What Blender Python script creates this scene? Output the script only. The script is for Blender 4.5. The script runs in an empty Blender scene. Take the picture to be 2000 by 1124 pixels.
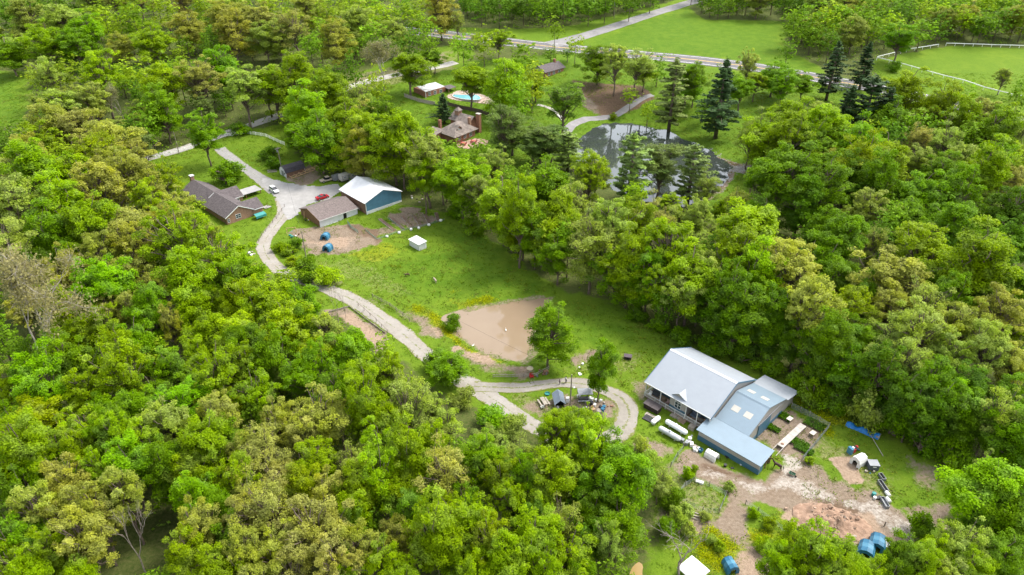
import bpy, math, random
import numpy as np
from mathutils import Vector, Matrix
rng = np.random.default_rng(7); random.seed(7)
R = math.radians
sc = bpy.context.scene
COL = sc.collection

# ------------------------------------------------------------------ camera, sky, sun, exposure
CAM_H, PITCH, FPX = 92.0, R(31.0), 2000*24/36
cam_d = bpy.data.cameras.new('camera'); cam = bpy.data.objects.new('camera', cam_d); COL.objects.link(cam)
cam.location = (0, 0, CAM_H); cam.rotation_euler = (R(90)-PITCH, 0, 0)
cam_d.lens = 24; cam_d.sensor_width = 36; cam_d.clip_start = 1; cam_d.clip_end = 4000
sc.camera = cam
SUN_EL, SUN_AZ = R(57), R(62)          # azimuth from +Y towards +X: light comes from the upper right
w = bpy.data.worlds.new('World'); sc.world = w; w.use_nodes = True
nt = w.node_tree; bg = nt.nodes['Background']
sky = nt.nodes.new('ShaderNodeTexSky'); sky.sky_type = 'NISHITA'; sky.sun_disc = False
sky.sun_elevation = SUN_EL; sky.sun_rotation = SUN_AZ; sky.air_density = 1.0; sky.dust_density = 2.5; sky.ozone_density = 1.0
hsv = nt.nodes.new('ShaderNodeHueSaturation'); hsv.inputs['Saturation'].default_value = 0.35      # bright thin overcast
nt.links.new(sky.outputs[0], hsv.inputs['Color']); nt.links.new(hsv.outputs[0], bg.inputs[0]); bg.inputs[1].default_value = 0.15
sd = bpy.data.lights.new('sun', 'SUN'); sun = bpy.data.objects.new('sun', sd); COL.objects.link(sun)
sd.energy = 1.15; sd.angle = R(14); sd.color = (1.0, 0.95, 0.87)
sdir = Vector((math.sin(SUN_AZ)*math.cos(SUN_EL), math.cos(SUN_AZ)*math.cos(SUN_EL), math.sin(SUN_EL)))
sun.rotation_euler = (-sdir).to_track_quat('-Z', 'Y').to_euler(); sun.location = (150, 100, 250)
vs = sc.view_settings; vs.view_transform = 'Standard'; vs.look = 'None'; vs.gamma = 1; vs.use_curve_mapping = False
vs.exposure = 1.76
sc.cycles.use_denoising = True
try: sc.cycles.denoiser = 'OPENIMAGEDENOISE'
except Exception: pass
sc.cycles.max_bounces = 6; sc.cycles.diffuse_bounces = 3; sc.cycles.transmission_bounces = 3; sc.cycles.glossy_bounces = 2
sc.cycles.transparent_max_bounces = 6; sc.cycles.caustics_reflective = False; sc.cycles.caustics_refractive = False

# ------------------------------------------------------------------ survey: terrain and picture-to-ground
def zt(y):                                # the land is flat by the barns and climbs gently towards the highway
    return 0.095*12*np.logaddexp(0, (np.asarray(y, float)-200)/12)
def G(px, py, h=0.0):
    u = (px-1000)/FPX; v = (py-562)/FPX; c, s = math.cos(PITCH), math.sin(PITCH)
    d = np.array([u, c-v*s, -s-v*c]); lo, hi = 10., 3000.
    for _ in range(48):
        m = (lo+hi)/2
        if CAM_H+d[2]*m > zt(d[1]*m)+h: lo = m
        else: hi = m
    return Vector((d[0]*lo, d[1]*lo, CAM_H+d[2]*lo))
def PX(p):
    x, y, z = p; z = z-CAM_H; c, s = math.cos(PITCH), math.sin(PITCH); d = y*c-z*s
    return 1000+FPX*x/d, 562-FPX*(y*s+z*c)/d, FPX/d
def ZT(y): return float(zt(y))
def poly(pts): return np.array([G(*q)[:2] for q in pts])

# ------------------------------------------------------------------ materials
MATS = {}
def mat(name, col, rough=0.7, var=0.12, scale=3.0, bump=0.0, bscale=None, metal=0.0, col2=None, spec=0.4, stretch=None):
    if name in MATS: return MATS[name]
    m = bpy.data.materials.new(name); m.use_nodes = True; n = m.node_tree; b = n.nodes['Principled BSDF']
    b.inputs['Roughness'].default_value = rough; b.inputs['Metallic'].default_value = metal
    b.inputs['Specular IOR Level'].default_value = spec
    tc = n.nodes.new('ShaderNodeTexCoord'); mp = n.nodes.new('ShaderNodeMapping')
    if stretch: mp.inputs['Scale'].default_value = stretch
    n.links.new(tc.outputs['Object'], mp.inputs[0])
    no = n.nodes.new('ShaderNodeTexNoise'); no.inputs['Scale'].default_value = scale; no.inputs['Detail'].default_value = 5; no.inputs['Roughness'].default_value = 0.65
    n.links.new(mp.outputs[0], no.inputs['Vector'])
    rp = n.nodes.new('ShaderNodeValToRGB'); c2 = col2 or tuple(c*(1-2*var) for c in col); c1 = col if col2 else tuple(min(1, c*(1+1.2*var)) for c in col)
    rp.color_ramp.elements[0].position = 0.3; rp.color_ramp.elements[1].position = 0.7
    rp.color_ramp.elements[0].color = (*c2, 1); rp.color_ramp.elements[1].color = (*c1, 1)
    n.links.new(no.outputs[0], rp.inputs[0]); n.links.new(rp.outputs[0], b.inputs['Base Color'])
    if bump:
        n2 = n.nodes.new('ShaderNodeTexNoise'); n2.inputs['Scale'].default_value = bscale or scale*4; n2.inputs['Detail'].default_value = 4
        bp = n.nodes.new('ShaderNodeBump'); bp.inputs['Strength'].default_value = bump; bp.inputs['Distance'].default_value = 0.1
        n.links.new(mp.outputs[0], n2.inputs['Vector']); n.links.new(n2.outputs[0], bp.inputs['Height']); n.links.new(bp.outputs[0], b.inputs['Normal'])
    MATS[name] = m; return m
def wave_mat(name, col, period, axis='X', rough=0.35, depth=0.03, metal=0.0, var=0.06, col2=None, stripe=0.0):
    """ribbed or boarded sheet: colour with fine relief"""
    m = mat(name, col, rough, var, 0.6, metal=metal, col2=col2); n = m.node_tree; b = n.nodes['Principled BSDF']
    tc = n.nodes.new('ShaderNodeTexCoord'); wv = n.nodes.new('ShaderNodeTexWave'); wv.bands_direction = axis; wv.wave_profile = 'SAW'
    wv.inputs['Scale'].default_value = 0.314/period*1.0; wv.inputs['Distortion'].default_value = 0
    n.links.new(tc.outputs['Object'], wv.inputs[0])
    bp = n.nodes.new('ShaderNodeBump'); bp.inputs['Strength'].default_value = 0.5; bp.inputs['Distance'].default_value = depth
    n.links.new(wv.outputs['Fac'], bp.inputs['Height']); n.links.new(bp.outputs[0], b.inputs['Normal'])
    return m
def foliage_mat(name, trans=0.48, rough=0.6):
    m = bpy.data.materials.new(name); m.use_nodes = True; n = m.node_tree; b = n.nodes['Principled BSDF']; out = n.nodes['Material Output']
    oi = n.nodes.new('ShaderNodeObjectInfo'); at = n.nodes.new('ShaderNodeAttribute'); at.attribute_name = 'tint'
    mr = n.nodes.new('ShaderNodeMapRange'); mr.inputs[3].default_value = 0.72; mr.inputs[4].default_value = 1.30
    n.links.new(at.outputs['Fac'], mr.inputs[0])
    hs = n.nodes.new('ShaderNodeHueSaturation'); ge = n.nodes.new('ShaderNodeNewGeometry'); nz = n.nodes.new('ShaderNodeTexNoise'); nz.inputs['Scale'].default_value = .35; nz.inputs['Detail'].default_value = 2; n.links.new(ge.outputs['Position'], nz.inputs['Vector'])
    ms = n.nodes.new('ShaderNodeMapRange'); ms.inputs[1].default_value = .3; ms.inputs[2].default_value = .7; ms.inputs[3].default_value = .92; ms.inputs[4].default_value = 1.12; n.links.new(nz.outputs[0], ms.inputs[0]); n.links.new(ms.outputs[0], hs.inputs['Saturation'])
    mh = n.nodes.new('ShaderNodeMapRange'); mh.inputs[3].default_value = 0.506; mh.inputs[4].default_value = 0.497
    n.links.new(at.outputs['Fac'], mh.inputs[0]); n.links.new(mh.outputs[0], hs.inputs['Hue']); n.links.new(mr.outputs[0], hs.inputs['Value']); n.links.new(oi.outputs['Color'], hs.inputs['Color'])
    n.links.new(hs.outputs[0], b.inputs['Base Color']); b.inputs['Roughness'].default_value = rough; b.inputs['Specular IOR Level'].default_value = 0.10
    tr = n.nodes.new('ShaderNodeBsdfTranslucent'); n.links.new(hs.outputs[0], tr.inputs[0])
    mx = n.nodes.new('ShaderNodeMixShader'); mx.inputs[0].default_value = trans
    n.links.new(b.outputs[0], mx.inputs[1]); n.links.new(tr.outputs[0], mx.inputs[2]); n.links.new(mx.outputs[0], out.inputs[0])
    MATS[name] = m; return m
def glass_mat():
    m = mat('window glass', (0.03, 0.045, 0.06), 0.08, 0.05, 1, spec=0.6); return m
FOL = foliage_mat('leaves'); NEEDLE = foliage_mat('needles', 0.12, 0.65)
BARK = mat('bark grey brown', (0.16, 0.12, 0.09), 0.9, 0.3, 2.0, 0.6, 9)
BARKW = mat('bark pale', (0.36, 0.32, 0.26), 0.85, 0.2, 1.2, 0.3, 9)
BARKD = mat('bark dead grey', (0.30, 0.25, 0.21), 0.9, 0.25, 2.0, 0.4, 9)

# ------------------------------------------------------------------ mesh building
class MB:
    def __init__(s): s.v = []; s.f = []
    def add(s, vs, fs):
        o = len(s.v); s.v += [tuple(map(float, p)) for p in vs]; s.f += [tuple(i+o for i in f) for f in fs]; return s
    def box(s, x0, x1, y0, y1, z0, z1):
        return s.add([(x, y, z) for z in (z0, z1) for y in (y0, y1) for x in (x0, x1)],
                     [(0, 2, 3, 1), (4, 5, 7, 6), (0, 1, 5, 4), (2, 6, 7, 3), (0, 4, 6, 2), (1, 3, 7, 5)])
    def obox(s, a, b, wd, ht):                 # bar of section wd x ht from a to b
        a, b = Vector(a), Vector(b); d = (b-a).normalized(); up = Vector((0, 0, 1))
        if abs(d.z) > 0.95: up = Vector((0, 1, 0))
        sd = d.cross(up).normalized(); u2 = sd.cross(d)
        vs = [p+sd*wd/2*i+u2*ht/2*j for p in (a, b) for j in (-1, 1) for i in (-1, 1)]
        return s.add(vs, [(0, 1, 3, 2), (4, 6, 7, 5), (0, 4, 5, 1), (2, 3, 7, 6), (0, 2, 6, 4), (1, 5, 7, 3)])
    def slab(s, top, th, d=(0, 0, -1)):        # planar polygon given thickness along d
        n = len(top); t = [Vector(p) for p in top]; b = [p+Vector(d)*th for p in t]
        return s.add(t+b, [tuple(range(n)), tuple(range(2*n-1, n-1, -1))]+[(i, n+i, n+(i+1) % n, (i+1) % n) for i in range(n)])
    def prism(s, prof, y0, y1, axis='y'):      # profile in (x,z) along y, or (y,z) along x
        mk = (lambda p, t: (p[0], t, p[1])) if axis == 'y' else (lambda p, t: (t, p[0], p[1]))
        n = len(prof); vs = [mk(p, y0) for p in prof]+[mk(p, y1) for p in prof]
        return s.add(vs, [tuple(range(n)), tuple(range(2*n-1, n-1, -1))]+[(i, n+i, n+(i+1) % n, (i+1) % n) for i in range(n)])
    def tube(s, pts, rad, sides=6, cap=True):
        pts = [Vector(p) for p in pts]; n = len(pts); rings = []
        for i, p in enumerate(pts):
            d = (pts[min(i+1, n-1)]-pts[max(i-1, 0)]).normalized(); up = Vector((0, 0, 1)) if abs(d.z) < 0.9 else Vector((1, 0, 0))
            a = d.cross(up).normalized(); b = d.cross(a); r = rad[i] if hasattr(rad, '__len__') else rad
            rings += [p+a*r*math.cos(t*2*math.pi/sides)+b*r*math.sin(t*2*math.pi/sides) for t in range(sides)]
        fs = [(i*sides+k, i*sides+(k+1) % sides, (i+1)*sides+(k+1) % sides, (i+1)*sides+k) for i in range(n-1) for k in range(sides)]
        if cap: fs += [tuple(range(sides-1, -1, -1)), tuple(range((n-1)*sides, n*sides))]
        return s.add(rings, fs)
    def lathe(s, prof, c=(0, 0, 0), sides=12, axis='z'):
        vs = []
        for r, h in prof:
            for k in range(sides):
                a = 2*math.pi*k/sides; q = (r*math.cos(a), r*math.sin(a), h)
                if axis == 'x': q = (h, q[0], q[1])
                if axis == 'y': q = (q[0], h, q[1])
                vs.append((q[0]+c[0], q[1]+c[1], q[2]+c[2]))
        n = len(prof); fs = [(i*sides+k, i*sides+(k+1) % sides, (i+1)*sides+(k+1) % sides, (i+1)*sides+k) for i in range(n-1) for k in range(sides)]
        fs += [tuple(range(sides-1, -1, -1)), tuple(range((n-1)*sides, n*sides))]
        return s.add(vs, fs)
    def loft(s, secs):                          # sections (x, zb, zt, hb, ht) along x: car bodies
        vs = []
        for x, zb, z1, hb, ht in secs: vs += [(x, -hb, zb), (x, hb, zb), (x, ht, z1), (x, -ht, z1)]
        fs = []
        for i in range(len(secs)-1):
            o = i*4
            for k in range(4): fs.append((o+k, o+(k+1) % 4, o+4+(k+1) % 4, o+4+k))
        fs += [(3, 2, 1, 0), tuple(len(vs)-4+k for k in range(4))]
        return s.add(vs, fs)
    def mesh(s, name, m, smooth=False):
        me = bpy.data.meshes.new(name); me.from_pydata(s.v, [], s.f); me.update()
        import bmesh
        bm = bmesh.new(); bm.from_mesh(me); bmesh.ops.recalc_face_normals(bm, faces=bm.faces[:]); bm.to_mesh(me); bm.free()
        if smooth: me.polygons.foreach_set('use_smooth', [True]*len(me.polygons))
        if m: me.materials.append(m)
        return me
    def build(s, name, m, parent=None, smooth=False, label=None, bevel=0):
        o = bpy.data.objects.new(name, s.mesh(name, m, smooth)); COL.objects.link(o)
        if parent: o.parent = parent
        if label: o['label'] = label
        if bevel:
            b = o.modifiers.new('bevel', 'BEVEL'); b.width = bevel; b.segments = 2; b.limit_method = 'ANGLE'
        return o
def empty(name, loc, rz=0):
    o = bpy.data.objects.new(name, None); o.empty_display_size = 0.5; COL.objects.link(o); o.location = loc; o.rotation_euler = (0, 0, rz); return o
def tag(o, label, cat, group=None):
    o['label'] = label; o['category'] = cat
    if group: o['group'] = group
    return o
def thing(name, label, cat, loc, deg=0, group=None): return tag(empty(name, loc, R(deg)), label, cat, group)
def inst(name, me, parent=None, loc=(0, 0, 0), rot=(0, 0, 0), scale=(1, 1, 1)):
    o = bpy.data.objects.new(name, me); COL.objects.link(o); o.location = loc; o.rotation_euler = rot; o.scale = scale
    if parent: o.parent = parent
    return o
def struct(o): o['kind'] = 'structure'; return o
def B(x0, x1, y0, y1, z0, z1): return MB().box(x0, x1, y0, y1, z0, z1)

# ------------------------------------------------------------------ polygon helpers
def inside(P, Q):
    x, y = P[:, 0], P[:, 1]; r = np.zeros(len(P), bool); n = len(Q)
    for i in range(n):
        x0, y0 = Q[i]; x1, y1 = Q[(i+1) % n]
        if y0 == y1: continue
        c = ((y0 > y) != (y1 > y)) & (x < (x1-x0)*(y-y0)/(y1-y0)+x0); r ^= c
    return r
def sdist(P, Q):                               # signed distance, positive inside
    d = np.full(len(P), 1e9); n = len(Q)
    for i in range(n):
        a = Q[i]; e = Q[(i+1) % n]-a; L = max(1e-9, (e*e).sum()); t = np.clip(((P-a)@e)/L, 0, 1)
        q = P-a-t[:, None]*e; d = np.minimum(d, (q*q).sum(1))
    d = np.sqrt(d); return np.where(inside(P, Q), d, -d)
def vnoise(P, sc_, seed=0):                    # smooth value noise, numpy
    r = np.random.default_rng(seed); T = r.random((256, 256)); q = P/sc_; i = np.floor(q).astype(int); f = q-i; f = f*f*(3-2*f)
    g = lambda a, b: T[(i[:, 0]+a) & 255, (i[:, 1]+b) & 255]
    return (g(0, 0)*(1-f[:, 0])+g(1, 0)*f[:, 0])*(1-f[:, 1])+(g(0, 1)*(1-f[:, 0])+g(1, 1)*f[:, 0])*f[:, 1]
def smooth_line(pts, step=1.5):
    P = np.array(pts, float); out = []
    for i in range(len(P)-1):
        p0, p1, p2, p3 = P[max(i-1, 0)], P[i], P[i+1], P[min(i+2, len(P)-1)]
        n = max(2, int(np.linalg.norm(p2[:2]-p1[:2])/step))
        for k in range(n):
            t = k/n; out.append(0.5*((2*p1)+(-p0+p2)*t+(2*p0-5*p1+4*p2-p3)*t*t+(-p0+3*p1-3*p2+p3)*t**3))
    out.append(P[-1]); return np.array(out)
def smooth_poly(Q, it=2):
    Q = np.array(Q, float)
    for _ in range(it):
        N = np.roll(Q, -1, 0); Q = np.stack([Q*.75+N*.25, Q*.25+N*.75], 1).reshape(-1, Q.shape[1])
    return Q
# ------------------------------------------------------------------ ponds (levels) and ground height
def Gz(px, py, z):
    u = (px-1000)/FPX; v = (py-562)/FPX; c, s = math.cos(PITCH), math.sin(PITCH); d = (u, c-v*s, -s-v*c)
    t = (z-CAM_H)/d[2]; return (d[0]*t, d[1]*t)
POND_B = [(866, 622), (880, 612), (905, 606), (960, 597), (1010, 590), (1050, 583), (1086, 579), (1080, 590), (1062, 602), (1050, 630), (1046, 665), (1040, 690), (1026, 707), (1000, 706), (965, 698), (930, 682), (905, 665), (888, 648), (872, 634)]
POND_D = [(1112, 292), (1138, 264), (1168, 244), (1210, 238), (1262, 244), (1312, 260), (1362, 282), (1402, 302), (1432, 325), (1420, 350), (1400, 376), (1370, 398), (1330, 404), (1280, 398), (1230, 388), (1180, 362), (1140, 330)]
POND_S = [(1216, 1150), (1222, 1118), (1240, 1097), (1254, 1094), (1262, 1104), (1256, 1150)]
ponds = [(smooth_poly([Gz(*q, -0.35) for q in POND_B]), -0.35, 5.0), (smooth_poly([Gz(*q, 3.0) for q in POND_D]), 3.0, 20.0), (smooth_poly([Gz(*q, -0.2) for q in POND_S]), -0.2, 2.5)]
def ragged_shore(Q, amp, seed):               # a natural, uneven shoreline
    n_ = np.stack([vnoise(Q, 2.6, seed)-.5, vnoise(Q, 2.6, seed+1)-.5], 1)+.5*np.stack([vnoise(Q, 1.1, seed+2)-.5, vnoise(Q, 1.1, seed+3)-.5], 1); return Q+n_*amp*2
ponds = [(ragged_shore(smooth_poly(Q, 1), am, 60+i*5), lv, bl) for i, ((Q, lv, bl), am) in enumerate(zip(ponds, (1.0, 1.4, .3)))]
def ground_z(P):
    z = zt(P[:, 1]).copy(); z += (vnoise(P, 9, 3)-.5)*.22+(vnoise(P, 2.6, 4)-.5)*.08
    for Q, lv, bl in ponds:
        lo, hi = Q.min(0)-bl-2, Q.max(0)+bl+2; k = np.where((P > lo).all(1) & (P < hi).all(1))[0]
        if len(k) == 0: continue
        d = sdist(P[k], Q); t = np.clip(-d/bl, 0, 1); t = t*t*(3-2*t)
        out = (lv+.12+np.minimum(-d, 2)*.12)*(1-t)+z[k]*t; ins = lv+.12-np.clip(d, 0, 3)*.5
        z[k] = np.where(d > 0, ins, out)
    return z
def ZG(x, y): return float(ground_z(np.array([[x, y]]))[0])
def on(px, py):                                # a spot on the ground as seen in the photograph
    p = G(px, py); return Vector((p.x, p.y, ZG(p.x, p.y)))

# ------------------------------------------------------------------ ground sheet with its covers
def axis_lines(segs):
    out = [segs[0][0]]
    for a, b, st in segs:
        n = max(1, int(round((b-a)/st))); out += list(np.linspace(a, b, n+1)[1:])
    return np.array(out)
XS = axis_lines([(-520, -330, 8), (-330, -140, 2.4), (-140, 140, .72), (140, 330, 2.4), (330, 520, 8)])
YS = axis_lines([(-60, 50, 6), (50, 240, .72), (240, 340, 1.2), (340, 520, 2.2), (520, 900, 10)])
gx, gy = np.meshgrid(XS, YS); GP = np.stack([gx.ravel(), gy.ravel()], 1)
GZ = ground_z(GP); NX, NY = len(XS), len(YS)
cov = np.zeros((len(GP), 4)); cov2 = np.zeros((len(GP), 4)); cov[:, 3] = 1.0     # forest floor until cleared
n1 = vnoise(GP, 3.0, 11)-.5; n2 = vnoise(GP, 1.1, 12)-.5; n3 = vnoise(GP, 8.0, 13)-.5
def paint(arr, ch, pts, soft=2.0, val=1.0, rag=2.0, mode='max'):
    Q = poly(pts); lo, hi = Q.min(0)-soft-rag-2, Q.max(0)+soft+rag+2
    k = np.where((GP > lo).all(1) & (GP < hi).all(1))[0]
    if len(k) == 0: return
    d = sdist(GP[k], Q)+(n1[k]*1.0+n2[k]*.7+n3[k]*.8)*rag; a = np.clip(d/soft+.5, 0, 1)*val
    if mode == 'max': arr[k, ch] = np.maximum(arr[k, ch], a)
    else: arr[k, ch] = arr[k, ch]*(1-a)
FOREST = 3; DIRT = 0; LUSH = 1; YEL = 2
K1 = [(262, 322), (330, 300), (430, 268), (560, 240), (590, 320), (640, 350), (790, 400), (880, 415), (960, 470), (1030, 520), (1090, 560), (1200, 590), (1300, 650), (1420, 690), (1500, 712), (1560, 748), (1640, 800), (1720, 850), (1860, 898), (1960, 940), (1985, 990), (1930, 1010), (1860, 1020), (1840, 1060), (1760, 1150), (1240, 1150), (1290, 1030), (1260, 930), (1180, 880), (1100, 870), (980, 830), (880, 770), (740, 690), (640, 612), (560, 560), (500, 520), (440, 500), (380, 420), (330, 370)]
K2 = [(680, 180), (760, 150), (870, 125), (1000, 112), (1100, 104), (1330, 122), (1600, 160), (1860, 215), (1700, 235), (1520, 230), (1480, 330), (1450, 430), (1400, 450), (1330, 420), (1150, 330), (1000, 335), (850, 335), (780, 270), (700, 225)]
K3 = [(1130, 92), (1230, 44), (1345, 16), (1378, 38), (1545, 42), (1530, 100), (1600, 128), (1620, 155), (1330, 108)]
K4 = [(1690, 120), (1850, 90), (2060, 95), (2060, 245), (1850, 208), (1740, 172)]
K5 = [(-60, 135), (50, 142), (66, 190), (48, 240), (-60, 260)]
K6 = [(870, 52), (1000, 58), (1110, 52), (1345, -5), (1440, -20), (1130, 95), (890, 82)]
K7 = [(640, 172), (760, 118), (885, 85), (930, 105), (870, 150), (700, 190)]
for K in (K1, K2, K3, K4, K5, K6, K7): paint(cov, FOREST, K, 4, 1, 2.5, 'clear')
# lush dark turf
for q in ([(700, 520), (860, 470), (960, 500), (1060, 560), (1040, 582), (900, 600), (800, 580)], K3, K5, [(850, 440), (930, 450), (1010, 520), (930, 520), (860, 470)], [(1100, 590), (1280, 640), (1270, 700), (1110, 690)],
          [(1760, 900), (1880, 925), (1850, 1000), (1790, 1010), (1750, 960)], [(1320, 950), (1390, 940), (1425, 985), (1380, 1005), (1325, 985)], [(1560, 840), (1660, 860), (1720, 900), (1680, 900)], [(1150, 225), (1300, 240), (1470, 310), (1440, 430), (1380, 440), (1430, 320), (1300, 250)], [(430, 300), (540, 290), (560, 330), (500, 330)]):
    paint(cov, LUSH, q, 10, .62, 7)
# yellow wild flowers / buttercup turf
for q in ([(795, 605), (840, 600), (880, 640), (925, 680), (985, 700), (975, 712), (900, 690), (830, 640)], [(660, 490), (780, 470), (800, 500), (700, 520)], [(860, 590), (950, 575), (960, 600), (870, 610)], [(1500, 990), (1480, 960), (1580, 1010), (1560, 1035)], [(1380, 1040), (1450, 1050), (1450, 1124), (1380, 1124)], [(1565, 795), (1620, 815), (1640, 850), (1590, 850)], [(1450, 1030), (1540, 1040), (1540, 1124), (1460, 1124)]):
    paint(cov, YEL, q, 5, .5, 5)
paint(cov, YEL, [(838, 606), (862, 622), (880, 645), (905, 672), (940, 692), (985, 706), (980, 712), (930, 698), (890, 674), (860, 645), (838, 618)], 1.5, 1, .8)
# bare earth, worn patches, garden soil
for q, v in (([(566, 455), (600, 444), (680, 436), (735, 450), (742, 472), (705, 490), (650, 500), (606, 498), (578, 478)], 1), ([(752, 424), (800, 405), (864, 428), (845, 437), (798, 449), (768, 440)], .85), ([(718, 452), (752, 440), (772, 452), (740, 466)], .7),
             ([(556, 344), (615, 322), (650, 340), (632, 350), (582, 365)], .9), ([(636, 606), (682, 598), (752, 655), (760, 690), (720, 690), (690, 655), (655, 635)], 1), ([(1120, 158), (1255, 168), (1280, 192), (1190, 212), (1140, 200)], .9),
             ([(800, 612), (828, 622), (858, 650), (905, 682), (960, 702), (1045, 712), (1060, 735), (1000, 738), (950, 718), (880, 690), (828, 655)], .7), ([(1090, 705), (1160, 680), (1180, 690), (1120, 712)], .8), ([(1010, 796), (1060, 775), (1110, 765), (1205, 790), (1190, 815), (1100, 800), (1040, 818)], .75),
             ([(1478, 855), (1535, 800), (1612, 838), (1576, 890), (1520, 885)], .75), ([(1225, 868), (1265, 856), (1335, 872), (1318, 892), (1250, 885)], .7), ([(1780, 1000), (1850, 985), (1880, 1010), (1840, 1035), (1790, 1020)], .9), ([(1785, 900), (1830, 920), (1825, 965), (1790, 960)], .6), ([(1940, 1010), (2080, 990), (2080, 1100), (1960, 1060)], .9),
             ([(520, 370), (530, 365), (560, 400), (528, 440), (500, 480), (520, 430)], .3), ([(1230, 745), (1290, 730), (1260, 790), (1240, 780)], .6), ([(640, 540), (680, 545), (690, 560), (650, 560)], .5), ([(690, 575), (760, 590), (850, 640), (820, 640), (740, 600)], .45), ([(1440, 318), (1470, 322), (1480, 340), (1425, 345)], .6), ([(690, 150), (760, 130), (870, 100), (880, 125), (700, 170)], .5)):
    paint(cov, DIRT, q, 2.5, v, 2.5)
paint(cov, DIRT, [(1395, 298), (1448, 322), (1424, 372), (1380, 410), (1355, 402), (1410, 345)], 1.5, .9, 1.2)
paint(cov, LUSH, K2, 12, .55, 9)
paint(cov, DIRT, [(858, 622), (880, 606), (960, 592), (1050, 577), (1092, 576), (1066, 604), (1052, 690), (1030, 714), (960, 704), (905, 674), (870, 642)], 1.2, .55, 1.2)
# trampled yard below the barn
paint(cov, DIRT, [(1305, 908), (1345, 876), (1400, 905), (1480, 937), (1530, 912), (1560, 880), (1600, 905), (1640, 935), (1700, 968), (1785, 1020), (1800, 1065), (1735, 1045), (1720, 1070), (1660, 1075), (1600, 1040), (1535, 1005), (1480, 985), (1462, 1040), (1480, 1150), (1400, 1150), (1395, 1040), (1415, 985), (1345, 935)], 2.5, 1, 2.0)
paint(cov, DIRT, [(1290, 985), (1330, 1000), (1400, 1030), (1420, 1060), (1330, 1050), (1290, 1020)], 3, .8, 3)
paint(cov, DIRT, [(1318, 968), (1338, 948), (1358, 938), (1390, 948), (1422, 970), (1404, 1004), (1370, 1002), (1338, 988)], 1.2, 1, 1.0, 'clear')
paint(cov, DIRT, [(1380, 1045), (1425, 1050), (1435, 1150), (1370, 1150)], 3, .9, 3, 'clear')
paint(cov, DIRT, [(1455, 985), (1490, 980), (1540, 1010), (1560, 1050), (1500, 1060), (1462, 1030)], 2, .9, 2, 'clear')
paint(cov, DIRT, [(1410, 940), (1440, 950), (1470, 972), (1445, 985), (1420, 965)], 3, .6, 3, 'clear')
# cov2: 0 pink sand / wood chips, 1 pale gravel dust, 2 dark brown mud, 3 dry straw grass
paint(cov2, 0, [(590, 472), (640, 462), (690, 466), (688, 482), (640, 490), (600, 482)], 3, .8, 2.5)
paint(cov2, 0, [(1614, 893), (1662, 890), (1690, 942), (1660, 948)], .8, 1, .4)
paint(cov2, 0, [(1532, 1005), (1590, 985), (1690, 1010), (1725, 1050), (1690, 1075), (1600, 1045)], 2.0, .9, 2)
paint(cov2, 0, [(640, 620), (690, 608), (748, 660), (745, 685), (700, 655)], 2, .8, 1)
paint(cov2, 0, [(1440, 1095), (1500, 1080), (1520, 1150), (1445, 1150)], 2, .7, 2)
paint(cov2, 0, [(845, 640), (905, 676), (955, 700), (1040, 716), (1035, 726), (940, 706), (880, 685)], 1.5, .8, 2)
paint(cov2, 1, [(1350, 905), (1470, 945), (1560, 925), (1600, 950), (1780, 1025), (1790, 1055), (1690, 1000), (1560, 960), (1480, 965)], 3, .6, 3)
paint(cov2, 1, [(1515, 890), (1560, 895), (1575, 915), (1530, 925)], 1.5, .9, 1)
paint(cov2, 2, [(1340, 905), (1400, 908), (1480, 938), (1470, 944), (1380, 920)], 1.2, .7, 1.5)
paint(cov2, 2, [(1580, 960), (1640, 965), (1700, 1000), (1690, 1040), (1620, 1010)], 4, .65, 4)
paint(cov2, 2, [(650, 438), (730, 440), (760, 470), (735, 475), (700, 455)], 2, .6, 2)
paint(cov2, 2, [(1115, 155), (1260, 165), (1285, 195), (1180, 215)], 4, 1, 3)
paint(cov2, 2, [(1400, 300), (1445, 322), (1420, 370), (1380, 405), (1360, 400), (1410, 345)], 1.5, .8, 1.5)
paint(cov2, 3, [(590, 500), (720, 490), (800, 560), (780, 600), (690, 570), (600, 530)], 8, .42, 8)
paint(cov2, 3, [(1560, 840), (1700, 880), (1760, 960), (1690, 960), (1600, 900)], 5, .55, 5)
paint(cov2, 3, [(1300, 900), (1340, 930), (1440, 1000), (1420, 1050), (1310, 1000), (1260, 930)], 5, .55, 5)
paint(cov2, 3, [(1000, 770), (1200, 770), (1220, 840), (1100, 850), (1010, 810)], 5, .5, 5)
paint(cov2, 3, [(1100, 690), (1280, 680), (1270, 760), (1110, 730)], 5, .45, 5)
paint(cov2, 3, [(660, 165), (880, 100), (900, 130), (690, 190)], 6, .6, 5)
me = bpy.data.meshes.new('ground'); nv = len(GP); me.vertices.add(nv); me.vertices.foreach_set('co', np.column_stack([GP, GZ]).astype(np.float32).ravel())
ii = (np.arange(NY-1)[:, None]*NX+np.arange(NX-1)[None]).ravel(); quads = np.stack([ii, ii+1, ii+1+NX, ii+NX], 1)
me.loops.add(quads.size); me.loops.foreach_set('vertex_index', quads.ravel().astype(np.int32)); me.polygons.add(len(quads)); me.polygons.foreach_set('loop_start', (np.arange(len(quads))*4).astype(np.int32))
me.update(calc_edges=True); me.polygons.foreach_set('use_smooth', np.ones(len(quads), bool))
for nm, arr in (('cover', cov), ('cover2', cov2)):
    a = me.attributes.new(nm, 'FLOAT_COLOR', 'POINT'); a.data.foreach_set('color', arr.astype(np.float32).ravel())
gm = bpy.data.materials.new('meadow and earth'); gm.use_nodes = True; n = gm.node_tree; L = n.links.new; b = n.nodes['Principled BSDF']
b.inputs['Roughness'].default_value = 0.95; b.inputs['Specular IOR Level'].default_value = 0.1
tc = n.nodes.new('ShaderNodeTexCoord')
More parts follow.
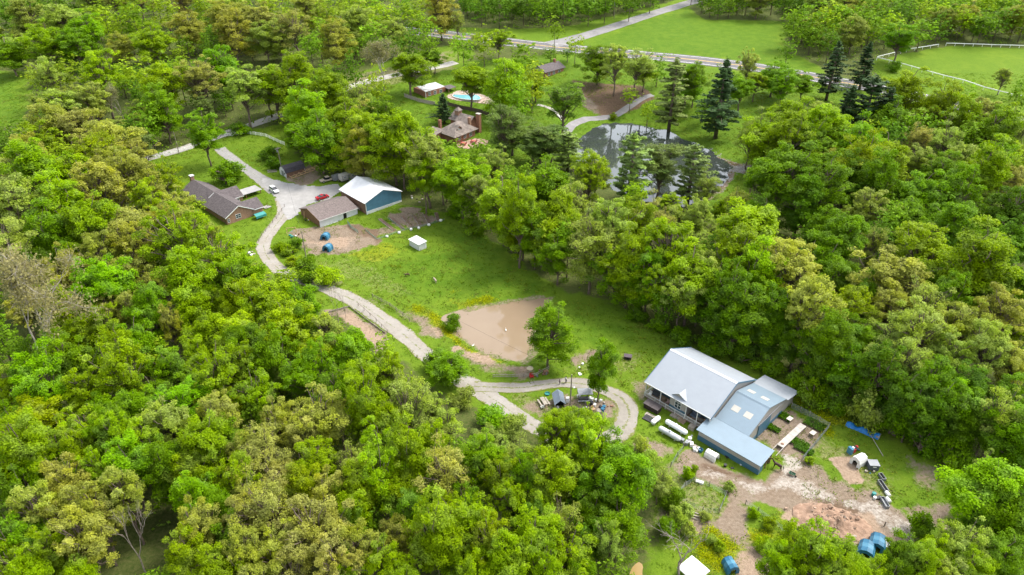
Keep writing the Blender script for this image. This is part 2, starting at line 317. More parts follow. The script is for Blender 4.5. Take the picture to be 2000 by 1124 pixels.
def noise(scale, detail=6, rough=.6, dist=0):
    o = n.nodes.new('ShaderNodeTexNoise'); o.inputs['Scale'].default_value = scale; o.inputs['Detail'].default_value = detail; o.inputs['Roughness'].default_value = rough; o.inputs['Distortion'].default_value = dist
    L(tc.outputs['Object'], o.inputs['Vector']); return o.outputs[0]
def ramp(f, c0, c1, p0=.3, p1=.7):
    o = n.nodes.new('ShaderNodeValToRGB'); e = o.color_ramp.elements; e[0].position = p0; e[1].position = p1; e[0].color = (*c0, 1); e[1].color = (*c1, 1); L(f, o.inputs[0]); return o.outputs[0]
def mixc(f, a, c):
    o = n.nodes.new('ShaderNodeMix'); o.data_type = 'RGBA'; L(f, o.inputs[0]); L(a, o.inputs[6]); L(c, o.inputs[7]); return o.outputs[2]
def math_(op, a, c=None, v=None):
    o = n.nodes.new('ShaderNodeMath'); o.operation = op; o.use_clamp = True; L(a, o.inputs[0])
    if c is not None: L(c, o.inputs[1])
    else: o.inputs[1].default_value = v
    return o.outputs[0]
def chan(nm):
    a = n.nodes.new('ShaderNodeAttribute'); a.attribute_name = nm; s = n.nodes.new('ShaderNodeSeparateColor'); L(a.outputs['Color'], s.inputs[0]); return list(s.outputs)+[a.outputs['Alpha']]
c1, c2 = chan('cover'), chan('cover2')
fine = noise(1.6, 8, .7); mid = noise(.28, 5, .6); big = noise(.045, 4, .55); tuft = noise(5.0, 4, .7)
def edge(m_, k=.9):   # break a soft mask up with noise so that its edge is ragged, not blurred
    s = n.nodes.new('ShaderNodeMapRange'); s.inputs[1].default_value = .33; s.inputs[2].default_value = .67
    ad = n.nodes.new('ShaderNodeMath'); ad.operation = 'MULTIPLY_ADD'; L(fine, ad.inputs[0]); ad.inputs[1].default_value = k; 
    sb = n.nodes.new('ShaderNodeMath'); sb.operation = 'SUBTRACT'; L(m_, sb.inputs[0]); sb.inputs[1].default_value = k*.5
    L(sb.outputs[0], ad.inputs[2]); L(ad.outputs[0], s.inputs[0]); mm = n.nodes.new('ShaderNodeMath'); mm.operation = 'MULTIPLY'; mm.use_clamp = True
    L(s.outputs[0], mm.inputs[0]); g = n.nodes.new('ShaderNodeMath'); g.operation = 'GREATER_THAN'; g.inputs[1].default_value = .02; L(m_, g.inputs[0]); L(g.outputs[0], mm.inputs[1]); return mm.outputs[0]
grass = mixc(ramp(big, (0, 0, 0), (1, 1, 1), .35, .65), ramp(fine, (.058, .108, .007), (.12, .20, .012), .28, .74), ramp(mid, (.088, .155, .009), (.14, .205, .015)))
lush = mixc(ramp(mid, (0, 0, 0), (1, 1, 1), .38, .62), ramp(fine, (.04, .092, .005), (.088, .168, .008), .3, .75), ramp(fine, (.062, .118, .007), (.115, .19, .012), .3, .75))
grass = mixc(edge(c1[1], 1.1), grass, lush)
grass = mixc(edge(c2[3], 1.2), grass, ramp(fine, (.11, .13, .028), (.23, .215, .10), .3, .7))
grass = mixc(edge(c1[2], 1.3), grass, ramp(tuft, (.13, .18, .009), (.36, .32, .012), .42, .66))
dirt = mixc(ramp(mid, (0, 0, 0), (1, 1, 1)), ramp(fine, (.135, .098, .066), (.245, .185, .132)), ramp(fine, (.16, .122, .088), (.275, .222, .168)))
dirt = mixc(edge(c2[2], 1.0), dirt, ramp(fine, (.085, .055, .035), (.165, .11, .07)))
dirt = mixc(edge(c2[1], 1.1), dirt, ramp(fine, (.27, .235, .195), (.42, .38, .33)))
dirt = mixc(edge(c2[0], 1.0), dirt, ramp(fine, (.215, .15, .10), (.35, .262, .19)))
dm = math_('MAXIMUM', edge(c1[0], 1.0), edge(c2[0], 1.0))
col = mixc(dm, grass, dirt)
ff = ramp(fine, (.045, .075, .012), (.12, .12, .04), .35, .7)
col = mixc(edge(c1[3], 1.0), col, ff)
L(col, b.inputs['Base Color'])
bp = n.nodes.new('ShaderNodeBump'); bp.inputs['Strength'].default_value = .85; bp.inputs['Distance'].default_value = .25
L(noise(2.2, 8, .75), bp.inputs['Height']); L(bp.outputs[0], b.inputs['Normal'])
me.materials.append(gm); ground = struct(bpy.data.objects.new('ground', me)); COL.objects.link(ground)

# ------------------------------------------------------------------ water
def sheet(name, Q, z, m):
    mb = MB(); mb.add([(x, y, z) for x, y in Q], [tuple(range(len(Q)))]); return struct(mb.build(name, m))
def water_mat(name, c, c2, rough, bump, spec=.5):
    m = mat(name, c, rough, .1, .05, bump, 1.3, col2=c2, spec=spec); m.node_tree.nodes['Principled BSDF'].inputs['IOR'].default_value = 1.33; return m
grow = lambda Q, k: Q+(Q-Q.mean(0))/np.linalg.norm(Q-Q.mean(0), axis=1)[:, None]*k
struct(sheet('pond_water', grow(ponds[0][0], 1.2), -.35, water_mat('muddy water', (.235, .175, .115), (.205, .148, .094), .04, .015, .7)))
struct(sheet('dark_pond_water', grow(ponds[1][0], 1.2), 3.0, water_mat('dark pond water', (.045, .055, .048), (.03, .036, .03), .03, .02, 1.0)))
struct(sheet('puddle_water', grow(ponds[2][0], .6), -.2, water_mat('ochre puddle water', (.30, .21, .08), (.25, .17, .06), .15, .02)))

# ------------------------------------------------------------------ roads, drives
def ribbon(name, pts, m, lift=.05, jag=.25, seed=0, cols=4, off=0.0, half=None, step=1.3):
    P = smooth_line([(*G(a, c)[:2], wd) for a, c, wd in pts], step); r = np.random.default_rng(seed)
    T = np.gradient(P[:, :2], axis=0); T /= np.linalg.norm(T, axis=1)[:, None]; N = np.stack([-T[:, 1], T[:, 0]], 1)
    W = P[:, 2]/2 if half is None else np.full(len(P), half)
    jl, jr = [np.convolve(r.normal(0, jag, len(P)+4), np.ones(3)/3, 'same')[2:-2] for _ in range(2)]
    V = []
    for k in range(cols+1):
        t = k/cols*2-1; wd = W*t+(jl if k == 0 else jr if k == cols else 0); xy = P[:, :2]+N*(wd+off)[:, None]
        V.append(np.column_stack([xy, ground_z(xy)+lift]))
    V = np.stack(V, 1).reshape(-1, 3); c = cols+1
    F = [(i*c+k, i*c+k+1, (i+1)*c+k+1, (i+1)*c+k) for i in range(len(P)-1) for k in range(cols)]
    mb = MB(); mb.add(V, F); return mb, P, N
def road(name, pts, m, lift, jag, seed, cols=8):
    o = struct(ribbon(name, pts, 0, lift, jag, seed, cols)[0].build(name, m, smooth=True)); k = np.arange(len(o.data.vertices)) % (cols+1)/cols*2-1
    a = o.data.attributes.new('across', 'FLOAT', 'POINT'); a.data.foreach_set('value', k.astype(np.float32)); return o
def rutted(name, c0, c1, grass=.6, edge_=.75):
    m = bpy.data.materials.new(name); m.use_nodes = True; n = m.node_tree; L = n.links.new; b = n.nodes['Principled BSDF']; b.inputs['Roughness'].default_value = .95; b.inputs['Specular IOR Level'].default_value = .1
    tc = n.nodes.new('ShaderNodeTexCoord'); at = n.nodes.new('ShaderNodeAttribute'); at.attribute_name = 'across'; ab = n.nodes.new('ShaderNodeMath'); ab.operation = 'ABSOLUTE'; L(at.outputs['Fac'], ab.inputs[0])
    def nz(s_, d=6):
        o = n.nodes.new('ShaderNodeTexNoise'); o.inputs['Scale'].default_value = s_; o.inputs['Detail'].default_value = d; o.inputs['Roughness'].default_value = .7; L(tc.outputs['Object'], o.inputs[0]); return o.outputs[0]
    def rp(f, a, c, p0, p1):
        o = n.nodes.new('ShaderNodeValToRGB'); e = o.color_ramp.elements; e[0].position = p0; e[1].position = p1; e[0].color = (*a, 1); e[1].color = (*c, 1); L(f, o.inputs[0]); return o.outputs[0]
    def mth(op, a, c):
        o = n.nodes.new('ShaderNodeMath'); o.operation = op
        for i, q in enumerate((a, c)):
            if isinstance(q, (int, float)): o.inputs[i].default_value = q
            else: L(q, o.inputs[i])
        return o.outputs[0]
    def mx(f, a, c):
        o = n.nodes.new('ShaderNodeMix'); o.data_type = 'RGBA'; L(f, o.inputs[0]); L(a, o.inputs[6]); L(c, o.inputs[7]); return o.outputs[2]
    f1, f2 = nz(1.1), nz(.22, 3); stone = mx(rp(f2, (0,)*3, (1,)*3, .35, .65), rp(f1, tuple(x*.78 for x in c0), c0, .3, .7), rp(f1, tuple(x*.8 for x in c1), c1, .3, .7))
    weed = rp(f1, (.075, .115, .014), (.21, .20, .08), .35, .65)
    e = mth('GREATER_THAN', mth('ADD', ab.outputs[0], mth('MULTIPLY', mth('SUBTRACT', f1, .5), 1.1)), edge_); ce = mth('LESS_THAN', mth('ADD', ab.outputs[0], mth('MULTIPLY', mth('SUBTRACT', nz(.9), .5), 1.0)), -.02+grass*.1)
    L(mx(mth('MAXIMUM', e, mth('MULTIPLY', ce, .75)), stone, weed), b.inputs['Base Color']); bp = n.nodes.new('ShaderNodeBump'); bp.inputs['Strength'].default_value = .6; bp.inputs['Distance'].default_value = .12; L(nz(7), bp.inputs['Height']); L(bp.outputs[0], b.inputs['Normal']); return m
def patch(name, pts, m, lift=.07, cell=.45, rag=.5, seed=0):
    Q = poly(pts); lo, hi = Q.min(0), Q.max(0); xs = np.arange(lo[0]-1, hi[0]+1, cell); ys = np.arange(lo[1]-1, hi[1]+1, cell)
    X, Y = np.meshgrid(xs, ys); P = np.stack([X.ravel(), Y.ravel()], 1); k = sdist(P, Q)+(vnoise(P, 1.5, seed)-.5)*2*rag > 0
    nx = len(xs); Z = ground_z(P)+lift; K = k.reshape(len(ys), nx); m4 = K[:-1, :-1] & K[1:, :-1] & K[:-1, 1:] & K[1:, 1:]
    jj, iq = np.where(m4); a = jj*nx+iq; F = np.stack([a, a+1, a+1+nx, a+nx], 1); used = np.unique(F); rm = -np.ones(len(P), int); rm[used] = np.arange(len(used))
    mb = MB(); mb.v = [tuple(q) for q in np.column_stack([P, Z])[used]]; mb.f = [tuple(int(x) for x in q) for q in rm[F]]; return mb
GRAV = mat('pale limestone gravel', (.34, .32, .295), .95, .13, 2.6, .7, 9)
GRAV2 = mat('gravel yard', (.30, .29, .275), .95, .1, .35, .5, 7)
CONC = mat('weathered lane concrete', (.37, .345, .315), .9, .12, .5, .3, 6)
ASPH = mat('worn grey asphalt', (.125, .118, .118), .9, .14, .35, .3, 6)
ASPH2 = mat('pale chipseal', (.215, .205, .20), .9, .12, .3, .3, 6)
WHITE = mat('white paint', (.80, .80, .78), .55, .04, 2)
YPAINT = mat('yellow road paint', (.62, .42, .09), .7, .15, 1.5)
DRV = [(560, 385, 8), (556, 415, 5.2), (533, 448, 4.2), (518, 470, 4.2), (516, 488, 4.2), (528, 510, 4.2), (556, 533, 4.2), (600, 550, 4.2), (640, 565, 4.2), (690, 587, 4.6), (722, 606, 4.6), (765, 637, 4.6), (805, 668, 4.4), (835, 696, 4.2), (868, 720, 4.2), (905, 745, 4.6), (945, 768, 4.6), (995, 802, 4.0), (1045, 834, 4.0), (1110, 866, 4.0), (1160, 870, 4.0)]
RUT = rutted('rutted limestone gravel', (.335, .31, .275), (.29, .262, .22), .35, .92); RUT2 = rutted('worn loop gravel', (.31, .285, .25), (.26, .235, .195), 1.0, .86)
road('gravel_drive', DRV, RUT, .05, .3, 1)
LOOP = [(925, 755, 3), (965, 757, 3.6), (1020, 758, 3.4), (1080, 750, 3.2), (1135, 750, 3.4), (1180, 762, 3.6), (1212, 778, 4.2), (1228, 802, 4.6), (1222, 830, 4.6), (1198, 852, 4.4), (1165, 864, 4)]
road('gravel_loop_drive', LOOP, RUT2, .07, .35, 2)
LANEIN = [(428, 290, 4.2), (455, 312, 4.2), (490, 337, 4.4), (522, 358, 6), (545, 372, 8)]
road('house_drive', LANEIN, rutted('house drive gravel', (.30, .29, .275), (.27, .26, .245), 0, .93), .06, .2, 3)
struct(patch('gravel_yard', [(505, 345), (540, 352), (585, 362), (625, 364), (662, 358), (672, 372), (640, 392), (600, 400), (588, 415), (575, 425), (558, 432), (548, 405), (532, 382), (520, 372)], 0, .08, .45, .5, 5).build('gravel_yard', GRAV2, smooth=True))
LANE = [(890, 122, 5.5), (860, 130, 5.5), (815, 138, 5.5), (770, 148, 5.5), (725, 158, 5.5), (680, 172, 5.5), (620, 197, 5.2), (545, 226, 5.2), (505, 240, 5.2), (470, 252, 5.2), (430, 265, 5), (390, 280, 5), (340, 296, 5), (280, 312, 5), (230, 330, 5)]
struct(ribbon('country_lane', LANE, 0, .06, .15, 4)[0].build('country_lane', CONC, smooth=True))
HW = [(780, 58, 13), (900, 71, 13), (950, 77, 13), (1000, 83.5, 13), (1060, 90, 13), (1110, 95, 13), (1200, 103, 13), (1330, 115, 13), (1390, 121.5, 13), (1475, 132, 13), (1537, 142, 12.5), (1600, 153, 12.5), (1640, 161, 12.5), (1700, 171, 12.5), (1760, 183, 12.5), (1815, 195, 12), (1900, 214, 12), (2000, 238, 12), (2080, 260, 12)]
struct(ribbon('highway', HW, 0, .06, .06, 5, 6)[0].build('highway', ASPH, smooth=True))
for nm, of, hf, m_, lf in (('edge_line', 5.0, .13, WHITE, .075), ('edge_line', -5.0, .13, WHITE, .075), ('centre_line', .25, .14, YPAINT, .075), ('centre_line', -.25, .14, YPAINT, .075)):
    o = ribbon(nm, HW, 0, lf, 0, 6, 1, of, hf)[0].build(nm, m_); struct(o)
SIDE = [(1075, 88, 11), (1100, 82, 10), (1150, 68, 8.5), (1210, 49, 8.5), (1270, 29, 8.5), (1340, 8, 8.5), (1420, -14, 8.5), (1500, -30, 8.5)]
struct(ribbon('side_road', SIDE, 0, .085, .12, 7)[0].build('side_road', ASPH2, smooth=True))
PATH = [(1275, 186, 3), (1240, 195, 3), (1200, 208, 3.2), (1150, 216, 3.4), (1118, 232, 3.6), (1105, 255, 3.6)]
struct(ribbon('stone_house_drive', PATH, 0, .06, .12, 8)[0].build('stone_house_drive', ASPH2, smooth=True))
struct(ribbon('footpath', [(1050, 205, 1.8), (1065, 209, 1.8), (1085, 217, 1.8), (1100, 228, 1.8)], 0, .09, .05, 9)[0].build('footpath', CONC))
# ------------------------------------------------------------------ tree prototypes (shared mesh data)
def leaf_mesh(name, pos, nor, size, m, seed, aspect=.62, tint=None):
    r = np.random.default_rng(seed); N = len(pos)
    nor = nor/np.linalg.norm(nor, axis=1)[:, None]; t = np.cross(nor, r.normal(size=(N, 3))); t /= np.linalg.norm(t, axis=1)[:, None]; bt = np.cross(nor, t)
    s = size*(r.uniform(.6, 1.35, N))[:, None]; fold = nor*s*.18
    V = np.stack([pos-t*s, pos-bt*s*aspect+fold, pos+t*s, pos+bt*s*aspect+fold], 1).reshape(-1, 3)
    me = bpy.data.meshes.new(name); me.vertices.add(N*4); me.vertices.foreach_set('co', V.astype(np.float32).ravel())
    me.loops.add(N*4); me.loops.foreach_set('vertex_index', np.arange(N*4, dtype=np.int32)); me.polygons.add(N); me.polygons.foreach_set('loop_start', np.arange(0, N*4, 4, dtype=np.int32)); me.update(calc_edges=True)
    ti = r.random(N) if tint is None else np.clip(tint+r.normal(0, .17, N), 0, 1)
    a = me.attributes.new('tint', 'FLOAT', 'POINT'); a.data.foreach_set('value', np.repeat(ti, 4).astype(np.float32)); me.materials.append(m); return me
def bent(a, c, k, r, sag=0.0, amp=.045):
    a, c = Vector(a), Vector(c); L_ = (c-a).length; out = []
    for i in range(k+1):
        t = i/k; j = Vector(r.normal(0, amp*L_, 3))*(1 if 0 < i < k else 0); out.append(a.lerp(c, t)+j+Vector((0, 0, sag*L_*math.sin(math.pi*t))))
    return out
def make_broadleaf(seed, nl=34, Rr=4.0, z0=3.6, H_=16.0, lr=(1.0, 1.75), nleaf=12000, leaf=.20, gap=0.10, low=0.0, twig=0, bark=BARK, vase=False, ragged=.5, flat=.85):
    r = np.random.default_rng(seed); zc = (z0+H_)/2-.3; rz = (H_-z0)/2
    d = r.normal(size=(nl, 3)); d /= np.linalg.norm(d, axis=1)[:, None]; d[:, 2] = np.where((d[:, 2] < -.25) & (r.random(nl) < .55-low), -d[:, 2], d[:, 2]); d /= np.linalg.norm(d, axis=1)[:, None]
    fr = r.uniform(.38, .86, nl)*(.58+.84*vn3(d*1.15+40, seed+3)); fr[:max(3, nl//8)] *= .4
    C = np.stack([d[:, 0]*fr*Rr, d[:, 1]*fr*Rr, zc+d[:, 2]*fr*rz*1.02], 1); C += r.normal(0, .25*ragged, C.shape)
    lrad = r.uniform(*lr, nl)*(1-.22*np.clip((C[:, 2]-zc)/rz, 0, 1)); ltint = np.clip(r.normal(.5, .16, nl), .1, .9)
    if vase: C[:, :2] *= (.35+.65*np.clip((C[:, 2]-z0)/(H_-z0), 0, 1))[:, None]*1.25
    M = int(nleaf*2.2); li = r.choice(nl, M, p=lrad**2/(lrad**2).sum()); dd = r.normal(size=(M, 3)); dd /= np.linalg.norm(dd, axis=1)[:, None]
    keep = ~((dd[:, 2] < -.35) & (r.random(M) < .7)); li, dd = li[keep], dd[keep]
    # sub-clumps give each lobe a broken, leafy outline
    sub = vn3((C[li]+dd*lrad[li][:, None])*1.7, seed)
    rad = lrad[li]*(.34+.86*r.random(len(li))**.8+.85*(sub-.5)); pos = C[li]+dd*rad[:, None]*np.array([1, 1, flat])
    D2 = np.linalg.norm((pos[:, None]-C[None]), axis=2)/lrad[None]; D2[np.arange(len(li)), li] = 9
    keep = (D2.min(1) > .48) | (r.random(len(li)) < .15)
    if gap > 0: keep &= vn3(pos*1.25, seed+5) > gap
    pos, dd, li = pos[keep][:nleaf], dd[keep][:nleaf], li[keep][:nleaf]
    out = pos-np.array([0, 0, zc-1.5]); out /= np.linalg.norm(out, axis=1)[:, None]
    nor = dd*.55+out*.5+np.array([0, 0, .55])+r.normal(0, .75, pos.shape)
    crown = leaf_mesh('crown', pos, nor, leaf, FOL, seed, .62, ltint[li])
    mb = MB(); lean = r.normal(0, .25, 2); top = Vector((lean[0], lean[1], zc+rz*.35)); base_r = .19
    tr = bent((0, 0, -1.2), top, 6, r, 0, .010); tr[0] = Vector((0, 0, -1.2)); mb.tube(tr, [base_r*1.35, base_r, base_r*.86, base_r*.7, base_r*.55, base_r*.4, .06], 7)
    for i in range(nl):
        if C[i, 2] > top.z+rz*.3 and r.random() < .3: continue
        h = r.uniform(.32, .8)*(C[i, 2]-z0*.3)+z0*.25; h = min(max(h, z0*.55), top.z*.95); k = h/top.z
        a = tr[1].lerp(top, min(1, max(0, (h)/(top.z)))); mb.tube(bent(a, C[i]+(C[i]-np.array(a))*.12, 3, r, .06), [.11*(1.15-k*.6), .075, .05, .018], 5, False)
        if twig:
            for q in range(twig):
                e = C[i]+r.normal(0, 1, 3)*lrad[i]*.75+np.array([0, 0, .3]); mb.tube(bent(C[i]-(C[i]-np.array(a))*r.uniform(.05, .45), e, 2, r), [.035, .022, .008], 3, False)
    return crown, mb.mesh('trunk', bark, True), Rr, H_
def vn3(P, seed):
    r = np.random.default_rng(seed+99); T = r.random((64, 64, 64)); i = np.floor(P).astype(int); f = P-i; f = f*f*(3-2*f); v = 0
    for a in (0, 1):
        for c in (0, 1):
            for e in (0, 1):
                v = v+T[(i[:, 0]+a) & 63, (i[:, 1]+c) & 63, (i[:, 2]+e) & 63]*(f[:, 0] if a else 1-f[:, 0])*(f[:, 1] if c else 1-f[:, 1])*(f[:, 2] if e else 1-f[:, 2])
    return v
def make_pine(seed, Rr=4.0, H_=22.0, z0=3.0, tiers=15, droop=.12, nleaf=9500, shape=.42):
    r = np.random.default_rng(seed); la = r.random()*6.28; mb = MB(); mb.tube([(0, 0, -1.2), (0, 0, H_*.3), (.1, 0, H_*.65), (.1, .05, H_*.985)], [.34, .26, .15, .03], 7); P, Nn, T = [], [], []
    for t in range(tiers):
        f = (t+.3*r.random())/tiers; z = z0+(H_-z0-.6)*f; Lr = Rr*((1-f)**shape)*(.55+.45*min(1, f*4+.3))*r.uniform(.7, 1.15); nb = int(r.integers(5, 8)); a0 = r.random()*6.28
        for q in range(nb):
            a = a0+q*6.283/nb+r.normal(0, .18); Lb = Lr*r.uniform(.5, 1.2)*(1+.28*math.cos(a-la)); e = np.array([math.cos(a)*Lb, math.sin(a)*Lb, z+Lb*(.14-droop)+.3]); s = np.array([0, 0, z-.2])
            mb.tube(bent(s, e, 2, r, .05), [.07, .045, .012], 4, False); m_ = int(nleaf/tiers/nb); tt = r.uniform(.22, 1.05, m_)**.8; ti = np.clip(r.normal(.5, .13), 0, 1)
            wdt = (.16+.30*np.sin(np.clip(tt, 0, 1)*2.6))*(.5+Lb*.24); sd_ = np.array([-math.sin(a), math.cos(a), 0]); off = r.uniform(-1, 1, m_)
            p = s+(e-s)*tt[:, None]+sd_*(off*wdt)[:, None]+np.column_stack([np.zeros(m_), np.zeros(m_), r.normal(.05, .14, m_)+.05*np.sin(tt*3)*Lb]); P.append(p); T.append(np.full(m_, ti))
            Nn.append(np.array([math.cos(a)*.5, math.sin(a)*.5, 1.0])+r.normal(0, .45, (m_, 3)))
    p = np.array([0, 0, H_-.8])+r.normal(0, 1, (120, 3))*np.array([.22, .22, .55]); P.append(p); T.append(np.full(120, .6)); Nn.append(r.normal(0, 1, (120, 3))+[0, 0, .5])
    return leaf_mesh('crown', np.concatenate(P), np.concatenate(Nn), .27, NEEDLE, seed, .42, np.concatenate(T)), mb.mesh('trunk', BARK, True), Rr, H_
def make_bare(seed, H_=14.0, Rr=4.5, bark=BARKD, leaves=0, depth=4, spread=.62, r0=.24):
    r = np.random.default_rng(seed); mb = MB(); tips = []
    def grow(p, d, L_, rad, dep):
        q = p+d*L_; mid_ = p+d*L_*.5+Vector(r.normal(0, .05*L_, 3)); mb.tube([p, mid_, q], [rad, rad*.85, rad*.68], 6 if rad > .08 else 4, False)
        if dep == 0: tips.append(q); return
        for k in range(int(r.integers(2, 4)) if dep > 1 else 3):
            nd = (d+Vector(r.normal(0, spread, 3))+Vector((0, 0, .16))).normalized(); grow(q if k else p.lerp(q, .8), nd, L_*r.uniform(.6, .86), rad*.6, dep-1)
    grow(Vector((0, 0, -1)), Vector((0, 0, 1)), H_*.34, r0, depth)
    V = np.array(mb.v); V[:, :2] *= Rr/max(.1, np.percentile(np.abs(V[:, :2]), 99)); V[:, 2] = np.where(V[:, 2] > 0, V[:, 2]*H_/V[:, 2].max(), V[:, 2]); 
    tp = np.array(tips); k0 = Rr/max(.1, np.percentile(np.abs(np.array(mb.v)[:, :2]), 99)); tp[:, :2] *= k0; tp[:, 2] *= H_/np.array(mb.v)[:, 2].max()
    mb.v = [tuple(q) for q in V]
    cr = None
    if leaves:
        ix = r.integers(0, len(tp), leaves); p = tp[ix]+r.normal(0, .55, (leaves, 3)); cr = leaf_mesh('crown', p, r.normal(0, 1, (leaves, 3))+[0, 0, .8], .15, FOL, seed)
        tw = MB()
        for i in r.choice(len(tp), min(len(tp), 160), replace=False):
            for q in range(4): mb.tube([tp[i], tp[i]+r.normal(0, .6, 3)+np.array([0, 0, .35])], [.022, .006], 3, False)
    return cr, mb.mesh('trunk', bark, True), Rr, H_
PROTO = {
 'round': [make_broadleaf(s, nl=78, lr=(.55, 1.12), nleaf=25000, leaf=.125, gap=.22, ragged=1.2) for s in (1, 2, 3, 4, 5, 6)],
 'oak': [make_broadleaf(s, nl=92, lr=(.42, .85), nleaf=21000, leaf=.115, gap=.30, ragged=1.4, twig=1) for s in (11, 12, 13, 14)],
 'airy': [make_broadleaf(s, nl=60, lr=(.55, 1.1), nleaf=12000, leaf=.115, gap=.38, ragged=1.6, twig=4, low=.3) for s in (21, 22, 23)],
 'tall': [make_broadleaf(s, nl=84, z0=1.2, lr=(.55, 1.15), nleaf=25000, leaf=.13, low=.5, gap=.22, ragged=1.2) for s in (31, 32, 33, 34)],
 'vase': [make_broadleaf(41, nl=60, z0=2.2, lr=(.5, 1.0), nleaf=11000, leaf=.13, vase=True, twig=2)],
 'softpine': [make_broadleaf(s, nl=64, z0=2.5, H_=20, lr=(.6, 1.25), nleaf=17000, leaf=.13, low=.4, gap=.27, ragged=1.0, flat=.5) for s in (56, 57)],
 'pine': [make_pine(s, tiers=tq, droop=dq) for s, tq, dq in ((51, 12, .08), (52, 10, .02), (53, 11, .05))],
 'spruce': [make_pine(s, tiers=tq, droop=dq, shape=.7) for s, tq, dq in ((54, 17, .16), (55, 15, .1))],
 'sycamore': [make_bare(61, 15, 5.0, BARKW, 5200, 5, .5)],
 'bare': [make_bare(71, 13, 3.2, BARKD, 0, 5, .36, .15), make_bare(72, 14, 3.6, BARKD, 0, 5, .34, .15)],
 'shrub': [make_broadleaf(s, nl=24, Rr=1.6, z0=.1, H_=2.6, lr=(.35, .7), nleaf=3600, leaf=.10, low=.4, gap=.12, ragged=.6) for s in (81, 82)],
}
KINDS = {  # code: (prototypes, colour, object name, category, look)
 'L': (['round', 'round', 'oak'], (0.25, 0.375, 0.01), 'broadleaf_tree', 'tree', 'lime green leafy tree'),
 'V': (['round'], (0.195, 0.363, 0.01), 'broadleaf_tree', 'tree', 'vivid green round-crowned tree'),
 'M': (['round', 'tall'], (0.165, 0.295, 0.01), 'broadleaf_tree', 'tree', 'mid green leafy tree'),
 'N': (['tall'], (0.17, 0.295, 0.01), 'broadleaf_tree', 'tree', 'mid green tree leafy to the ground'),
 'D': (['tall', 'round'], (0.109, 0.213, 0.01), 'broadleaf_tree', 'tree', 'deep green leafy tree'),
 'Y': (['oak', 'round'], (0.25, 0.35, 0.012), 'broadleaf_tree', 'tree', 'yellow-green tree'),
 'O': (['oak'], (0.335, 0.365, 0.055), 'oak_tree', 'tree', 'olive tan budding oak'),
 'T': (['oak', 'airy'], (0.355, 0.365, 0.075), 'oak_tree', 'tree', 'tan pinkish budding oak'),
 'P': (['airy', 'oak'], (0.325, 0.406, 0.065), 'airy_tree', 'tree', 'pale sage airy tree'),
 'S': (['sycamore'], (0.27, 0.265, 0.105), 'sycamore_tree', 'tree', 'sparse pale sycamore with whitish branches'),
 'B': (['bare'], (.2, .2, .1), 'bare_tree', 'tree', 'bare grey leafless tree'),
 'E': (['spruce', 'pine'], (.042, .082, .024), 'pine_tree', 'tree', 'dark evergreen pine'),
 'Q': (['softpine', 'softpine', 'pine'], (0.165, 0.235, 0.052), 'pine_tree', 'tree', 'soft grey-green pine'),
 'W': (['vase'], (.170, .290, .030), 'willow_tree', 'tree', 'bright feathery many-stemmed tree'),
 'H': (['shrub'], (.050, .115, .022), 'shrub', 'shrub', 'low green shrub'),
}
TREES = []                                      # (code, x, y, crown radius m, height m, photo x, photo y)
KEEP = [poly(K) for K in (K1, K3, K4)]; BARNC = [(Vector((A_B.x, A_B.y)), 15.5) for A_B in (G(1405, 790),)]+[(Vector(G(700, 395)[:2]), 11), (Vector(G(470, 400)[:2]), 9), (Vector(G(897, 262)[:2]), 12), (Vector(G(575, 340)[:2]), 6), (Vector(G(290, 1128)[:2]), 3.2), (Vector(G(300, 1175)[:2]), 3.2)]
def sd1(x, y, Q):                               # signed distance of one point
    N = np.roll(Q, -1, 0); e = N-Q; d = np.array([x, y])-Q; t = np.clip((d*e).sum(1)/np.maximum((e*e).sum(1), 1e-9), 0, 1); q = d-e*t[:, None]
    with np.errstate(divide='ignore', invalid='ignore'): c = ((Q[:, 1] > y) != (N[:, 1] > y)) & (x < e[:, 0]*(y-Q[:, 1])/e[:, 1]+Q[:, 0])
    return math.sqrt((q*q).sum(1).min())*(1 if c.sum() % 2 else -1)
def blocked(x, y, Rm):
    if any(sd1(x, y, K) > .3 for K in KEEP): return True
    if any(sd1(x, y, Q) > -1.5 for Q, lv, bl in ponds[:2]): return True
    return any((Vector((x, y))-c).length < r_+Rm*.45 for c, r_ in BARNC)
def crown_at(code, px, py, r_px, hmul=1.0):
    if code == 'S': hmul = 1.25
    for hf in ((.66, .5, .36, .22, .1, .8, .95) if py > 120 else (.34, .22, .1, .5)):
        H_ = 16.0
        for _ in range(3):
            p = G(px, py, hf*H_); s = PX(p)[2]; Rm = min(max(r_px*1.26/s, 1.6), 9.5); H_ = min(26, max(9.0 if code != 'H' else 2, 9.0+2.0*Rm))*hmul
        if not blocked(p.x, p.y, Rm): break
    else: return
    if hf < .6: H_ *= .92; LOW.add(len(TREES))
    TREES.append((code, p.x, p.y, Rm, H_*float(rng.uniform(.84, 1.16)), px, py))
LOW = set()
def rooted(code, bx, by, top, r_px):
    p = G(bx, by); s = PX(p)[2]; lo, hi = 1., 45.
    for _ in range(30):
        m_ = (lo+hi)/2
        if PX((p.x, p.y, p.z+m_))[1] > top: lo = m_
        else: hi = m_
    TREES.append((code, p.x, p.y, 1.15*r_px/PX((p.x, p.y, p.z+lo*.6))[2], lo, bx, top))
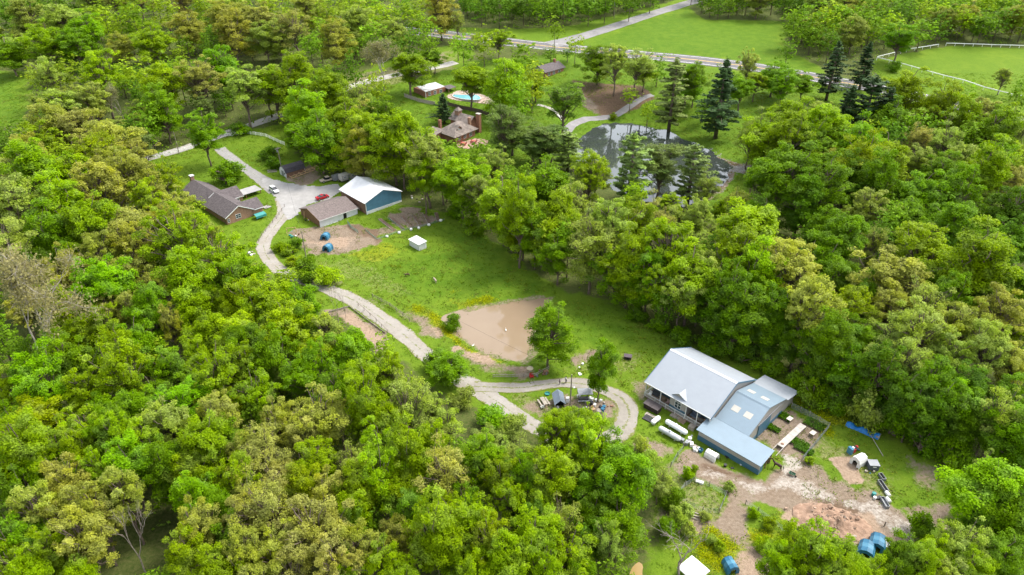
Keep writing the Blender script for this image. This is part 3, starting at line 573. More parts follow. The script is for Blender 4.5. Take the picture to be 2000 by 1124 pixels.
CROWNS = """
D15,35,28 P60,55,46 D85,18,30 D130,14,28 P182,10,26 P128,58,30 L190,30,36 L252,26,26 T275,10,30 Y330,42,32 T358,20,26 L402,20,30 P442,26,27
O370,72,36 O440,55,32 O482,62,28 O460,92,36 V172,82,46 L212,62,34 M266,56,36 Y300,92,42 O240,102,20 L98,98,46 M150,102,32 M20,112,42 P86,138,28 Y126,128,27
L198,150,50 L322,160,50 T386,150,36 P474,165,48 D270,168,22 P110,192,50 P180,184,32 L104,202,30 T152,232,42 O95,232,36 Y65,256,46 O200,268,46 D8,252,30 D40,240,20
M290,262,26 D255,256,24 M318,222,30 M345,130,30 M430,125,32 Y250,130,28 D420,100,24 M60,20,25 Y310,20,28 L470,20,26 T225,12,24
Y530,22,36 O600,26,40 Y640,42,36 Y555,52,40 T512,72,30 P520,88,26 T577,85,32 P546,88,25 M626,92,26 O656,102,30 P700,58,30 L690,20,40 L750,42,46 L802,42,46 M730,82,28 P772,74,26 O862,46,30 Y850,16,30 M830,80,26 D800,95,22 D770,110,18 D690,125,20 D660,128,18 M610,120,24
D905,12,22 D940,20,24 D975,25,24 D1000,15,24 D1022,18,26 M1060,22,30 D1100,22,26 D1150,20,26 D1182,15,24 D1230,12,22 D1270,8,20 M1040,0,26 M1120,2,24 D960,0,24 M1200,0,24
L575,152,36 P520,168,32 L540,205,60 Y640,162,40 L600,232,46 P700,172,25 L672,222,42 T714,208,22 M752,205,36 Y735,165,22 L560,255,40 M620,270,40 Y700,255,36 L735,270,34
M840,116,20 M905,106,22 L945,100,22 L985,150,52 M1025,120,26 Y1040,150,26 M1010,190,30
O705,302,26 L815,266,42 L782,278,38 L868,318,28 L770,312,52 P835,332,42 L900,330,44 M890,392,30 P865,360,26 M920,400,28 P965,322,26 M940,300,26
L985,400,52 P945,440,30 M990,350,30 L1020,440,36 M1000,480,30 M930,355,26
M1070,338,42 Y1148,352,36 L1095,420,38 Y1072,452,30 M1030,400,28 P1120,395,26 T1265,415,30 L1240,395,24 T1292,440,26 L1240,442,36 P1190,452,44 P1155,485,46 P1152,540,44 P1330,425,26 P1362,432,26 P1440,392,22 M1110,470,28 Y1060,500,30 M1090,530,30 L1030,520,22
L1302,482,54 L1230,512,42 P1372,512,34 D1402,485,28 L1460,445,62 L1440,505,50 L1480,540,46 M1045,482,30 L1012,480,34 P1335,560,36 M1200,560,36 M1260,560,34 L1290,545,34 D1400,550,30 M1420,580,34
L1500,244,42 Y1560,226,50 L1612,246,40 Y1540,268,40 P1470,262,26 D1640,268,26 V1680,275,36 T1790,268,26 P1850,272,28 M1590,270,36 P1610,215,30 M1620,300,30
M1545,76,26 M1580,62,30 Y1610,56,30 M1640,52,30 P1665,72,24 P1602,22,30 O1650,22,30 M1690,62,26 M1700,30,28 D1538,104,16 L1735,62,25 M1800,66,26 D1760,30,24 L1822,30,28 O1842,46,22 O1890,40,22 L1870,72,20 M1920,52,26 D1945,62,22 O1982,42,26 M1990,76,22 M1855,20,28 L1930,15,28 M1780,5,26 Y1720,5,26 D1370,20,18 D1402,22,18 D1440,22,20 P1480,18,22 D1530,20,22 D1565,12,22 M1350,2,20 M1460,0,24 D1510,0,22 M1960,10,26 D1830,72,18 D1900,75,16 M1580,100,22 D1620,92,20
Y1770,172,50 M1745,215,34 Y1842,198,32 M1888,195,28 T1925,212,30 L1880,232,32 M1940,252,36 L1975,222,32 M1800,235,30 D1740,255,30 M1990,200,24 Y1700,245,26 M1905,265,30 D1830,250,26 P1990,262,26
M1530,345,60 M1602,358,46 D1570,385,36 Y1690,312,42 Y1732,306,36 O1620,310,22 P1800,302,30 P1870,312,30 L1750,332,28 D1660,335,34 M1720,355,36 M1800,362,42 M1782,402,36 P1700,405,36 M1745,432,30 M1620,432,34 M1652,462,42 M1870,422,42 M1872,372,36 L1930,338,38 T1978,352,28 P1920,362,22 D1980,402,42 D1992,445,36 M1930,452,30 Y1810,478,52 D1720,452,30 O1750,530,74 Y1905,525,70 O1550,525,54 M1622,500,34 M1640,530,40 P1702,480,24 D1490,400,36 M1500,330,36 M1840,330,34 D1850,455,30 D1960,490,30 D1590,440,26 M1760,380,30 D1830,400,26 M1940,300,32 D1685,370,26 Y1985,300,30
L70,340,50 O62,298,36 Y180,312,50 P8,320,30 Y155,348,36 O230,332,36 O200,378,46 O265,352,46 Y312,346,32 O330,392,34 O370,432,28 L290,400,34 T225,432,58 O302,425,32 L120,402,50 M105,472,46 L172,458,50 D80,440,36 M125,500,40 O270,486,40 L350,468,54 O400,468,28 P25,422,52 P15,500,46 O195,512,36 O120,542,36 O245,532,36 V210,560,46 O312,545,32 L370,548,46 L438,522,46 M470,552,40 D60,520,40 D240,475,26 M320,500,30 O260,290,36 Y130,300,30 M40,400,30 D150,515,26
S35,605,72 V180,580,34 O215,602,30 O265,608,26 M300,612,32 L375,592,36 L440,582,32 L490,592,36 Y120,612,36 Y160,642,36 Y205,645,30 M265,668,36 O335,640,22 L410,642,40 L460,642,46 M480,684,36 L385,692,32 M330,712,36 L230,692,32 M132,702,40 V75,748,44 Y165,752,42 L245,732,46 V360,775,42 Y425,735,42 Y455,782,32 L20,762,32 Y60,794,46 M20,812,36 M200,795,36 M270,802,36 P330,822,46 Y165,825,46 O440,825,36 M235,835,32 L480,725,32 D60,690,30 M300,760,30 D180,690,24 Y110,650,24 L300,670,26 Y400,790,26 M110,790,28
L540,592,52 M585,592,34 L562,642,46 L520,662,36 M540,702,42 L602,692,36 P640,655,34 V682,672,42 L752,694,28 M590,742,32 P540,742,18 L705,742,44 M660,762,36 L765,745,32 L800,760,24 O625,800,50 O545,812,42 L715,802,38 P795,798,46 P870,818,30 M660,805,24 T590,840,36 L500,770,36 M510,720,30 M620,725,30 P850,850,30 L690,830,24 L760,840,34 D640,845,20 M830,850,28 L500,620,32 M600,650,30  M490,810,24
M1160,578,40 L1222,572,36 M1260,602,32 L1342,602,52 P1372,552,32 D1440,612,46 M1462,662,40 D1402,645,40 Y1480,575,36 D1505,600,36 M1300,590,30 D1300,625,24 M1510,650,36 D1380,680,26 D1490,690,30
O1572,610,46 P1575,660,34 Y1652,602,40 D1640,645,46 M1620,688,40 O1740,602,38 P1802,602,40 P1745,645,42 P1792,655,44 O1870,642,40 O1950,622,50 P1930,692,42 P1860,695,40 P1720,702,34 P1772,705,36 M1850,592,36 O1982,702,40 D1702,762,40 V1872,772,40 P1950,802,38 D1830,802,36 D1900,745,40 D1760,780,34 M1690,650,36 D1690,580,30 D1550,700,30 D1660,720,36 M1990,570,40 M1920,570,36 M1820,740,36 M1980,760,36 D1780,820,30 M1880,830,34 D1840,850,30 D1600,740,26 M1830,560,30 D1960,850,26 Y1995,640,36 D1750,745,26
L50,882,50 L102,872,42 M20,925,40 L240,852,34 V245,902,46 L290,872,36 M330,912,38 L400,882,46 Y372,925,36 V382,985,38 O130,942,46 O182,992,46 O242,972,38 O70,1002,42 O160,1052,52 Y90,1075,42 M20,1055,42 L20,1105,42 O392,1040,42 Y362,1085,36 M430,1000,36 M452,1055,36 T482,1015,42 O480,885,36 Y460,942,36 Y150,880,36 L190,930,30 M45,955,30 O120,1000,36 O215,1075,36 L150,1115,36 Y420,1110,40 O480,1090,36 L60,1125,36 M440,845,34 M200,870,30 Y20,865,36
T522,882,46 T545,935,42 L620,892,44 O642,962,42 T612,1035,60 T570,1000,30 T520,1002,46 O540,1072,46 P690,902,38 L745,862,40 L742,942,42 L700,965,34 L800,902,46 L780,945,36 O770,1050,36 L692,1002,32 L750,1105,40 T870,922,46 M810,985,38 L855,1052,52 L790,1115,36 V945,902,40 L982,932,36 L930,1022,42 Y960,1072,42 L985,1105,40 O690,1070,42 T660,1110,40 Y880,1000,30 M700,1030,30 M840,960,26 D720,1000,24 M910,970,32 Y590,950,36 O470,960,28 M900,1090,36 L1000,985,32 M800,1010,30 L850,870,32 P985,870,26 T570,1110,36 O500,1115,36 L930,1125,34 L680,1130,30 D895,940,22
P1018,882,32 L1082,852,36 L1090,925,44 L1152,882,46 M1150,935,40 M1220,942,52 M1215,1000,42 L1055,1042,46 P1102,1012,40 L1110,1072,46 D1030,1000,34 P1190,1060,28 L1010,1105,40 M1130,1120,34 M1160,985,36 L1050,970,32 M1020,940,32 D1170,1030,30 L1060,1125,36 M1195,905,36 L1120,860,30 L1145,835,24 D1140,1050,28
L1590,1085,52 L1555,1072,36 L1640,1095,42 L1520,1105,34 L1832,1085,32 P1882,1065,40 M1762,1095,32 M1965,1095,42 L1905,1118,36 V1950,952,62 M1985,900,46 M1980,1010,46 M1925,1000,36 D1855,872,32 D1790,860,28 M1930,872,36 L1690,1118,36 M1740,1125,30 L1590,1125,40 P1850,1125,34 L1800,1120,30 M1995,1060,30 L1640,1135,36
"""
import re
for code, a, c, r_ in re.findall(r'([A-Z])(-?\d+),(-?\d+),(\d+)', CROWNS): crown_at(code, float(a), float(c), float(r_))
n_listed = len(TREES)
# trees that stand free, rooted where their trunks meet the ground
for q in (('V', 412, 325, 222, 33), ('E', 1398, 263, 108, 46), ('Q', 1308, 239, 95, 40), ('E', 1613, 197, 82, 34), ('E', 1678, 176, 84, 28), ('E', 1676, 285, 150, 52), ('E', 1640, 282, 168, 38), ('E', 1712, 288, 172, 40), ('M', 1338, 205, 122, 30), ('M', 1440, 220, 140, 28), ('L', 1470, 200, 134, 22), ('M', 1560, 205, 138, 26), ('L', 655, 346, 312, 18), ('M', 615, 310, 250, 30), ('L', 655, 318, 256, 30), ('M', 590, 300, 240, 30), ('L', 1230, 205, 150, 20), ('M', 1370, 235, 165, 20), ('L', 803, 187, 98, 38), ('L', 922, 217, 112, 42), ('Q', 985, 322, 185, 38), ('E', 868, 243, 184, 24), ('Q', 1075, 325, 232, 34),
          ('W', 1098, 257, 140, 46), ('Q', 1000, 305, 205, 42), ('Q', 1052, 325, 236, 42), ('Q', 1108, 338, 262, 34), ('M', 1420, 205, 128, 24), ('L', 1255, 180, 118, 22), ('M', 1520, 215, 140, 26), ('M', 1000, 175, 112, 30), ('L', 1045, 200, 140, 26), ('M', 850, 145, 95, 22), ('N', 1165, 166, 76, 34), ('P', 1198, 187, 74, 26), ('P', 1240, 187, 82, 32), ('M', 1281, 170, 100, 20), ('P', 1452, 182, 90, 18), ('M', 1505, 190, 110, 32), ('M', 1082, 105, 30, 18), ('L', 1265, 226, 180, 18), ('M', 1350, 210, 120, 22), ('Y', 1122, 130, 62, 20),
          ('Q', 1225, 412, 276, 50), ('Q', 1281, 396, 262, 46), ('Q', 1340, 414, 296, 44), ('P', 1372, 430, 340, 26), ('P', 1160, 400, 318, 34), ('Y', 1300, 445, 385, 28), ('Q', 1040, 330, 250, 30), ('M', 1745, 126, 48, 32), ('P', 1948, 186, 126, 15), ('M', 1984, 196, 140, 14), ('Q', 412, 258, 178, 18), ('Q', 290, 318, 240, 20), ('S', 246, 248, 165, 22), ('S', 752, 178, 80, 32),
          ('N', 1070, 718, 592, 44), ('N', 1168, 786, 645, 28), ('M', 876, 752, 688, 38), ('L', 833, 418, 290, 30), ('L', 1015, 524, 345, 40), ('B', 663, 640, 560, 10), ('B', 676, 622, 570, 10), ('B', 1318, 1140, 1005, 55), ('B', 288, 1124, 985, 36), ('P', 1282, 985, 920, 24), ('P', 1885, 990, 885, 20), ('D', 1075, 128, 84, 20), ('D', 1108, 122, 92, 16), ('L', 895, 120, 62, 16), ('P', 895, 85, 14, 14), ('L', 975, 118, 50, 26), ('P', 935, 92, 62, 18), ('L', 1090, 868, 796, 34), ('L', 1150, 868, 812, 26)): rooted(*q)
for q in (('H', 448, 358, 314, 31, 'V'), ('H', 565, 497, 478, 16, 'L'), ('H', 578, 488, 462, 14, 'M'), ('H', 606, 508, 496, 9, 'M'), ('H', 1200, 213, 198, 8, 'L'), ('H', 884, 640, 614, 17, 'D'), ('H', 550, 490, 474, 14, 'L'), ('H', 575, 515, 500, 16, 'Y'), ('H', 528, 310, 285, 16, 'D'), ('H', 535, 330, 305, 16, 'D'),
          ('H', 1580, 790, 740, 28, 'M'), ('H', 1555, 765, 728, 22, 'M'), ('H', 1625, 800, 760, 26, 'M'), ('H', 1680, 830, 760, 34, 'P'), ('H', 1740, 850, 790, 32, 'M'), ('H', 1800, 885, 830, 32, 'D'), ('H', 1850, 905, 850, 30, 'M'), ('H', 1330, 672, 640, 24, 'D'), ('H', 1390, 690, 660, 24, 'M'), ('H', 1450, 705, 672, 26, 'D'), ('H', 1500, 725, 690, 26, 'M'), ('H', 1285, 645, 618, 22, 'M'),
          ('H', 1240, 625, 600, 22, 'D'), ('H', 1340, 935, 912, 13, 'L'), ('H', 1352, 930, 908, 9, 'L'), ('H', 1425, 958, 942, 11, 'P'), ('H', 1300, 965, 930, 20, 'P'), ('H', 1312, 990, 955, 20, 'M'), ('H', 1318, 1025, 990, 20, 'P'), ('H', 1345, 1045, 1022, 15, 'P'), ('H', 1300, 1045, 1010, 20, 'M'), ('H', 1375, 1015, 1000, 12, 'P'), ('H', 1468, 1010, 992, 12, 'L'), ('H', 1500, 1030, 1010, 14, 'Y'), ('H', 1490, 1075, 1050, 16, 'L'), ('H', 1270, 905, 880, 16, 'P'), ('H', 1405, 1075, 1058, 12, 'Y'), ('H', 1388, 1060, 1045, 11, 'P'), ('H', 960, 835, 795, 30, 'M'), ('H', 1000, 850, 815, 26, 'P'), ('H', 905, 790, 760, 22, 'P'), ('H', 1580, 905, 892, 10, 'Y'), ('H', 455, 500, 470, 20, 'P'), ('H', 600, 545, 505, 26, 'M'), ('H', 640, 555, 520, 24, 'L'),
          ('H', 890, 425, 400, 20, 'M'), ('H', 925, 455, 425, 22, 'M'), ('H', 1440, 412, 380, 20, 'P'), ('H', 1410, 430, 400, 18, 'L'), ('H', 1250, 880, 850, 14, 'P'), ('H', 1290, 960, 925, 18, 'P'), ('H', 1340, 1010, 985, 16, 'P'), ('H', 1790, 1040, 1000, 24, 'M'), ('H', 1745, 140, 118, 12, 'D'), ('H', 850, 720, 690, 20, 'M'), ('H', 1000, 140, 120, 16, 'D'), ('H', 470, 262, 240, 18, 'M')):
    rooted(*q[:5]); t = TREES[-1]; TREES[-1] = t+(q[5],)
n_free = len(TREES)
# the wood between the crowns one can name: fill the canopy where it would show holes
CANOPY = [[(-60, -20), (880, -20), (880, 45), (850, 85), (700, 110), (640, 100), (560, 125), (480, 130), (440, 185), (400, 195), (300, 235), (262, 290), (330, 305), (435, 400), (445, 480), (520, 515), (590, 545), (630, 600), (635, 640), (720, 700), (790, 740), (850, 765), (900, 810), (980, 840), (1040, 870), (1150, 870), (1220, 900), (1265, 960), (1255, 1040), (1225, 1150), (-60, 1150), (-60, 250), (45, 235), (60, 190), (40, 135), (-60, 130)],
          [(500, 150), (640, 130), (720, 200), (740, 230), (880, 280), (1000, 330), (1060, 320), (1130, 370), (1200, 410), (1330, 440), (1430, 420), (1470, 300), (1520, 210), (1600, 230), (1740, 200), (1900, 215), (2060, 220), (2060, 840), (1940, 850), (1850, 830), (1720, 800), (1560, 720), (1480, 670), (1300, 620), (1180, 555), (1090, 520), (1010, 480), (930, 420), (870, 390), (840, 340), (740, 320), (600, 300), (520, 230)],
          [(900, -25), (1330, -25), (1290, 5), (1200, 25), (1120, 35), (1000, 38), (900, 30)], [(1360, -25), (2060, -25), (2060, 70), (1800, 68), (1720, 85), (1560, 95), (1535, 50), (1370, 25)], [(1900, 1040), (2060, 1000), (2060, 1150), (1780, 1150), (1840, 1060)]]
pts = np.array([(t[1], t[2]) for t in TREES]); rad = np.array([t[3] for t in TREES]); fill = np.random.default_rng(5); codes = [t[0] for t in TREES]
clear = [poly(K) for K in (K3, K4, K5)]
for attempt in range(14000):
    C_ = CANOPY[fill.choice(5, p=[.42, .36, .08, .12, .02])]; lo = np.min(C_, 0); hi = np.max(C_, 0); q = fill.uniform(lo, hi)
    if sd1(q[0], q[1], np.array(C_, float)) < 0: continue
    p = G(q[0], q[1], 9.0 if q[1] > 120 else 3.5); d = np.hypot(pts[:, 0]-p.x, pts[:, 1]-p.y); Rm = fill.uniform(3.0, 4.6)*(1.15 if q[1] < 320 else 1)
    if (d < (rad*.80+Rm*.70)*(.72 if q[1] < 320 else 1.0)).any() or any(sd1(p.x, p.y, K) > 0 for K in clear) or blocked(p.x, p.y, Rm): continue
    j = int(np.argsort(d)[fill.integers(0, 4)]); code = codes[j] if codes[j] in 'LVMDYOP' else 'M'
    if fill.random() < .35: code = 'M' if code != 'M' else 'D'
    TREES.append((code, p.x, p.y, Rm, fill.uniform(10.5, 13.5), q[0], q[1])); pts = np.vstack([pts, (p.x, p.y)]); rad = np.append(rad, Rm); codes.append(code)
# at most 300 of one kind stand alone; the rest of the wood is one mass
app = [t[3]*PX((t[1], t[2], ZG(t[1], t[2])+10))[2]*(1.25 if i < n_listed else .6 if len(t) < 8 and i >= n_free else 2) for i, t in enumerate(TREES)]
single = set()
for nm in set(k[2] for k in KINDS.values()):
    ids = sorted([i for i, t in enumerate(TREES) if KINDS[t[0]][2] == nm], key=lambda i: -app[i]); single |= set(ids[:300])
print('TRIS woodland fill', len(TREES)-len(single))
print('trees listed', n_listed, 'total', len(TREES), 'single', len(single))
CELL = [["at the top left corner", "beyond the lane at top left", "behind the pool house lane", "beyond the highway", "around the far green field", "behind the white-railed paddock"],
        ["left of the white lane fence", "between lane and barns", "around the stone house", "around the dark pond", "right of the dark pond", "below the white-railed paddock"],
        ["at the left edge", "beside the brick house", "along the meadow's upper edge", "between meadow and dark pond", "in the wood above the barn", "at the right edge"],
        ["near the pale sycamore", "in the wood left of the drive", "beside the gravel drive", "around the brown pond", "behind the metal barn", "right of the metal barn"],
        ["in the bottom left corner", "around the bottom dead tree", "in the bottom wood", "in the bottom wood by the track", "by the mulch heap", "in the bottom right corner"]]
ORD = ['leftmost', 'second', 'third', 'fourth', 'fifth', 'sixth', 'seventh', 'eighth', 'ninth', 'tenth', 'eleventh', 'twelfth', 'thirteenth', 'fourteenth', 'fifteenth']
def cell(px, py):
    r_ = 0 if py < 140 else 1 if py < 340 else 2 if py < 560 else 3 if py < 820 else 4; return r_, min(5, max(0, int(px/2000*6)))
groups = {}
for i, t in enumerate(TREES):
    if i in single: groups.setdefault((t[0] if len(t) < 8 else 'H'+t[7],)+cell(t[5], t[6]), []).append(i)
LABEL = {}
for key, ids in groups.items():
    look = KINDS[key[0][0]][4] if len(key[0]) < 2 else {'V': 'dense round vivid green shrub', 'L': 'lime green shrub', 'M': 'mid green shrub', 'D': 'deep green shrub', 'P': 'pale sage shrub', 'Y': 'yellow-green shrub'}[key[0][1]]
    ids.sort(key=lambda i: TREES[i][5])
    for k, i in enumerate(ids):
        o_ = '' if len(ids) == 1 else ', '+('leftmost' if k == 0 else 'rightmost' if k == len(ids)-1 else ORD[min(k, 14)]+' from left'); LABEL[i] = f'{look} {CELL[key[1]][key[2]]}{o_}'
tr_rng = np.random.default_rng(3); LV, LT, LC, TV, TF = [], [], [], [], []
def raw(me):
    v = np.empty(len(me.vertices)*3, np.float32); me.vertices.foreach_get('co', v); return v.reshape(-1, 3)
RAW = {}
for i, t in enumerate(TREES):
    code, x, y, Rm, H_ = t[:5]; kn = KINDS[code]; fam = kn[0][int(tr_rng.integers(len(kn[0])))]
    if code in 'LVMDY' and (t[6] < 110 or (code == 'D')) and i < n_listed: fam = 'tall'
    if (i in LOW or t[6] < 330) and i < n_listed and code in 'LVMDYO': fam = 'tall' if tr_rng.random() < .8 else fam
    if i >= n_free: fam = 'tall' if code in 'MD' or t[6] < 130 else fam
    if t[6] < 120 and code in 'OP' and i < n_listed: fam = 'tall'
    pr = PROTO[fam]; cr, tk, R0, H0 = pr[int(tr_rng.integers(len(pr)))]
    z = ZG(x, y); ang = tr_rng.uniform(0, 6.28); sca = (Rm/R0, Rm/R0, H_/H0); base = np.array(KINDS[t[7]][1] if len(t) > 7 else kn[1]); v = tr_rng.normal(1, .09)*(1+tr_rng.normal(0, .03, 3)); lc = np.clip(base*v, .004, 1)
    if i in single or cr is None:
        root = thing(kn[2], LABEL[i], kn[3], (x, y, z), 0, ('woodland ' if kn[3] == 'tree' else 'scattered ')+kn[2].replace('_', ' ')+'s')
        inst('trunk', tk, root, rot=(0, 0, ang), scale=sca)
        if cr is not None: inst('crown', cr, root, rot=(0, 0, ang), scale=sca).color = (*lc, 1)
    else:
        if cr.name not in RAW: RAW[cr.name] = raw(cr).reshape(-1, 4, 3)
        q = RAW[cr.name]; m_ = 760 if y < 230 else 420; q = q[tr_rng.choice(len(q), m_, replace=False)]; c0 = q.mean(1, keepdims=True); q = (q-c0)*(2.7 if y < 230 else 3.2)+c0
        ca, sa = math.cos(ang), math.sin(ang); q = q*np.array(sca); q = np.stack([q[..., 0]*ca-q[..., 1]*sa, q[..., 0]*sa+q[..., 1]*ca, q[..., 2]], -1)+np.array([x, y, z]); LV.append(q.reshape(-1, 3)); LC.append(np.repeat((lc*np.clip(tr_rng.normal(1, .22, (m_, 1)), .4, 1.7)), 4, 0))
        o_ = len(TV); TV += [(x+.3*math.cos(a), y+.3*math.sin(a), z-1) for a in (0, 2.1, 4.2)]+[(x, y, z+H_*.8)]; TF += [(o_, o_+1, o_+3), (o_+1, o_+2, o_+3), (o_+2, o_, o_+3)]
LV = np.concatenate(LV); LC = np.concatenate(LC); N_ = len(LV)//4
wm = bpy.data.meshes.new('background_woodland'); nt_ = len(TV); wm.vertices.add(N_*4+nt_); wm.vertices.foreach_set('co', np.concatenate([LV, np.array(TV)]).astype(np.float32).ravel()); nl_ = N_*4+len(TF)*3
wm.loops.add(nl_); wm.loops.foreach_set('vertex_index', np.concatenate([np.arange(N_*4), np.array(TF).ravel()+N_*4]).astype(np.int32)); wm.polygons.add(N_+len(TF)); wm.polygons.foreach_set('loop_start', np.concatenate([np.arange(N_)*4, N_*4+np.arange(len(TF))*3]).astype(np.int32)); wm.update(calc_edges=True)
a = wm.attributes.new('leafcol', 'FLOAT_COLOR', 'POINT'); a.data.foreach_set('color', np.column_stack([np.concatenate([LC, np.tile([.13, .10, .075], (nt_, 1))]), np.ones(N_*4+nt_)]).astype(np.float32).ravel())
fm = bpy.data.materials.new('wood leaves'); fm.use_nodes = True; n = fm.node_tree; b = n.nodes['Principled BSDF']; b.inputs['Roughness'].default_value = .65; b.inputs['Specular IOR Level'].default_value = .1
at = n.nodes.new('ShaderNodeAttribute'); at.attribute_name = 'leafcol'; n.links.new(at.outputs['Color'], b.inputs['Base Color']); tl = n.nodes.new('ShaderNodeBsdfTranslucent'); n.links.new(at.outputs['Color'], tl.inputs[0]); mx = n.nodes.new('ShaderNodeMixShader'); mx.inputs[0].default_value = .48
n.links.new(b.outputs[0], mx.inputs[1]); n.links.new(tl.outputs[0], mx.inputs[2]); n.links.new(mx.outputs[0], n.nodes['Material Output'].inputs[0]); wm.materials.append(fm)
wo = bpy.data.objects.new('background_woodland', wm); COL.objects.link(wo); wo['kind'] = 'stuff'; tag(wo, 'mass of smaller trees filling the woods between the larger crowns', 'woodland')
# brush and saplings on the forest floor, a mass nobody could count
k = np.where((cov[:, 3] > .6) & (GP[:, 0] > -330) & (GP[:, 0] < 330) & (GP[:, 1] > 55) & (GP[:, 1] < 470))[0]
und = np.random.default_rng(8); area_w = np.where(np.abs(GP[k, 0]) < 140, 1., 6.)*np.where(GP[k, 1] < 240, 1., 4.); pick = und.choice(k, 6000, p=area_w/area_w.sum()); Pn = []
for j in pick:
    m_ = 11; c0 = np.array([GP[j, 0], GP[j, 1], GZ[j]+und.uniform(.4, 1.6)]); Pn.append(c0+und.normal(0, 1, (m_, 3))*np.array([.9, .9, .5]))
Pn = np.concatenate(Pn); um = leaf_mesh('forest_underbrush', Pn, und.normal(0, .6, Pn.shape)+[0, 0, 1], .40, FOL, 9)
ub = bpy.data.objects.new('forest_underbrush', um); COL.objects.link(ub); ub.color = (.17, .29, .016, 1); ub['kind'] = 'stuff'; tag(ub, 'low green brush and saplings covering the forest floor', 'underbrush')
# ------------------------------------------------------------------ building materials
ROOF_M = wave_mat('pale galvanised roof', (.285, .31, .335), .3, 'X', .55, .02, .15, .025)
ROOF_B = wave_mat('light blue steel roof', (.18, .24, .285), .3, 'X', .55, .02, .15, .03)
RIDGE = mat('white ridge cap', (.72, .73, .74), .4, .04, 1)
TAUPE = wave_mat('taupe steel siding', (.36, .33, .30), .25, 'X', .5, .015, 0, .06)
TAUPEY = wave_mat('taupe steel siding end', (.36, .33, .30), .25, 'Y', .5, .015, 0, .06)
BLUE = mat('blue steel wainscot', (.06, .145, .215), .5, .1, 1)
BLUE2 = wave_mat('blue gable siding', (.085, .20, .29), .3, 'X', .5, .015, 0, .1)
TRIMW = mat('white trim', (.62, .62, .60), .5, .06, 2)
GLASS = glass_mat()
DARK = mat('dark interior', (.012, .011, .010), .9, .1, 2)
DECK = mat('weathered deck boards', (.26, .19, .13), .85, .2, 1.5, .2)
SHING = mat('brown grey shingles', (.155, .125, .115), .95, .22, 2.2, .8, 5, stretch=(1, 1, 1))
SHINGD = mat('dark grey shingles', (.105, .088, .088), .95, .22, 1.6, .7, 5)
SHINGG = mat('weathered grey shingles', (.20, .165, .14), .95, .25, .7, .6, 4)
BRICKM = mat('tan brick', (.30, .175, .115), .9, .16, 3, .3, 9)
BRICKR = mat('red brown brick', (.27, .125, .075), .9, .2, 3, .3, 9)
BROWN = mat('brown plywood siding', (.21, .115, .058), .85, .14, 1.5, .2, stretch=(6, 1, 1))
BROWN2 = mat('brown board wall', (.20, .115, .075), .85, .2, .9, .2, stretch=(8, 1, 1))
WHITEW = mat('white sheet siding', (.60, .61, .61), .55, .06, .8)
WROOF = mat('white coated roof', (.66, .66, .66), .5, .07, .35)
WOODP = mat('pale new lumber', (.52, .34, .18), .8, .15, 2)
WOODG = mat('grey weathered wood', (.33, .29, .24), .9, .2, 2, .2)
CONCP = mat('pale concrete', (.42, .38, .34), .9, .12, 1.2, .2)
SKYL = mat('translucent skylight', (.40, .385, .34), .4, .05, 1)
TEAL = mat('teal canvas', (.03, .22, .20), .6, .1, 1)
REDM = mat('red paint', (.42, .03, .03), .35, .1, 2)
BLACK = mat('black plastic', (.025, .024, .026), .5, .15, 2)
GREYM = mat('grey metal', (.22, .23, .24), .5, .12, 2, metal=.3)
TANKW = mat('white tank enamel', (.78, .79, .80), .3, .05, 1.5)
RUST = mat('rust stained metal', (.23, .13, .08), .8, .3, 2)
BLUEP = mat('blue moulded plastic', (.02, .125, .215), .4, .12, 1.5)
BLUEL = mat('light blue moulded plastic', (.06, .20, .30), .4, .12, 1.5)
WHITEP = mat('white moulded plastic', (.70, .69, .66), .45, .06, 1.5)
TARP = mat('blue tarpaulin', (.008, .15, .42), .45, .15, 2, .3)

def frame_window(parent, x0, x1, z0, z1, y, name='window', nx=2, nz=2, face=-1, m=None):
    """window in the plane y facing -y (face -1) or +y; frame bars proud of the pane"""
    f = MB(); t = .09; e = face*.05
    for a, c in ((x0, x0+t), (x1-t, x1)): f.box(a, c, min(y, y+2*e), max(y, y+2*e), z0, z1)
    for a, c in ((z0, z0+t), (z1-t, z1)): f.box(x0+t, x1-t, min(y, y+1.9*e), max(y, y+1.9*e), a, c)
    for k in range(1, nx): xm = x0+(x1-x0)*k/nx; f.box(xm-.03, xm+.03, min(y, y+1.8*e), max(y, y+1.8*e), z0+t, z1-t)
    for k in range(1, nz): zm = z0+(z1-z0)*k/nz; f.box(x0+t, x1-t, min(y, y+1.7*e), max(y, y+1.7*e), zm-.03, zm+.03)
    w_ = f.build(name, m or TRIMW, parent); B(x0+t, x1-t, min(y, y+.6*e), max(y, y+.6*e), z0+t, z1-t).build('pane', GLASS, w_); return w_
def frame_window_x(parent, y0, y1, z0, z1, x, face=1, name='window', n=2, nz=2):
    f = MB(); t = .09; e = face*.05; X = lambda k: (min(x, x+k*e), max(x, x+k*e))
    for a, c in ((y0, y0+t), (y1-t, y1)): f.box(*X(2), a, c, z0, z1)
    for a, c in ((z0, z0+t), (z1-t, z1)): f.box(*X(1.9), y0+t, y1-t, a, c)
    for k in range(1, n): ym = y0+(y1-y0)*k/n; f.box(*X(1.8), ym-.03, ym+.03, z0+t, z1-t)
    for k in range(1, nz): zm = z0+(z1-z0)*k/nz; f.box(*X(1.7), y0+t, y1-t, zm-.03, zm+.03)
    w_ = f.build(name, TRIMW, parent); B(*X(.6), y0+t, y1-t, z0+t, z1-t).build('pane', GLASS, w_); return w_
def gable_x(mb, x, y0, y1, z0, ze, yr, zr, th=.2):    # gable wall in the plane x
    mb.prism([(y0, z0), (y1, z0), (y1, ze), (yr, zr), (y0, ze)], x-th/2, x+th/2, 'x'); return mb
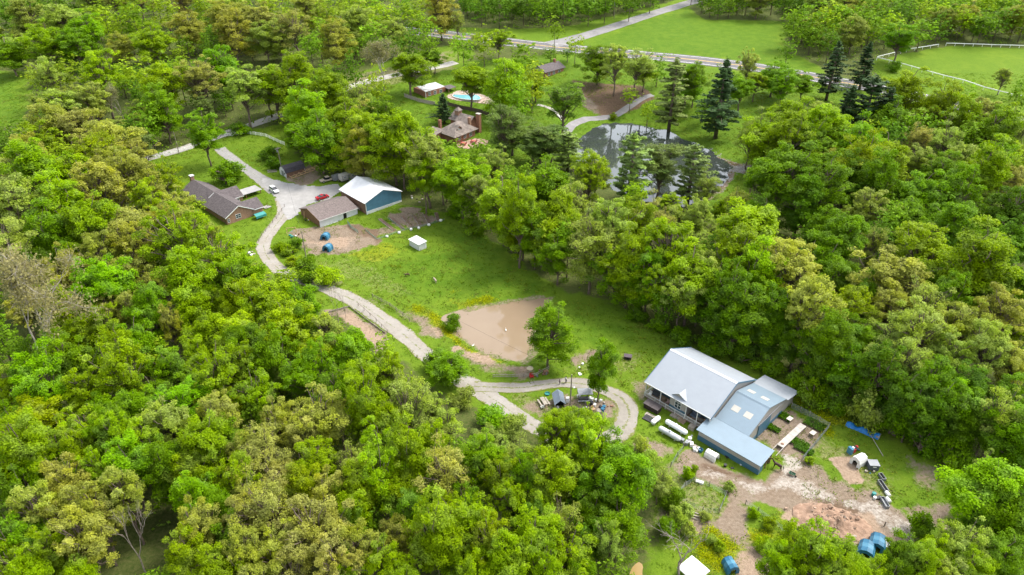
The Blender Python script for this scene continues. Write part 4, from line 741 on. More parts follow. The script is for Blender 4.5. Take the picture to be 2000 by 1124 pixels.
def gable_y(mb, y, x0, x1, z0, ze, xr, zr, th=.2):
    mb.prism([(x0, z0), (x1, z0), (x1, ze), (xr, zr), (x0, ze)], y-th/2, y+th/2, 'y'); return mb

# ------------------------------------------------------------------ the big metal barn with its porch
A_ = G(1262.3, 745, 4.2); A_.z = ZG(A_.x, A_.y)*0
barn = thing('metal_barn', 'large barn with pale galvanised roof, blue wainscot and front porch', 'barn', A_, -46.0)
mr = MB(); mr.slab([(-.25, -.25, 4.08), (15.2, -.25, 4.08), (15.2, 8.15, 8.0), (-.25, 8.15, 8.0)], .16); rf = mr.build('roof', ROOF_M, barn)
MB().slab([(-.25, 8.17, 8.0), (15.2, 8.17, 8.0), (15.2, 16.7, 4.08), (-.25, 16.7, 4.08)], .16).build('rear_roof_slope', ROOF_M, rf)
MB().prism([(7.85, 7.92), (8.16, 8.07), (8.47, 7.92), (8.16, 7.98)], -.3, 15.25, 'x').build('ridge_cap', RIDGE, rf)
MB().obox((-.25, -.27, 4.0), (15.2, -.27, 4.0), .12, .16).build('gutter', TRIMW, rf)
for x in (-.28, 15.24):
    MB().obox((x, -.3, 4.02), (x, 8.16, 7.98), .05, .3).build('fascia', BLUE, rf); MB().obox((x, 8.16, 7.98), (x, 16.75, 4.02), .05, .3).build('fascia', BLUE, rf)
wl = MB(); gable_x(wl, .15, 3.1, 16.3, 0, 4.0, 8.15, 7.75); gable_x(wl, 14.85, .3, 16.3, 0, 3.95, 8.15, 7.75); wl.build('end_wall', TAUPEY, barn)
B(.25, 14.75, 16.1, 16.3, 0, 4.0).build('rear_wall', TAUPE, barn)
pw = MB().box(.25, 14.75, 3.0, 3.2, .4, 5.0); pw.build('porch_rear_wall', TAUPE, barn)
B(.03, .13, 3.0, 16.35, 0, 1.1).build('wainscot', BLUE, barn); B(.2, 14.7, 2.9, 3.0, .45, 1.4).build('wainscot', BLUE, barn)
for xa in (1.2, 3.4, 11.2, 13.2): frame_window(barn, xa, xa+1.1, 1.2, 2.6, 2.9)
B(4.4, 5.3, 2.85, 2.98, .45, 2.55).build('door', DARK, barn)
dk = B(0, 15, -.05, 3.0, .15, .45).build('porch_deck', DECK, barn)
for x in (.1, 3.7, 9.7, 12.2, 14.9): B(x-.08, x+.08, -.02, .14, .45, 3.95).build('porch_post', TRIMW, barn)
rl = empty('porch_railing', (0, 0, 0)); rl.parent = barn
for x0, x1 in ((.0, 5.2), (5.2, 9.6), (9.6, 14.4)):
    B(x0+.06, x1-.06, -.12, -.04, 1.32, 1.42).build('top_rail', TRIMW, rl); B(x0+.06, x1-.06, -.11, -.05, .58, .66).build('bottom_rail', TRIMW, rl)
    bl = MB()
    for k in range(int((x1-x0)/.22)): xx = x0+.15+k*.22; bl.box(xx-.025, xx+.025, -.10, -.06, .66, 1.32)
    bl.build('balusters', TRIMW, rl)
for x in (0, 2.6, 5.2, 7.4, 9.6, 12, 14.4): B(x-.06, x+.06, -.14, -.02, .1, 1.48).build('rail_post', TRIMW, rl)
B(-.04, .04, .05, 2.9, 1.32, 1.42).build('side_rail', TRIMW, rl); bl = MB()
for k in range(13): bl.box(-.025, .025, .2+k*.21-.025, .2+k*.21+.025, .5, 1.32)
bl.build('balusters', TRIMW, rl)
dm_ = empty('porch_gable', (0, 0, 0)); dm_.parent = barn                   # the projecting gabled bay
g = MB(); g.prism([(5.7, .5), (9.5, .5), (9.5, 3.95), (7.6, 5.15), (5.7, 3.95)], .45, .6, 'y'); g.build('gable_wall', TAUPE, dm_)
B(5.7, 5.85, .6, 3.0, .5, 3.95).build('bay_wall', TAUPEY, dm_); B(9.35, 9.5, .6, 3.0, .5, 3.95).build('bay_wall', TAUPEY, dm_)
B(5.68, 9.52, .38, .45, .5, 1.5).build('wainscot', BLUE, dm_)
MB().slab([(5.35, .2, 3.9), (7.6, .2, 5.33), (7.6, 3.2, 5.33), (5.35, .4, 4.1)], .1).build('gable_roof', ROOF_M, dm_)
MB().slab([(7.6, .2, 5.33), (9.85, .2, 3.9), (9.85, .4, 4.1), (7.6, 3.2, 5.33)], .1).build('gable_roof', ROOF_M, dm_)
f = MB(); f.box(6.85, 6.95, .33, .45, 1.5, 3.2); f.box(8.25, 8.35, .33, .45, 1.5, 3.2); f.box(7.55, 7.65, .34, .45, 1.6, 3.0); f.box(6.95, 8.25, .34, .45, 1.5, 1.6); f.box(6.95, 8.25, .34, .45, 2.95, 3.05); f.box(6.95, 8.25, .36, .45, 2.25, 2.32)
arc = [(7.6+.75*math.cos(a), 3.05+.6*math.sin(a)) for a in np.linspace(0, math.pi, 9)]; ar2 = [(7.6+.62*math.cos(a), 3.05+.48*math.sin(a)) for a in np.linspace(math.pi, 0, 9)]
f.prism(arc+ar2, .33, .45, 'y'); wn = f.build('arched_window', TRIMW, dm_); MB().box(6.95, 8.25, .40, .44, 1.6, 2.95).prism(ar2, .40, .44, 'y').build('pane', GLASS, wn)
for k in range(3): B(8.9+k*.0, 10.3, -.5-.35*k, -.15-.35*k, 0, .36-.12*k).build('porch_step', DECK, barn)
# lower wing
MB().slab([(15.25, 8.35, 6.05), (22.3, 8.35, 6.05), (22.3, 1.5, 3.3), (15.25, 1.5, 3.3)], .14).build('wing_roof', ROOF_B, barn)
MB().slab([(15.25, 8.37, 6.05), (22.3, 8.37, 6.05), (22.3, 15.6, 3.9), (15.25, 15.6, 3.9)], .14).build('wing_rear_roof', ROOF_B, barn)
MB().slab([(15.1, 15.62, 3.88), (22.7, 15.62, 3.88), (22.7, 20.7, 3.05), (15.1, 20.7, 3.05)], .12).build('rear_lean_to_roof', ROOF_M, barn)
MB().slab([(14.1, 1.52, 3.28), (27.4, 1.52, 3.28), (27.4, -3.15, 2.55), (14.1, -3.15, 2.55)], .12).build('lean_to_roof', ROOF_B, barn)
MB().prism([(8.1, 6.0), (8.36, 6.13), (8.62, 6.0)], 15.3, 22.35, 'x').build('wing_ridge_cap', ROOF_B, barn)
for u, v_, sl, z0 in ((17.0, 11.2, -.297, 6.05-2.85*.297), (19.9, 11.2, -.297, 6.05-2.85*.297), (17.3, 5.0, .4015, 6.05-3.35*.4015), (19.9, 5.0, .4015, 6.05-3.35*.4015)):
    w2, h2 = .75, .62; zz = lambda q: z0+(q-v_)*(sl)+.035
    MB().slab([(u-w2, v_-h2, zz(v_-h2)), (u+w2, v_-h2, zz(v_-h2)), (u+w2, v_+h2, zz(v_+h2)), (u-w2, v_+h2, zz(v_+h2))], .05).build('skylight', SKYL, barn)
g = MB(); g.prism([(1.8, 0), (15.5, 0), (15.5, 3.7), (8.35, 5.88), (1.8, 3.2)], 21.85, 22.05, 'x'); g.build('wing_end_wall', TAUPEY, barn)
B(22.06, 22.12, 1.9, 15.5, 0, .95).build('wainscot', BLUE, barn); B(22.06, 22.22, 5.6, 10.2, .1, 3.3).build('sliding_door', BLUE, barn); MB().obox((22.2, 5.0, 3.42), (22.2, 14.6, 3.42), .12, .16).build('door_track', GREYM, barn)
B(15.2, 22, 20.2, 20.35, 0, 2.95).build('rear_lean_to_wall', TAUPE, barn); g = MB(); g.prism([(15.5, 0), (20.3, 0), (20.3, 2.95), (15.5, 3.75)], 21.9, 22.0, 'x'); g.build('rear_lean_to_wall', TAUPEY, barn)
B(14.5, 27.1, -2.72, -2.6, .0, 2.42).build('lean_to_wall', TAUPE, barn); B(14.48, 27.12, -2.79, -2.72, 0, 1.15).build('wainscot', BLUE, barn)
B(14.5, 14.62, -2.6, 1.6, 0, 2.5).build('lean_to_wall', TAUPEY, barn); B(26.95, 27.1, -2.6, -1.4, 0, 2.5).build('lean_to_wall', BLUE, barn)
for v_ in (-.4, 1.3): B(27.05, 27.2, v_-.08, v_+.08, 0, 2.85).build('lean_to_post', RUST, barn)
B(22.3, 27.0, 1.2, 1.35, 0, 1.4).build('lean_to_rear_boards', DECK, barn)

# ------------------------------------------------------------------ garage
gr = thing('garage', 'long garage with brown shingle roof, white front and dark doorway', 'garage', G(625.9, 444.4), 43.3); gr.location.z = ZG(gr.location.x, gr.location.y)
ZB = -.6
B(0, 8.2, 0, .15, ZB, 2.45).box(9.35, 13.3, 0, .15, ZB, 2.45).box(8.2, 9.35, 0, .15, 2.15, 2.45).build('front_wall', WHITEW, gr)
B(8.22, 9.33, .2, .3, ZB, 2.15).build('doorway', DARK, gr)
MB().prism([(.15, ZB), (11.8, ZB), (11.8, 2.4), (6.6, 4.05), (.15, 2.4)], 0, .15, 'x').build('end_wall', BROWN, gr)
MB().prism([(.15, ZB), (11.8, ZB), (11.8, 2.4), (6.6, 4.05), (.15, 2.4)], 13.15, 13.3, 'x').build('end_wall', BROWN, gr)
B(.15, 13.15, 11.65, 11.8, ZB, 2.4).build('rear_wall', BROWN, gr)
MB().slab([(-.3, -.45, 2.42), (13.5, -.45, 2.42), (13.5, 6.6, 4.22), (-.3, 6.6, 4.22)], .16).build('roof', SHING, gr)
MB().slab([(-.3, 6.62, 4.22), (13.5, 6.62, 4.22), (13.5, 12.3, 2.35), (-.3, 12.3, 2.35)], .16).build('rear_roof_slope', SHING, gr)
B(-.3, 13.5, -.5, -.46, 2.22, 2.44).build('fascia', TRIMW, gr); MB().obox((-.33, -.45, 2.34), (-.33, 6.6, 4.14), .05, .2).build('rake_board', BROWN, gr)
B(.0, 13.3, -.12, -.02, ZB, .12).build('sill_board', TRIMW, gr)

# ------------------------------------------------------------------ blue gabled barn
bb = thing('blue_barn', 'barn with white metal roof, blue gable end and brown side wall', 'barn', G(716.3, 420), 43); bb.location.z = ZG(bb.location.x, bb.location.y)
MB().prism([(0, ZB), (13.4, ZB), (13.4, 4.1), (6.7, 6.5), (0, 4.1)], 0, .18, 'y').build('gable_wall', BLUE2, bb)
B(-.02, 13.42, -.08, 0, ZB, 1.05).build('base_panel', WHITEW, bb); B(-.06, .1, -.1, .0, 1.05, 4.1).build('corner_trim', TRIMW, bb)
B(0, .16, .18, 14.6, ZB, 4.1).build('side_wall', BROWN2, bb); B(13.24, 13.4, .18, 14.6, ZB, 4.1).build('side_wall', BROWN2, bb)
MB().prism([(0, ZB), (13.4, ZB), (13.4, 4.1), (6.7, 6.5), (0, 4.1)], 14.6, 14.8, 'y').build('rear_gable_wall', BROWN2, bb)
MB().slab([(-.5, -.35, 4.02), (6.7, -.35, 6.68), (6.7, 15.2, 6.68), (-.5, 15.2, 4.02)], .14).build('roof', WROOF, bb)
MB().slab([(6.72, -.35, 6.68), (13.9, -.35, 4.02), (13.9, 15.2, 4.02), (6.72, 15.2, 6.68)], .14).build('roof', WROOF, bb)
MB().prism([(6.4, 6.6), (6.71, 6.76), (7.02, 6.6)], -.4, 15.25, 'y').build('ridge_cap', WHITEW, bb)
B(-.14, -.02, 4.0, 9.0, .2, 1.2).build('plank_stack', WOODG, bb)

# ------------------------------------------------------------------ brick house
hs_ = thing('brick_house', 'tan brick house with long dark shingle roof and cross gables', 'house', G(443.7, 441), 46.5); hs_.location.z = ZG(hs_.location.x, hs_.location.y)
ZB = -1.6
MB().prism([(.3, ZB), (9.0, ZB), (9.0, 2.6), (4.65, 5.0), (.3, 2.6)], .25, .5, 'y').build('gable_wall', BRICKM, hs_)
B(.3, .55, .5, 30.5, ZB, 2.6).build('side_wall', BRICKM, hs_); B(8.75, 9.0, 20.2, 30.5, ZB, 2.6).build('side_wall', BRICKM, hs_); B(8.75, 9.0, 7.2, 12.6, ZB, 2.6).build('courtyard_wall', BRICKM, hs_)
MB().prism([(.3, ZB), (9.0, ZB), (9.0, 2.6), (4.65, 5.0), (.3, 2.6)], 30.5, 30.7, 'y').build('rear_gable_wall', BRICKM, hs_)
mr = MB().slab([(-.2, -.2, 2.45), (4.65, -.2, 5.2), (4.65, 31.0, 5.2), (-.2, 31.0, 2.45)], .18).build('roof', SHINGD, hs_)
MB().slab([(4.67, -.2, 5.2), (9.5, -.2, 2.45), (9.5, 31.0, 2.45), (4.67, 31.0, 5.2)], .18).build('main_roof_slope', SHINGD, mr)
MB().obox((-.22, -.24, 2.38), (4.65, -.24, 5.13), .06, .24).build('rake_board', TRIMW, mr); MB().obox((4.65, -.24, 5.13), (9.5, -.24, 2.38), .06, .24).build('rake_board', TRIMW, mr)
# cross wings
for nm, y0, y1, yr, xe, zr in (('front_wing', -.1, 6.9, 3.3, 12.6, 4.7), ('patio_wing', 12.6, 20.0, 16.3, 12.5, 4.85)):
    MB().slab([(5.2, yr, zr), (xe, yr, zr), (xe, y0-.35, 2.45), (9.2, y0-.35, 2.45)], .16).build(nm+'_roof', SHINGD, hs_); MB().slab([(5.2, yr+.02, zr), (xe, yr+.02, zr), (xe, y1+.35, 2.45), (9.2, y1+.35, 2.45)], .16).build(nm+'_roof', SHINGD, hs_)
    MB().prism([(y0+.2, ZB), (y1-.2, ZB), (y1-.2, 2.55), (yr, zr-.2), (y0+.2, 2.55)], xe-.5, xe-.25, 'x').build(nm+'_gable_wall', BRICKM, hs_)
    B(9.0, xe-.5, y0+.2, y0+.45, ZB, 2.5).build(nm+'_wall', BRICKM, hs_); B(9.0, xe-.5, y1-.45, y1-.2, ZB, 2.5).build(nm+'_wall', BRICKM, hs_)
    B(9.3, xe, y0-.42, y0-.36, 2.26, 2.46).build(nm+'_fascia', TRIMW, hs_)
frame_window(hs_, 3.3, 5.0, 1.1, 2.5, .25); frame_window(hs_, .55, 1.3, .7, 1.9, .25, nx=1); B(10.0, 10.95, 12.62, 12.78, 0, 2.1).build('door', TRIMW, hs_); B(10.25, 10.7, 12.56, 12.62, 1.1, 1.8).build('door_pane', GLASS, hs_)
MB().box(4.1, 5.2, 30.75, 31.9, -1.5, 6.3).build('chimney', BRICKM, hs_); B(3.95, 5.35, 30.6, 32.05, 6.3, 6.55).build('chimney_cap', TRIMW, hs_)
g = MB(); g.slab([(2.2, 15.2, 4.0), (4.4, 15.2, 5.16), (4.4, 18, 5.16), (3.2, 18, 4.45)], .1); g.build('small_dormer_roof', SHINGD, hs_); MB().obox((2.2, 15.1, 3.9), (4.4, 15.1, 5.1), .06, .2).build('rake_board', TRIMW, hs_)
for x in (13.6, 18.7): B(x-.1, x+.1, 12.9, 13.1, ZB, 2.5).build('patio_post', BRICKR, hs_); B(x-.1, x+.1, 16.4, 16.6, ZB, 2.5).build('patio_post', BRICKR, hs_)
MB().slab([(12.4, 12.4, 2.6), (19.1, 12.4, 2.6), (19.0, 16.8, 2.85), (12.9, 16.8, 2.85)], .12).build('patio_roof', mat('grey patio roof', (.30, .29, .28), .6, .1, .6), hs_)
B(9.1, 19.0, 9.5, 16.2, -1.0, .08).build('patio_slab', mat('brick paved patio', (.33, .2, .14), .9, .2, 3, .2), hs_)
pt = thing('patio_table', 'dark patio table under the grey patio roof', 'table', hs_.matrix_basis @ Vector((14.4, 13.8, .1)), 46.5); MB().lathe([(.05, 0), (.05, .7), (.65, .7), (.65, .76)], (0, 0, 0), 10).build('table_top', DARK, pt)
ht = thing('hot_tub', 'dark hot tub with grey cover beside the brick house', 'hot tub', hs_.matrix_basis @ Vector((14.9, 2.6, -.25)), 46.5); B(-1.1, 1.1, -1, 1, 0, .8).build('tub_body', BLACK, ht, bevel=.08); B(-1.16, 1.16, -1.06, 1.06, .82, .98).build('cover', mat('grey vinyl cover', (.30, .28, .27), .6, .1, 1), ht, bevel=.05); B(-1.5, 1.8, -1.5, 1.5, -.4, -.02).build('slab', CONCP, ht)
tc_ = thing('teal_canopy', 'teal canvas canopy on poles at the brick house corner', 'canopy', hs_.matrix_basis @ Vector((9.6, -2.6, -.4)), 46.5)
MB().slab([(-1.7, -1.2, 1.9), (1.7, -1.2, 1.9), (1.7, 0, 2.35), (-1.7, 0, 2.35)], .05).slab([(-1.7, 0.01, 2.35), (1.7, .01, 2.35), (1.7, 1.2, 1.9), (-1.7, 1.2, 1.9)], .05).slab([(-1.7, -1.24, 1.9), (1.7, -1.24, 1.9), (1.7, -1.24, 1.2), (-1.7, -1.24, 1.2)], .03, (0, 1, 0)).build('canvas', TEAL, tc_)
for x in (-1.6, 1.6):
    for y in (-1.1, 1.1): MB().tube([(x, y, -.4), (x, y, 1.9)], .035, 6).build('pole', GREYM, tc_)

# ------------------------------------------------------------------ white storage shed in the meadow
o_ = G(819, 490.5); sh = thing('storage_shed', 'small plain white storage shed standing in the meadow', 'shed', (o_.x, o_.y, ZG(o_.x, o_.y)), 43)
B(0, 2.6, 0, 4.7, -.2, 2.05).build('walls', WHITEW, sh); MB().slab([(-.2, -.2, 2.05), (2.8, -.2, 2.3), (2.8, 4.9, 2.3), (-.2, 4.9, 2.05)], .1).build('roof', WROOF, sh)
B(2.0, 2.1, -.03, 0, .1, 1.9).build('door_trim', TRIMW, sh); B(-.03, 0, 1.0, 2.6, .05, 1.9).build('door', WHITEW, sh)

# ------------------------------------------------------------------ stone house by the pool
h2 = thing('stone_house', 'rambling stone and timber house with weathered roofs and tall brick chimney', 'house', G(885.9, 280), 50); h2.location.z = ZG(h2.location.x, h2.location.y)+.6
ZB = -2.0
B(-.6, 10.5, -1.6, 7.2, ZB, 2.8).build('walls', BRICKR, h2)
ap = (6.2, 2.6, 6.3); e_ = [(-2.2, -3.0, 2.7), (11.9, -2.2, 2.7), (11.6, 7.8, 2.7), (-1.2, 8.0, 2.7)]; r2 = (4.2, 2.8, 6.3)
mr = MB().slab([e_[0], e_[1], ap, r2], .16).slab([e_[1], e_[2], ap], .16).slab([e_[2], e_[3], r2, ap], .16).slab([e_[3], e_[0], r2], .16).build('roof', SHINGG, h2)
B(10.4, 15.5, 1.5, 11.5, ZB, 4.4).build('back_wing_walls', BRICKR, h2)
MB().slab([(9.6, .9, 4.3), (9.6, 12.0, 4.3), (12.9, 12.0, 6.7), (12.9, .9, 6.7)], .16).slab([(12.92, .9, 6.7), (12.92, 12, 6.7), (16.2, 12, 4.3), (16.2, .9, 4.3)], .16).build('back_wing_roof', SHINGG, h2)
MB().prism([(10.4, 4.2), (15.5, 4.2), (12.9, 6.5)], 1.5, 1.7, 'y').build('gable_wall', BRICKR, h2)
B(11.6, 13.6, 8.2, 10.2, 4, 7.6).build('turret', BRICKM, h2); MB().add([(11.3, 7.9, 7.6), (13.9, 7.9, 7.6), (13.9, 10.5, 7.6), (11.3, 10.5, 7.6), (12.6, 9.2, 9.0)], [(0, 1, 4), (1, 2, 4), (2, 3, 4), (3, 0, 4), (3, 2, 1, 0)]).build('turret_roof', SHINGG, h2)
B(13.1, 14.4, -1.4, .3, ZB, 7.7).build('chimney', BRICKR, h2); B(12.98, 14.52, -1.52, .42, 7.7, 7.9).build('chimney_cap', CONCP, h2)
B(1.6, 2.6, 8.6, 9.6, ZB, 6.2).build('small_chimney', BRICKR, h2); B(9.2, 10.2, 0, 1.0, 3.5, 7.0).build('small_chimney', BRICKM, h2)
dn = empty('dormer', (0, 0, 0)); dn.parent = h2; MB().prism([(1.6, 3.6), (4.0, 3.6), (4.0, 4.6), (2.8, 5.5), (1.6, 4.6)], -.6, 1.8, 'y').build('dormer_wall', BRICKR, dn); MB().slab([(1.3, -.9, 4.45), (2.8, -.9, 5.7), (2.8, 2.2, 5.7), (1.3, 2.2, 4.45)], .1).slab([(2.82, -.9, 5.7), (4.3, -.9, 4.45), (4.3, 2.2, 4.45), (2.82, 2.2, 5.7)], .1).build('dormer_roof', SHINGG, dn); frame_window(dn, 2.2, 3.4, 3.7, 4.7, -.6)
MB().slab([(-4.5, 5.0, 2.6), (.5, 5.0, 3.6), (.5, 11.5, 3.6), (-4.5, 11.5, 2.6)], .14).build('side_wing_roof', SHINGG, h2); B(-4.0, .2, 5.4, 11.0, ZB, 2.6).build('side_wing_walls', BRICKR, h2)
for xa in (1.0, 4.0, 7.2): frame_window(h2, xa, xa+1.4, .6, 2.1, -1.6)
pq = patch('stone_patio', [(888, 280), (905, 276), (930, 270), (955, 274), (950, 284), (915, 292), (895, 290)], 0, .12, .4, .3, 3).build('stone_patio', mat('pink flagstones', (.42, .27, .20), .9, .2, .8, .3), None); struct(pq)
for k, (a, c, nm) in enumerate(((905, 283, 'red patio table beside the stone house'), (925, 279, 'red patio table near the tall brick chimney'))):
    t = thing('patio_table', nm, 'table', on(a, c)+Vector((0, 0, .12)), 0); MB().lathe([(.06, 0), (.06, .72), (.8, .72), (.8, .78)], (0, 0, 0), 12).build('table_top', mat('faded red enamel', (.45, .12, .09), .6, .1, 2), t)
    for q in range(4): a_ = q*1.57+.6; B(-.25, .25, -.25, .25, .0, .45).box(-.25, .25, .2, .27, .45, .95).build('chair', mat('faded red enamel', (.45, .12, .09), .6, .1, 2), t).matrix_basis = Matrix.Translation((1.15*math.cos(a_), 1.15*math.sin(a_), 0)) @ Matrix.Rotation(a_-1.57, 4, 'Z')

# pool house, pool, board fence
o_ = G(832, 193); ph = thing('pool_house', 'brick pool house with patchy white flat roof above the pool', 'house', (o_.x, o_.y, ZG(o_.x, o_.y)), 42)
B(.6, 11.6, 1.0, 10.0, -1.5, 2.7).build('walls', BRICKR, ph)
pr_ = mat('patchy white roof coating', (.62, .62, .62), .7, .1, .55, col2=(.20, .20, .19)); MB().slab([(.2, .4, 2.75), (11.6, 1.6, 2.95), (12.8, 10.4, 3.0), (2.6, 10.4, 2.8)], .14).build('roof', pr_, ph)
MB().slab([(11.0, -2.0, 2.5), (16, -1.0, 2.5), (16, 3.2, 2.7), (11.6, 3.2, 2.7)], .12).build('porch_roof', SHINGD, ph); B(11.6, 15.5, 2.6, 3.0, -1.5, 2.5).build('porch_wall', BRICKR, ph); B(11.2, 11.4, -1.8, -1.6, -1, 2.4).box(15.6, 15.8, -.8, -.6, -1, 2.4).build('porch_posts', BROWN, ph)
for xa in (2.0, 5.0, 8.2): frame_window(ph, xa, xa+1.4, .6, 2.2, 1.0)
B(.28, .45, .5, .62, -.8, 2.7).build('corner_post', TRIMW, ph)
struct(patch('pool_deck', [(868, 190), (890, 178), (920, 177), (955, 190), (968, 200), (955, 206), (910, 199), (885, 197)], 0, .1, .5, .3, 4).build('pool_deck', mat('pinkish pool deck', (.40, .30, .25), .9, .15, 1)))
Qp = smooth_poly([Gz(*q, ZG(*G(915, 190)[:2])+.32) for q in ((880, 188), (897, 181), (920, 182), (940, 190), (936, 196), (905, 194))], 2); zp = ZG(*G(915, 190)[:2])+.32
sheet('pool_water', Qp, zp, water_mat('pool water', (.10, .30, .34), (.14, .36, .40), .08, .05)); 
pc_ = MB(); Q2 = grow(Qp, .5); nq = len(Qp); pc_.add([(x, y, zp+.04) for x, y in Qp]+[(x, y, zp+.04) for x, y in Q2]+[(x, y, zp-1.6) for x, y in Q2], [(i, (i+1) % nq, nq+(i+1) % nq, nq+i) for i in range(nq)]+[(nq+i, nq+(i+1) % nq, 2*nq+(i+1) % nq, 2*nq+i) for i in range(nq)]); struct(pc_.build('pool_coping', CONCP))
def run_fence(name, label, cat, pts_px, post_h, make_panel, step, post_m, post_w=.1, closed=False, group=None):
    """fence along ground points: root at first post, each post and panel a child"""
    P = [Vector((*G(a, c)[:2], 0)) for a, c in pts_px]; S = []
    for i in range(len(P)-1):
        nseg = max(1, round((P[i+1]-P[i]).length/step)); S += [P[i].lerp(P[i+1], k/nseg) for k in range(nseg)]
    S.append(P[-1])
    for q in S: q.z = ZG(q.x, q.y)
    root = thing(name, label, cat, S[0], 0, group); o = S[0]; pm = B(-post_w/2, post_w/2, -post_w/2, post_w/2, -.4, post_h).mesh('post', post_m)
    for q in S: inst('post', pm, root, q-o)
    for k in range(len(S)-1): make_panel(root, S[k]-o, S[k+1]-o)
    return root
def board_panel(m, h0, h1, nb=8):
    def f(root, a, c):
        for k in range(nb): p, q = a.lerp(c, (k+.04)/nb), a.lerp(c, (k+.96)/nb); MB().slab([(p.x, p.y, p.z+h0), (q.x, q.y, q.z+h0), (q.x, q.y, q.z+h1), (p.x, p.y, p.z+h1)], .03, (c-a).cross(Vector((0, 0, 1))).normalized()).build('board', m, root)
    return f
def rail_panel(m, hs, ht=.12, wd=.05):
    def f(root, a, c):
        for h in hs: MB().obox((a.x, a.y, a.z+h), (c.x, c.y, c.z+h), wd, ht).build('rail', m, root)
    return f
def wire_panel(m, h, rows=5, cols=5, r_=.012):
    def f(root, a, c):
        g = MB()
        for k in range(rows): z = h*(k+.3)/rows; g.tube([(a.x, a.y, a.z+z), (c.x, c.y, c.z+z)], r_, 3, False)
        for k in range(1, cols): p = a.lerp(c, k/cols); g.tube([(p.x, p.y, p.z), (p.x, p.y, p.z+h)], r_, 3, False)
        g.build('wire_mesh', m, root)
    return f
WOODD = mat('dark stained boards', (.085, .06, .045), .9, .2, 2)
WIREM = mat('galvanised wire', (.30, .34, .32), .6, .1, 2); WIREG = mat('green coated wire', (.16, .27, .20), .6, .1, 2)
run_fence('board_fence', 'grey board fence in front of the brick pool house', 'fence', [(790, 190), (818, 200), (850, 207)], 1.7, board_panel(WOODG, .1, 1.65, 6), 2.4, WOODG)
run_fence('board_fence', 'dark board fence between the pool lawn and stone house', 'fence', [(866, 205), (900, 214), (940, 222), (965, 232)], 1.7, board_panel(WOODD, .1, 1.65, 6), 2.4, WOODD)

# house behind the trees by the highway
o_ = G(1066, 152); h3 = thing('grey_roofed_house', 'low brick house with dark grey roof near the highway', 'house', (o_.x, o_.y, ZG(o_.x, o_.y)), 47)
B(-.5, 13, 0, 8.5, -1.5, 2.8).build('walls', BRICKR, h3); MB().slab([(-1.2, -.6, 2.6), (14, -.6, 2.6), (14, 4.2, 4.9), (-1.2, 4.2, 4.9)], .16).build('roof', SHINGD, h3); MB().slab([(-1.2, 4.22, 4.9), (14, 4.22, 4.9), (14, 9, 2.6), (-1.2, 9, 2.6)], .16).build('rear_roof_slope', SHINGD, h3)
MB().prism([(0, 2.7), (8.5, 2.7), (4.2, 4.7)], -.4, -.2, 'x').build('gable', TRIMW, h3); B(10.6, 11.6, 3.6, 4.8, 2, 6.2).build('chimney', BRICKR, h3)
for xa in (1.5, 5, 9): frame_window(h3, xa, xa+1.6, .6, 2.1, 0)
# ------------------------------------------------------------------ vehicles
TYRE = mat('tyre rubber', (.02, .02, .02), .8, .1, 3); CHROME = mat('bright wheel metal', (.45, .45, .46), .35, .05, 3, metal=.6)
CARGL = mat('car glass', (.015, .018, .022), .1, .05, 1, spec=.6); LAMPR = mat('tail lamp red', (.35, .02, .02), .3, .05, 2); LAMPW = mat('lamp clear', (.7, .7, .68), .2, .05, 2)
def wheels(root, xs, yw, r_=.34):
    for x in xs:
        for s_ in (-1, 1):
            wh = MB().lathe([(r_*.6, -.11), (r_, -.10), (r_, .10), (r_*.6, .11)], (x, s_*yw, r_), 14, 'y').build('wheel', TYRE, root); MB().lathe([(r_*.58, -.115), (r_*.58, .115)], (x, s_*yw, r_), 10, 'y').build('rim', CHROME, wh)
def car(label, px, py, deg, paint, L_=4.6, W_=1.82, H_=1.62, kind='suv', name='car'):
    t = thing(name, label, 'car', on(px, py)+Vector((0, 0, .09)), deg); h, w_ = L_/2, W_/2
    MB().loft([(-h, .32, .80, w_*.86, w_*.80), (-h+.15, .26, .95, w_*.97, w_*.9), (-h*.45, .24, .98, w_, w_*.93), (h*.30, .24, .97, w_, w_*.93), (h*.55, .25, .92, w_*.99, w_*.9), (h-.18, .28, .78, w_*.95, w_*.84), (h, .34, .62, w_*.82, w_*.72)]).build('body', paint, t, bevel=.05)
    cb = [(-h+.12, .96, H_-.30, w_*.84, w_*.70), (-h+.55, .97, H_-.06, w_*.9, w_*.74), (h*.02, .97, H_-.02, w_*.9, w_*.74), (h*.52, .95, .99, w_*.88, w_*.84)] if kind == 'suv' else [(-h*.62, .95, 1.0, w_*.86, w_*.8), (-h*.25, .96, H_-.05, w_*.88, w_*.68), (h*.12, .96, H_-.04, w_*.88, w_*.68), (h*.55, .93, .97, w_*.86, w_*.8)]
    MB().loft(cb).build('cabin_glass', CARGL, t, bevel=.03)
    rx = (-h+.45, h*.05) if kind == 'suv' else (-h*.27, h*.14); MB().loft([(rx[0], H_-.075, H_-.01, w_*.76, w_*.70), (rx[1], H_-.045, H_+.012, w_*.76, w_*.70)]).build('roof_panel', paint, t, bevel=.02)
    for x in ((-h+.3, -h*.2, h*.12) if kind == 'suv' else (-.05,)):
        for s_ in (-1, 1): MB().obox((x, s_*w_*.905, .95), (x+.12, s_*w_*.74, H_-.05), .07, .04).build('pillar', paint, t)
    wheels(t, (-h*.62, h*.62), w_*.9)
    for s_ in (-1, 1): B(h-.12, h-.0, s_*w_*.62-.16, s_*w_*.62+.16, .56, .68).build('headlight', LAMPW, t); B(-h-.01, -h+.08, s_*w_*.7-.1, s_*w_*.7+.1, .68, .88).build('tail_light', LAMPR, t)
    return t
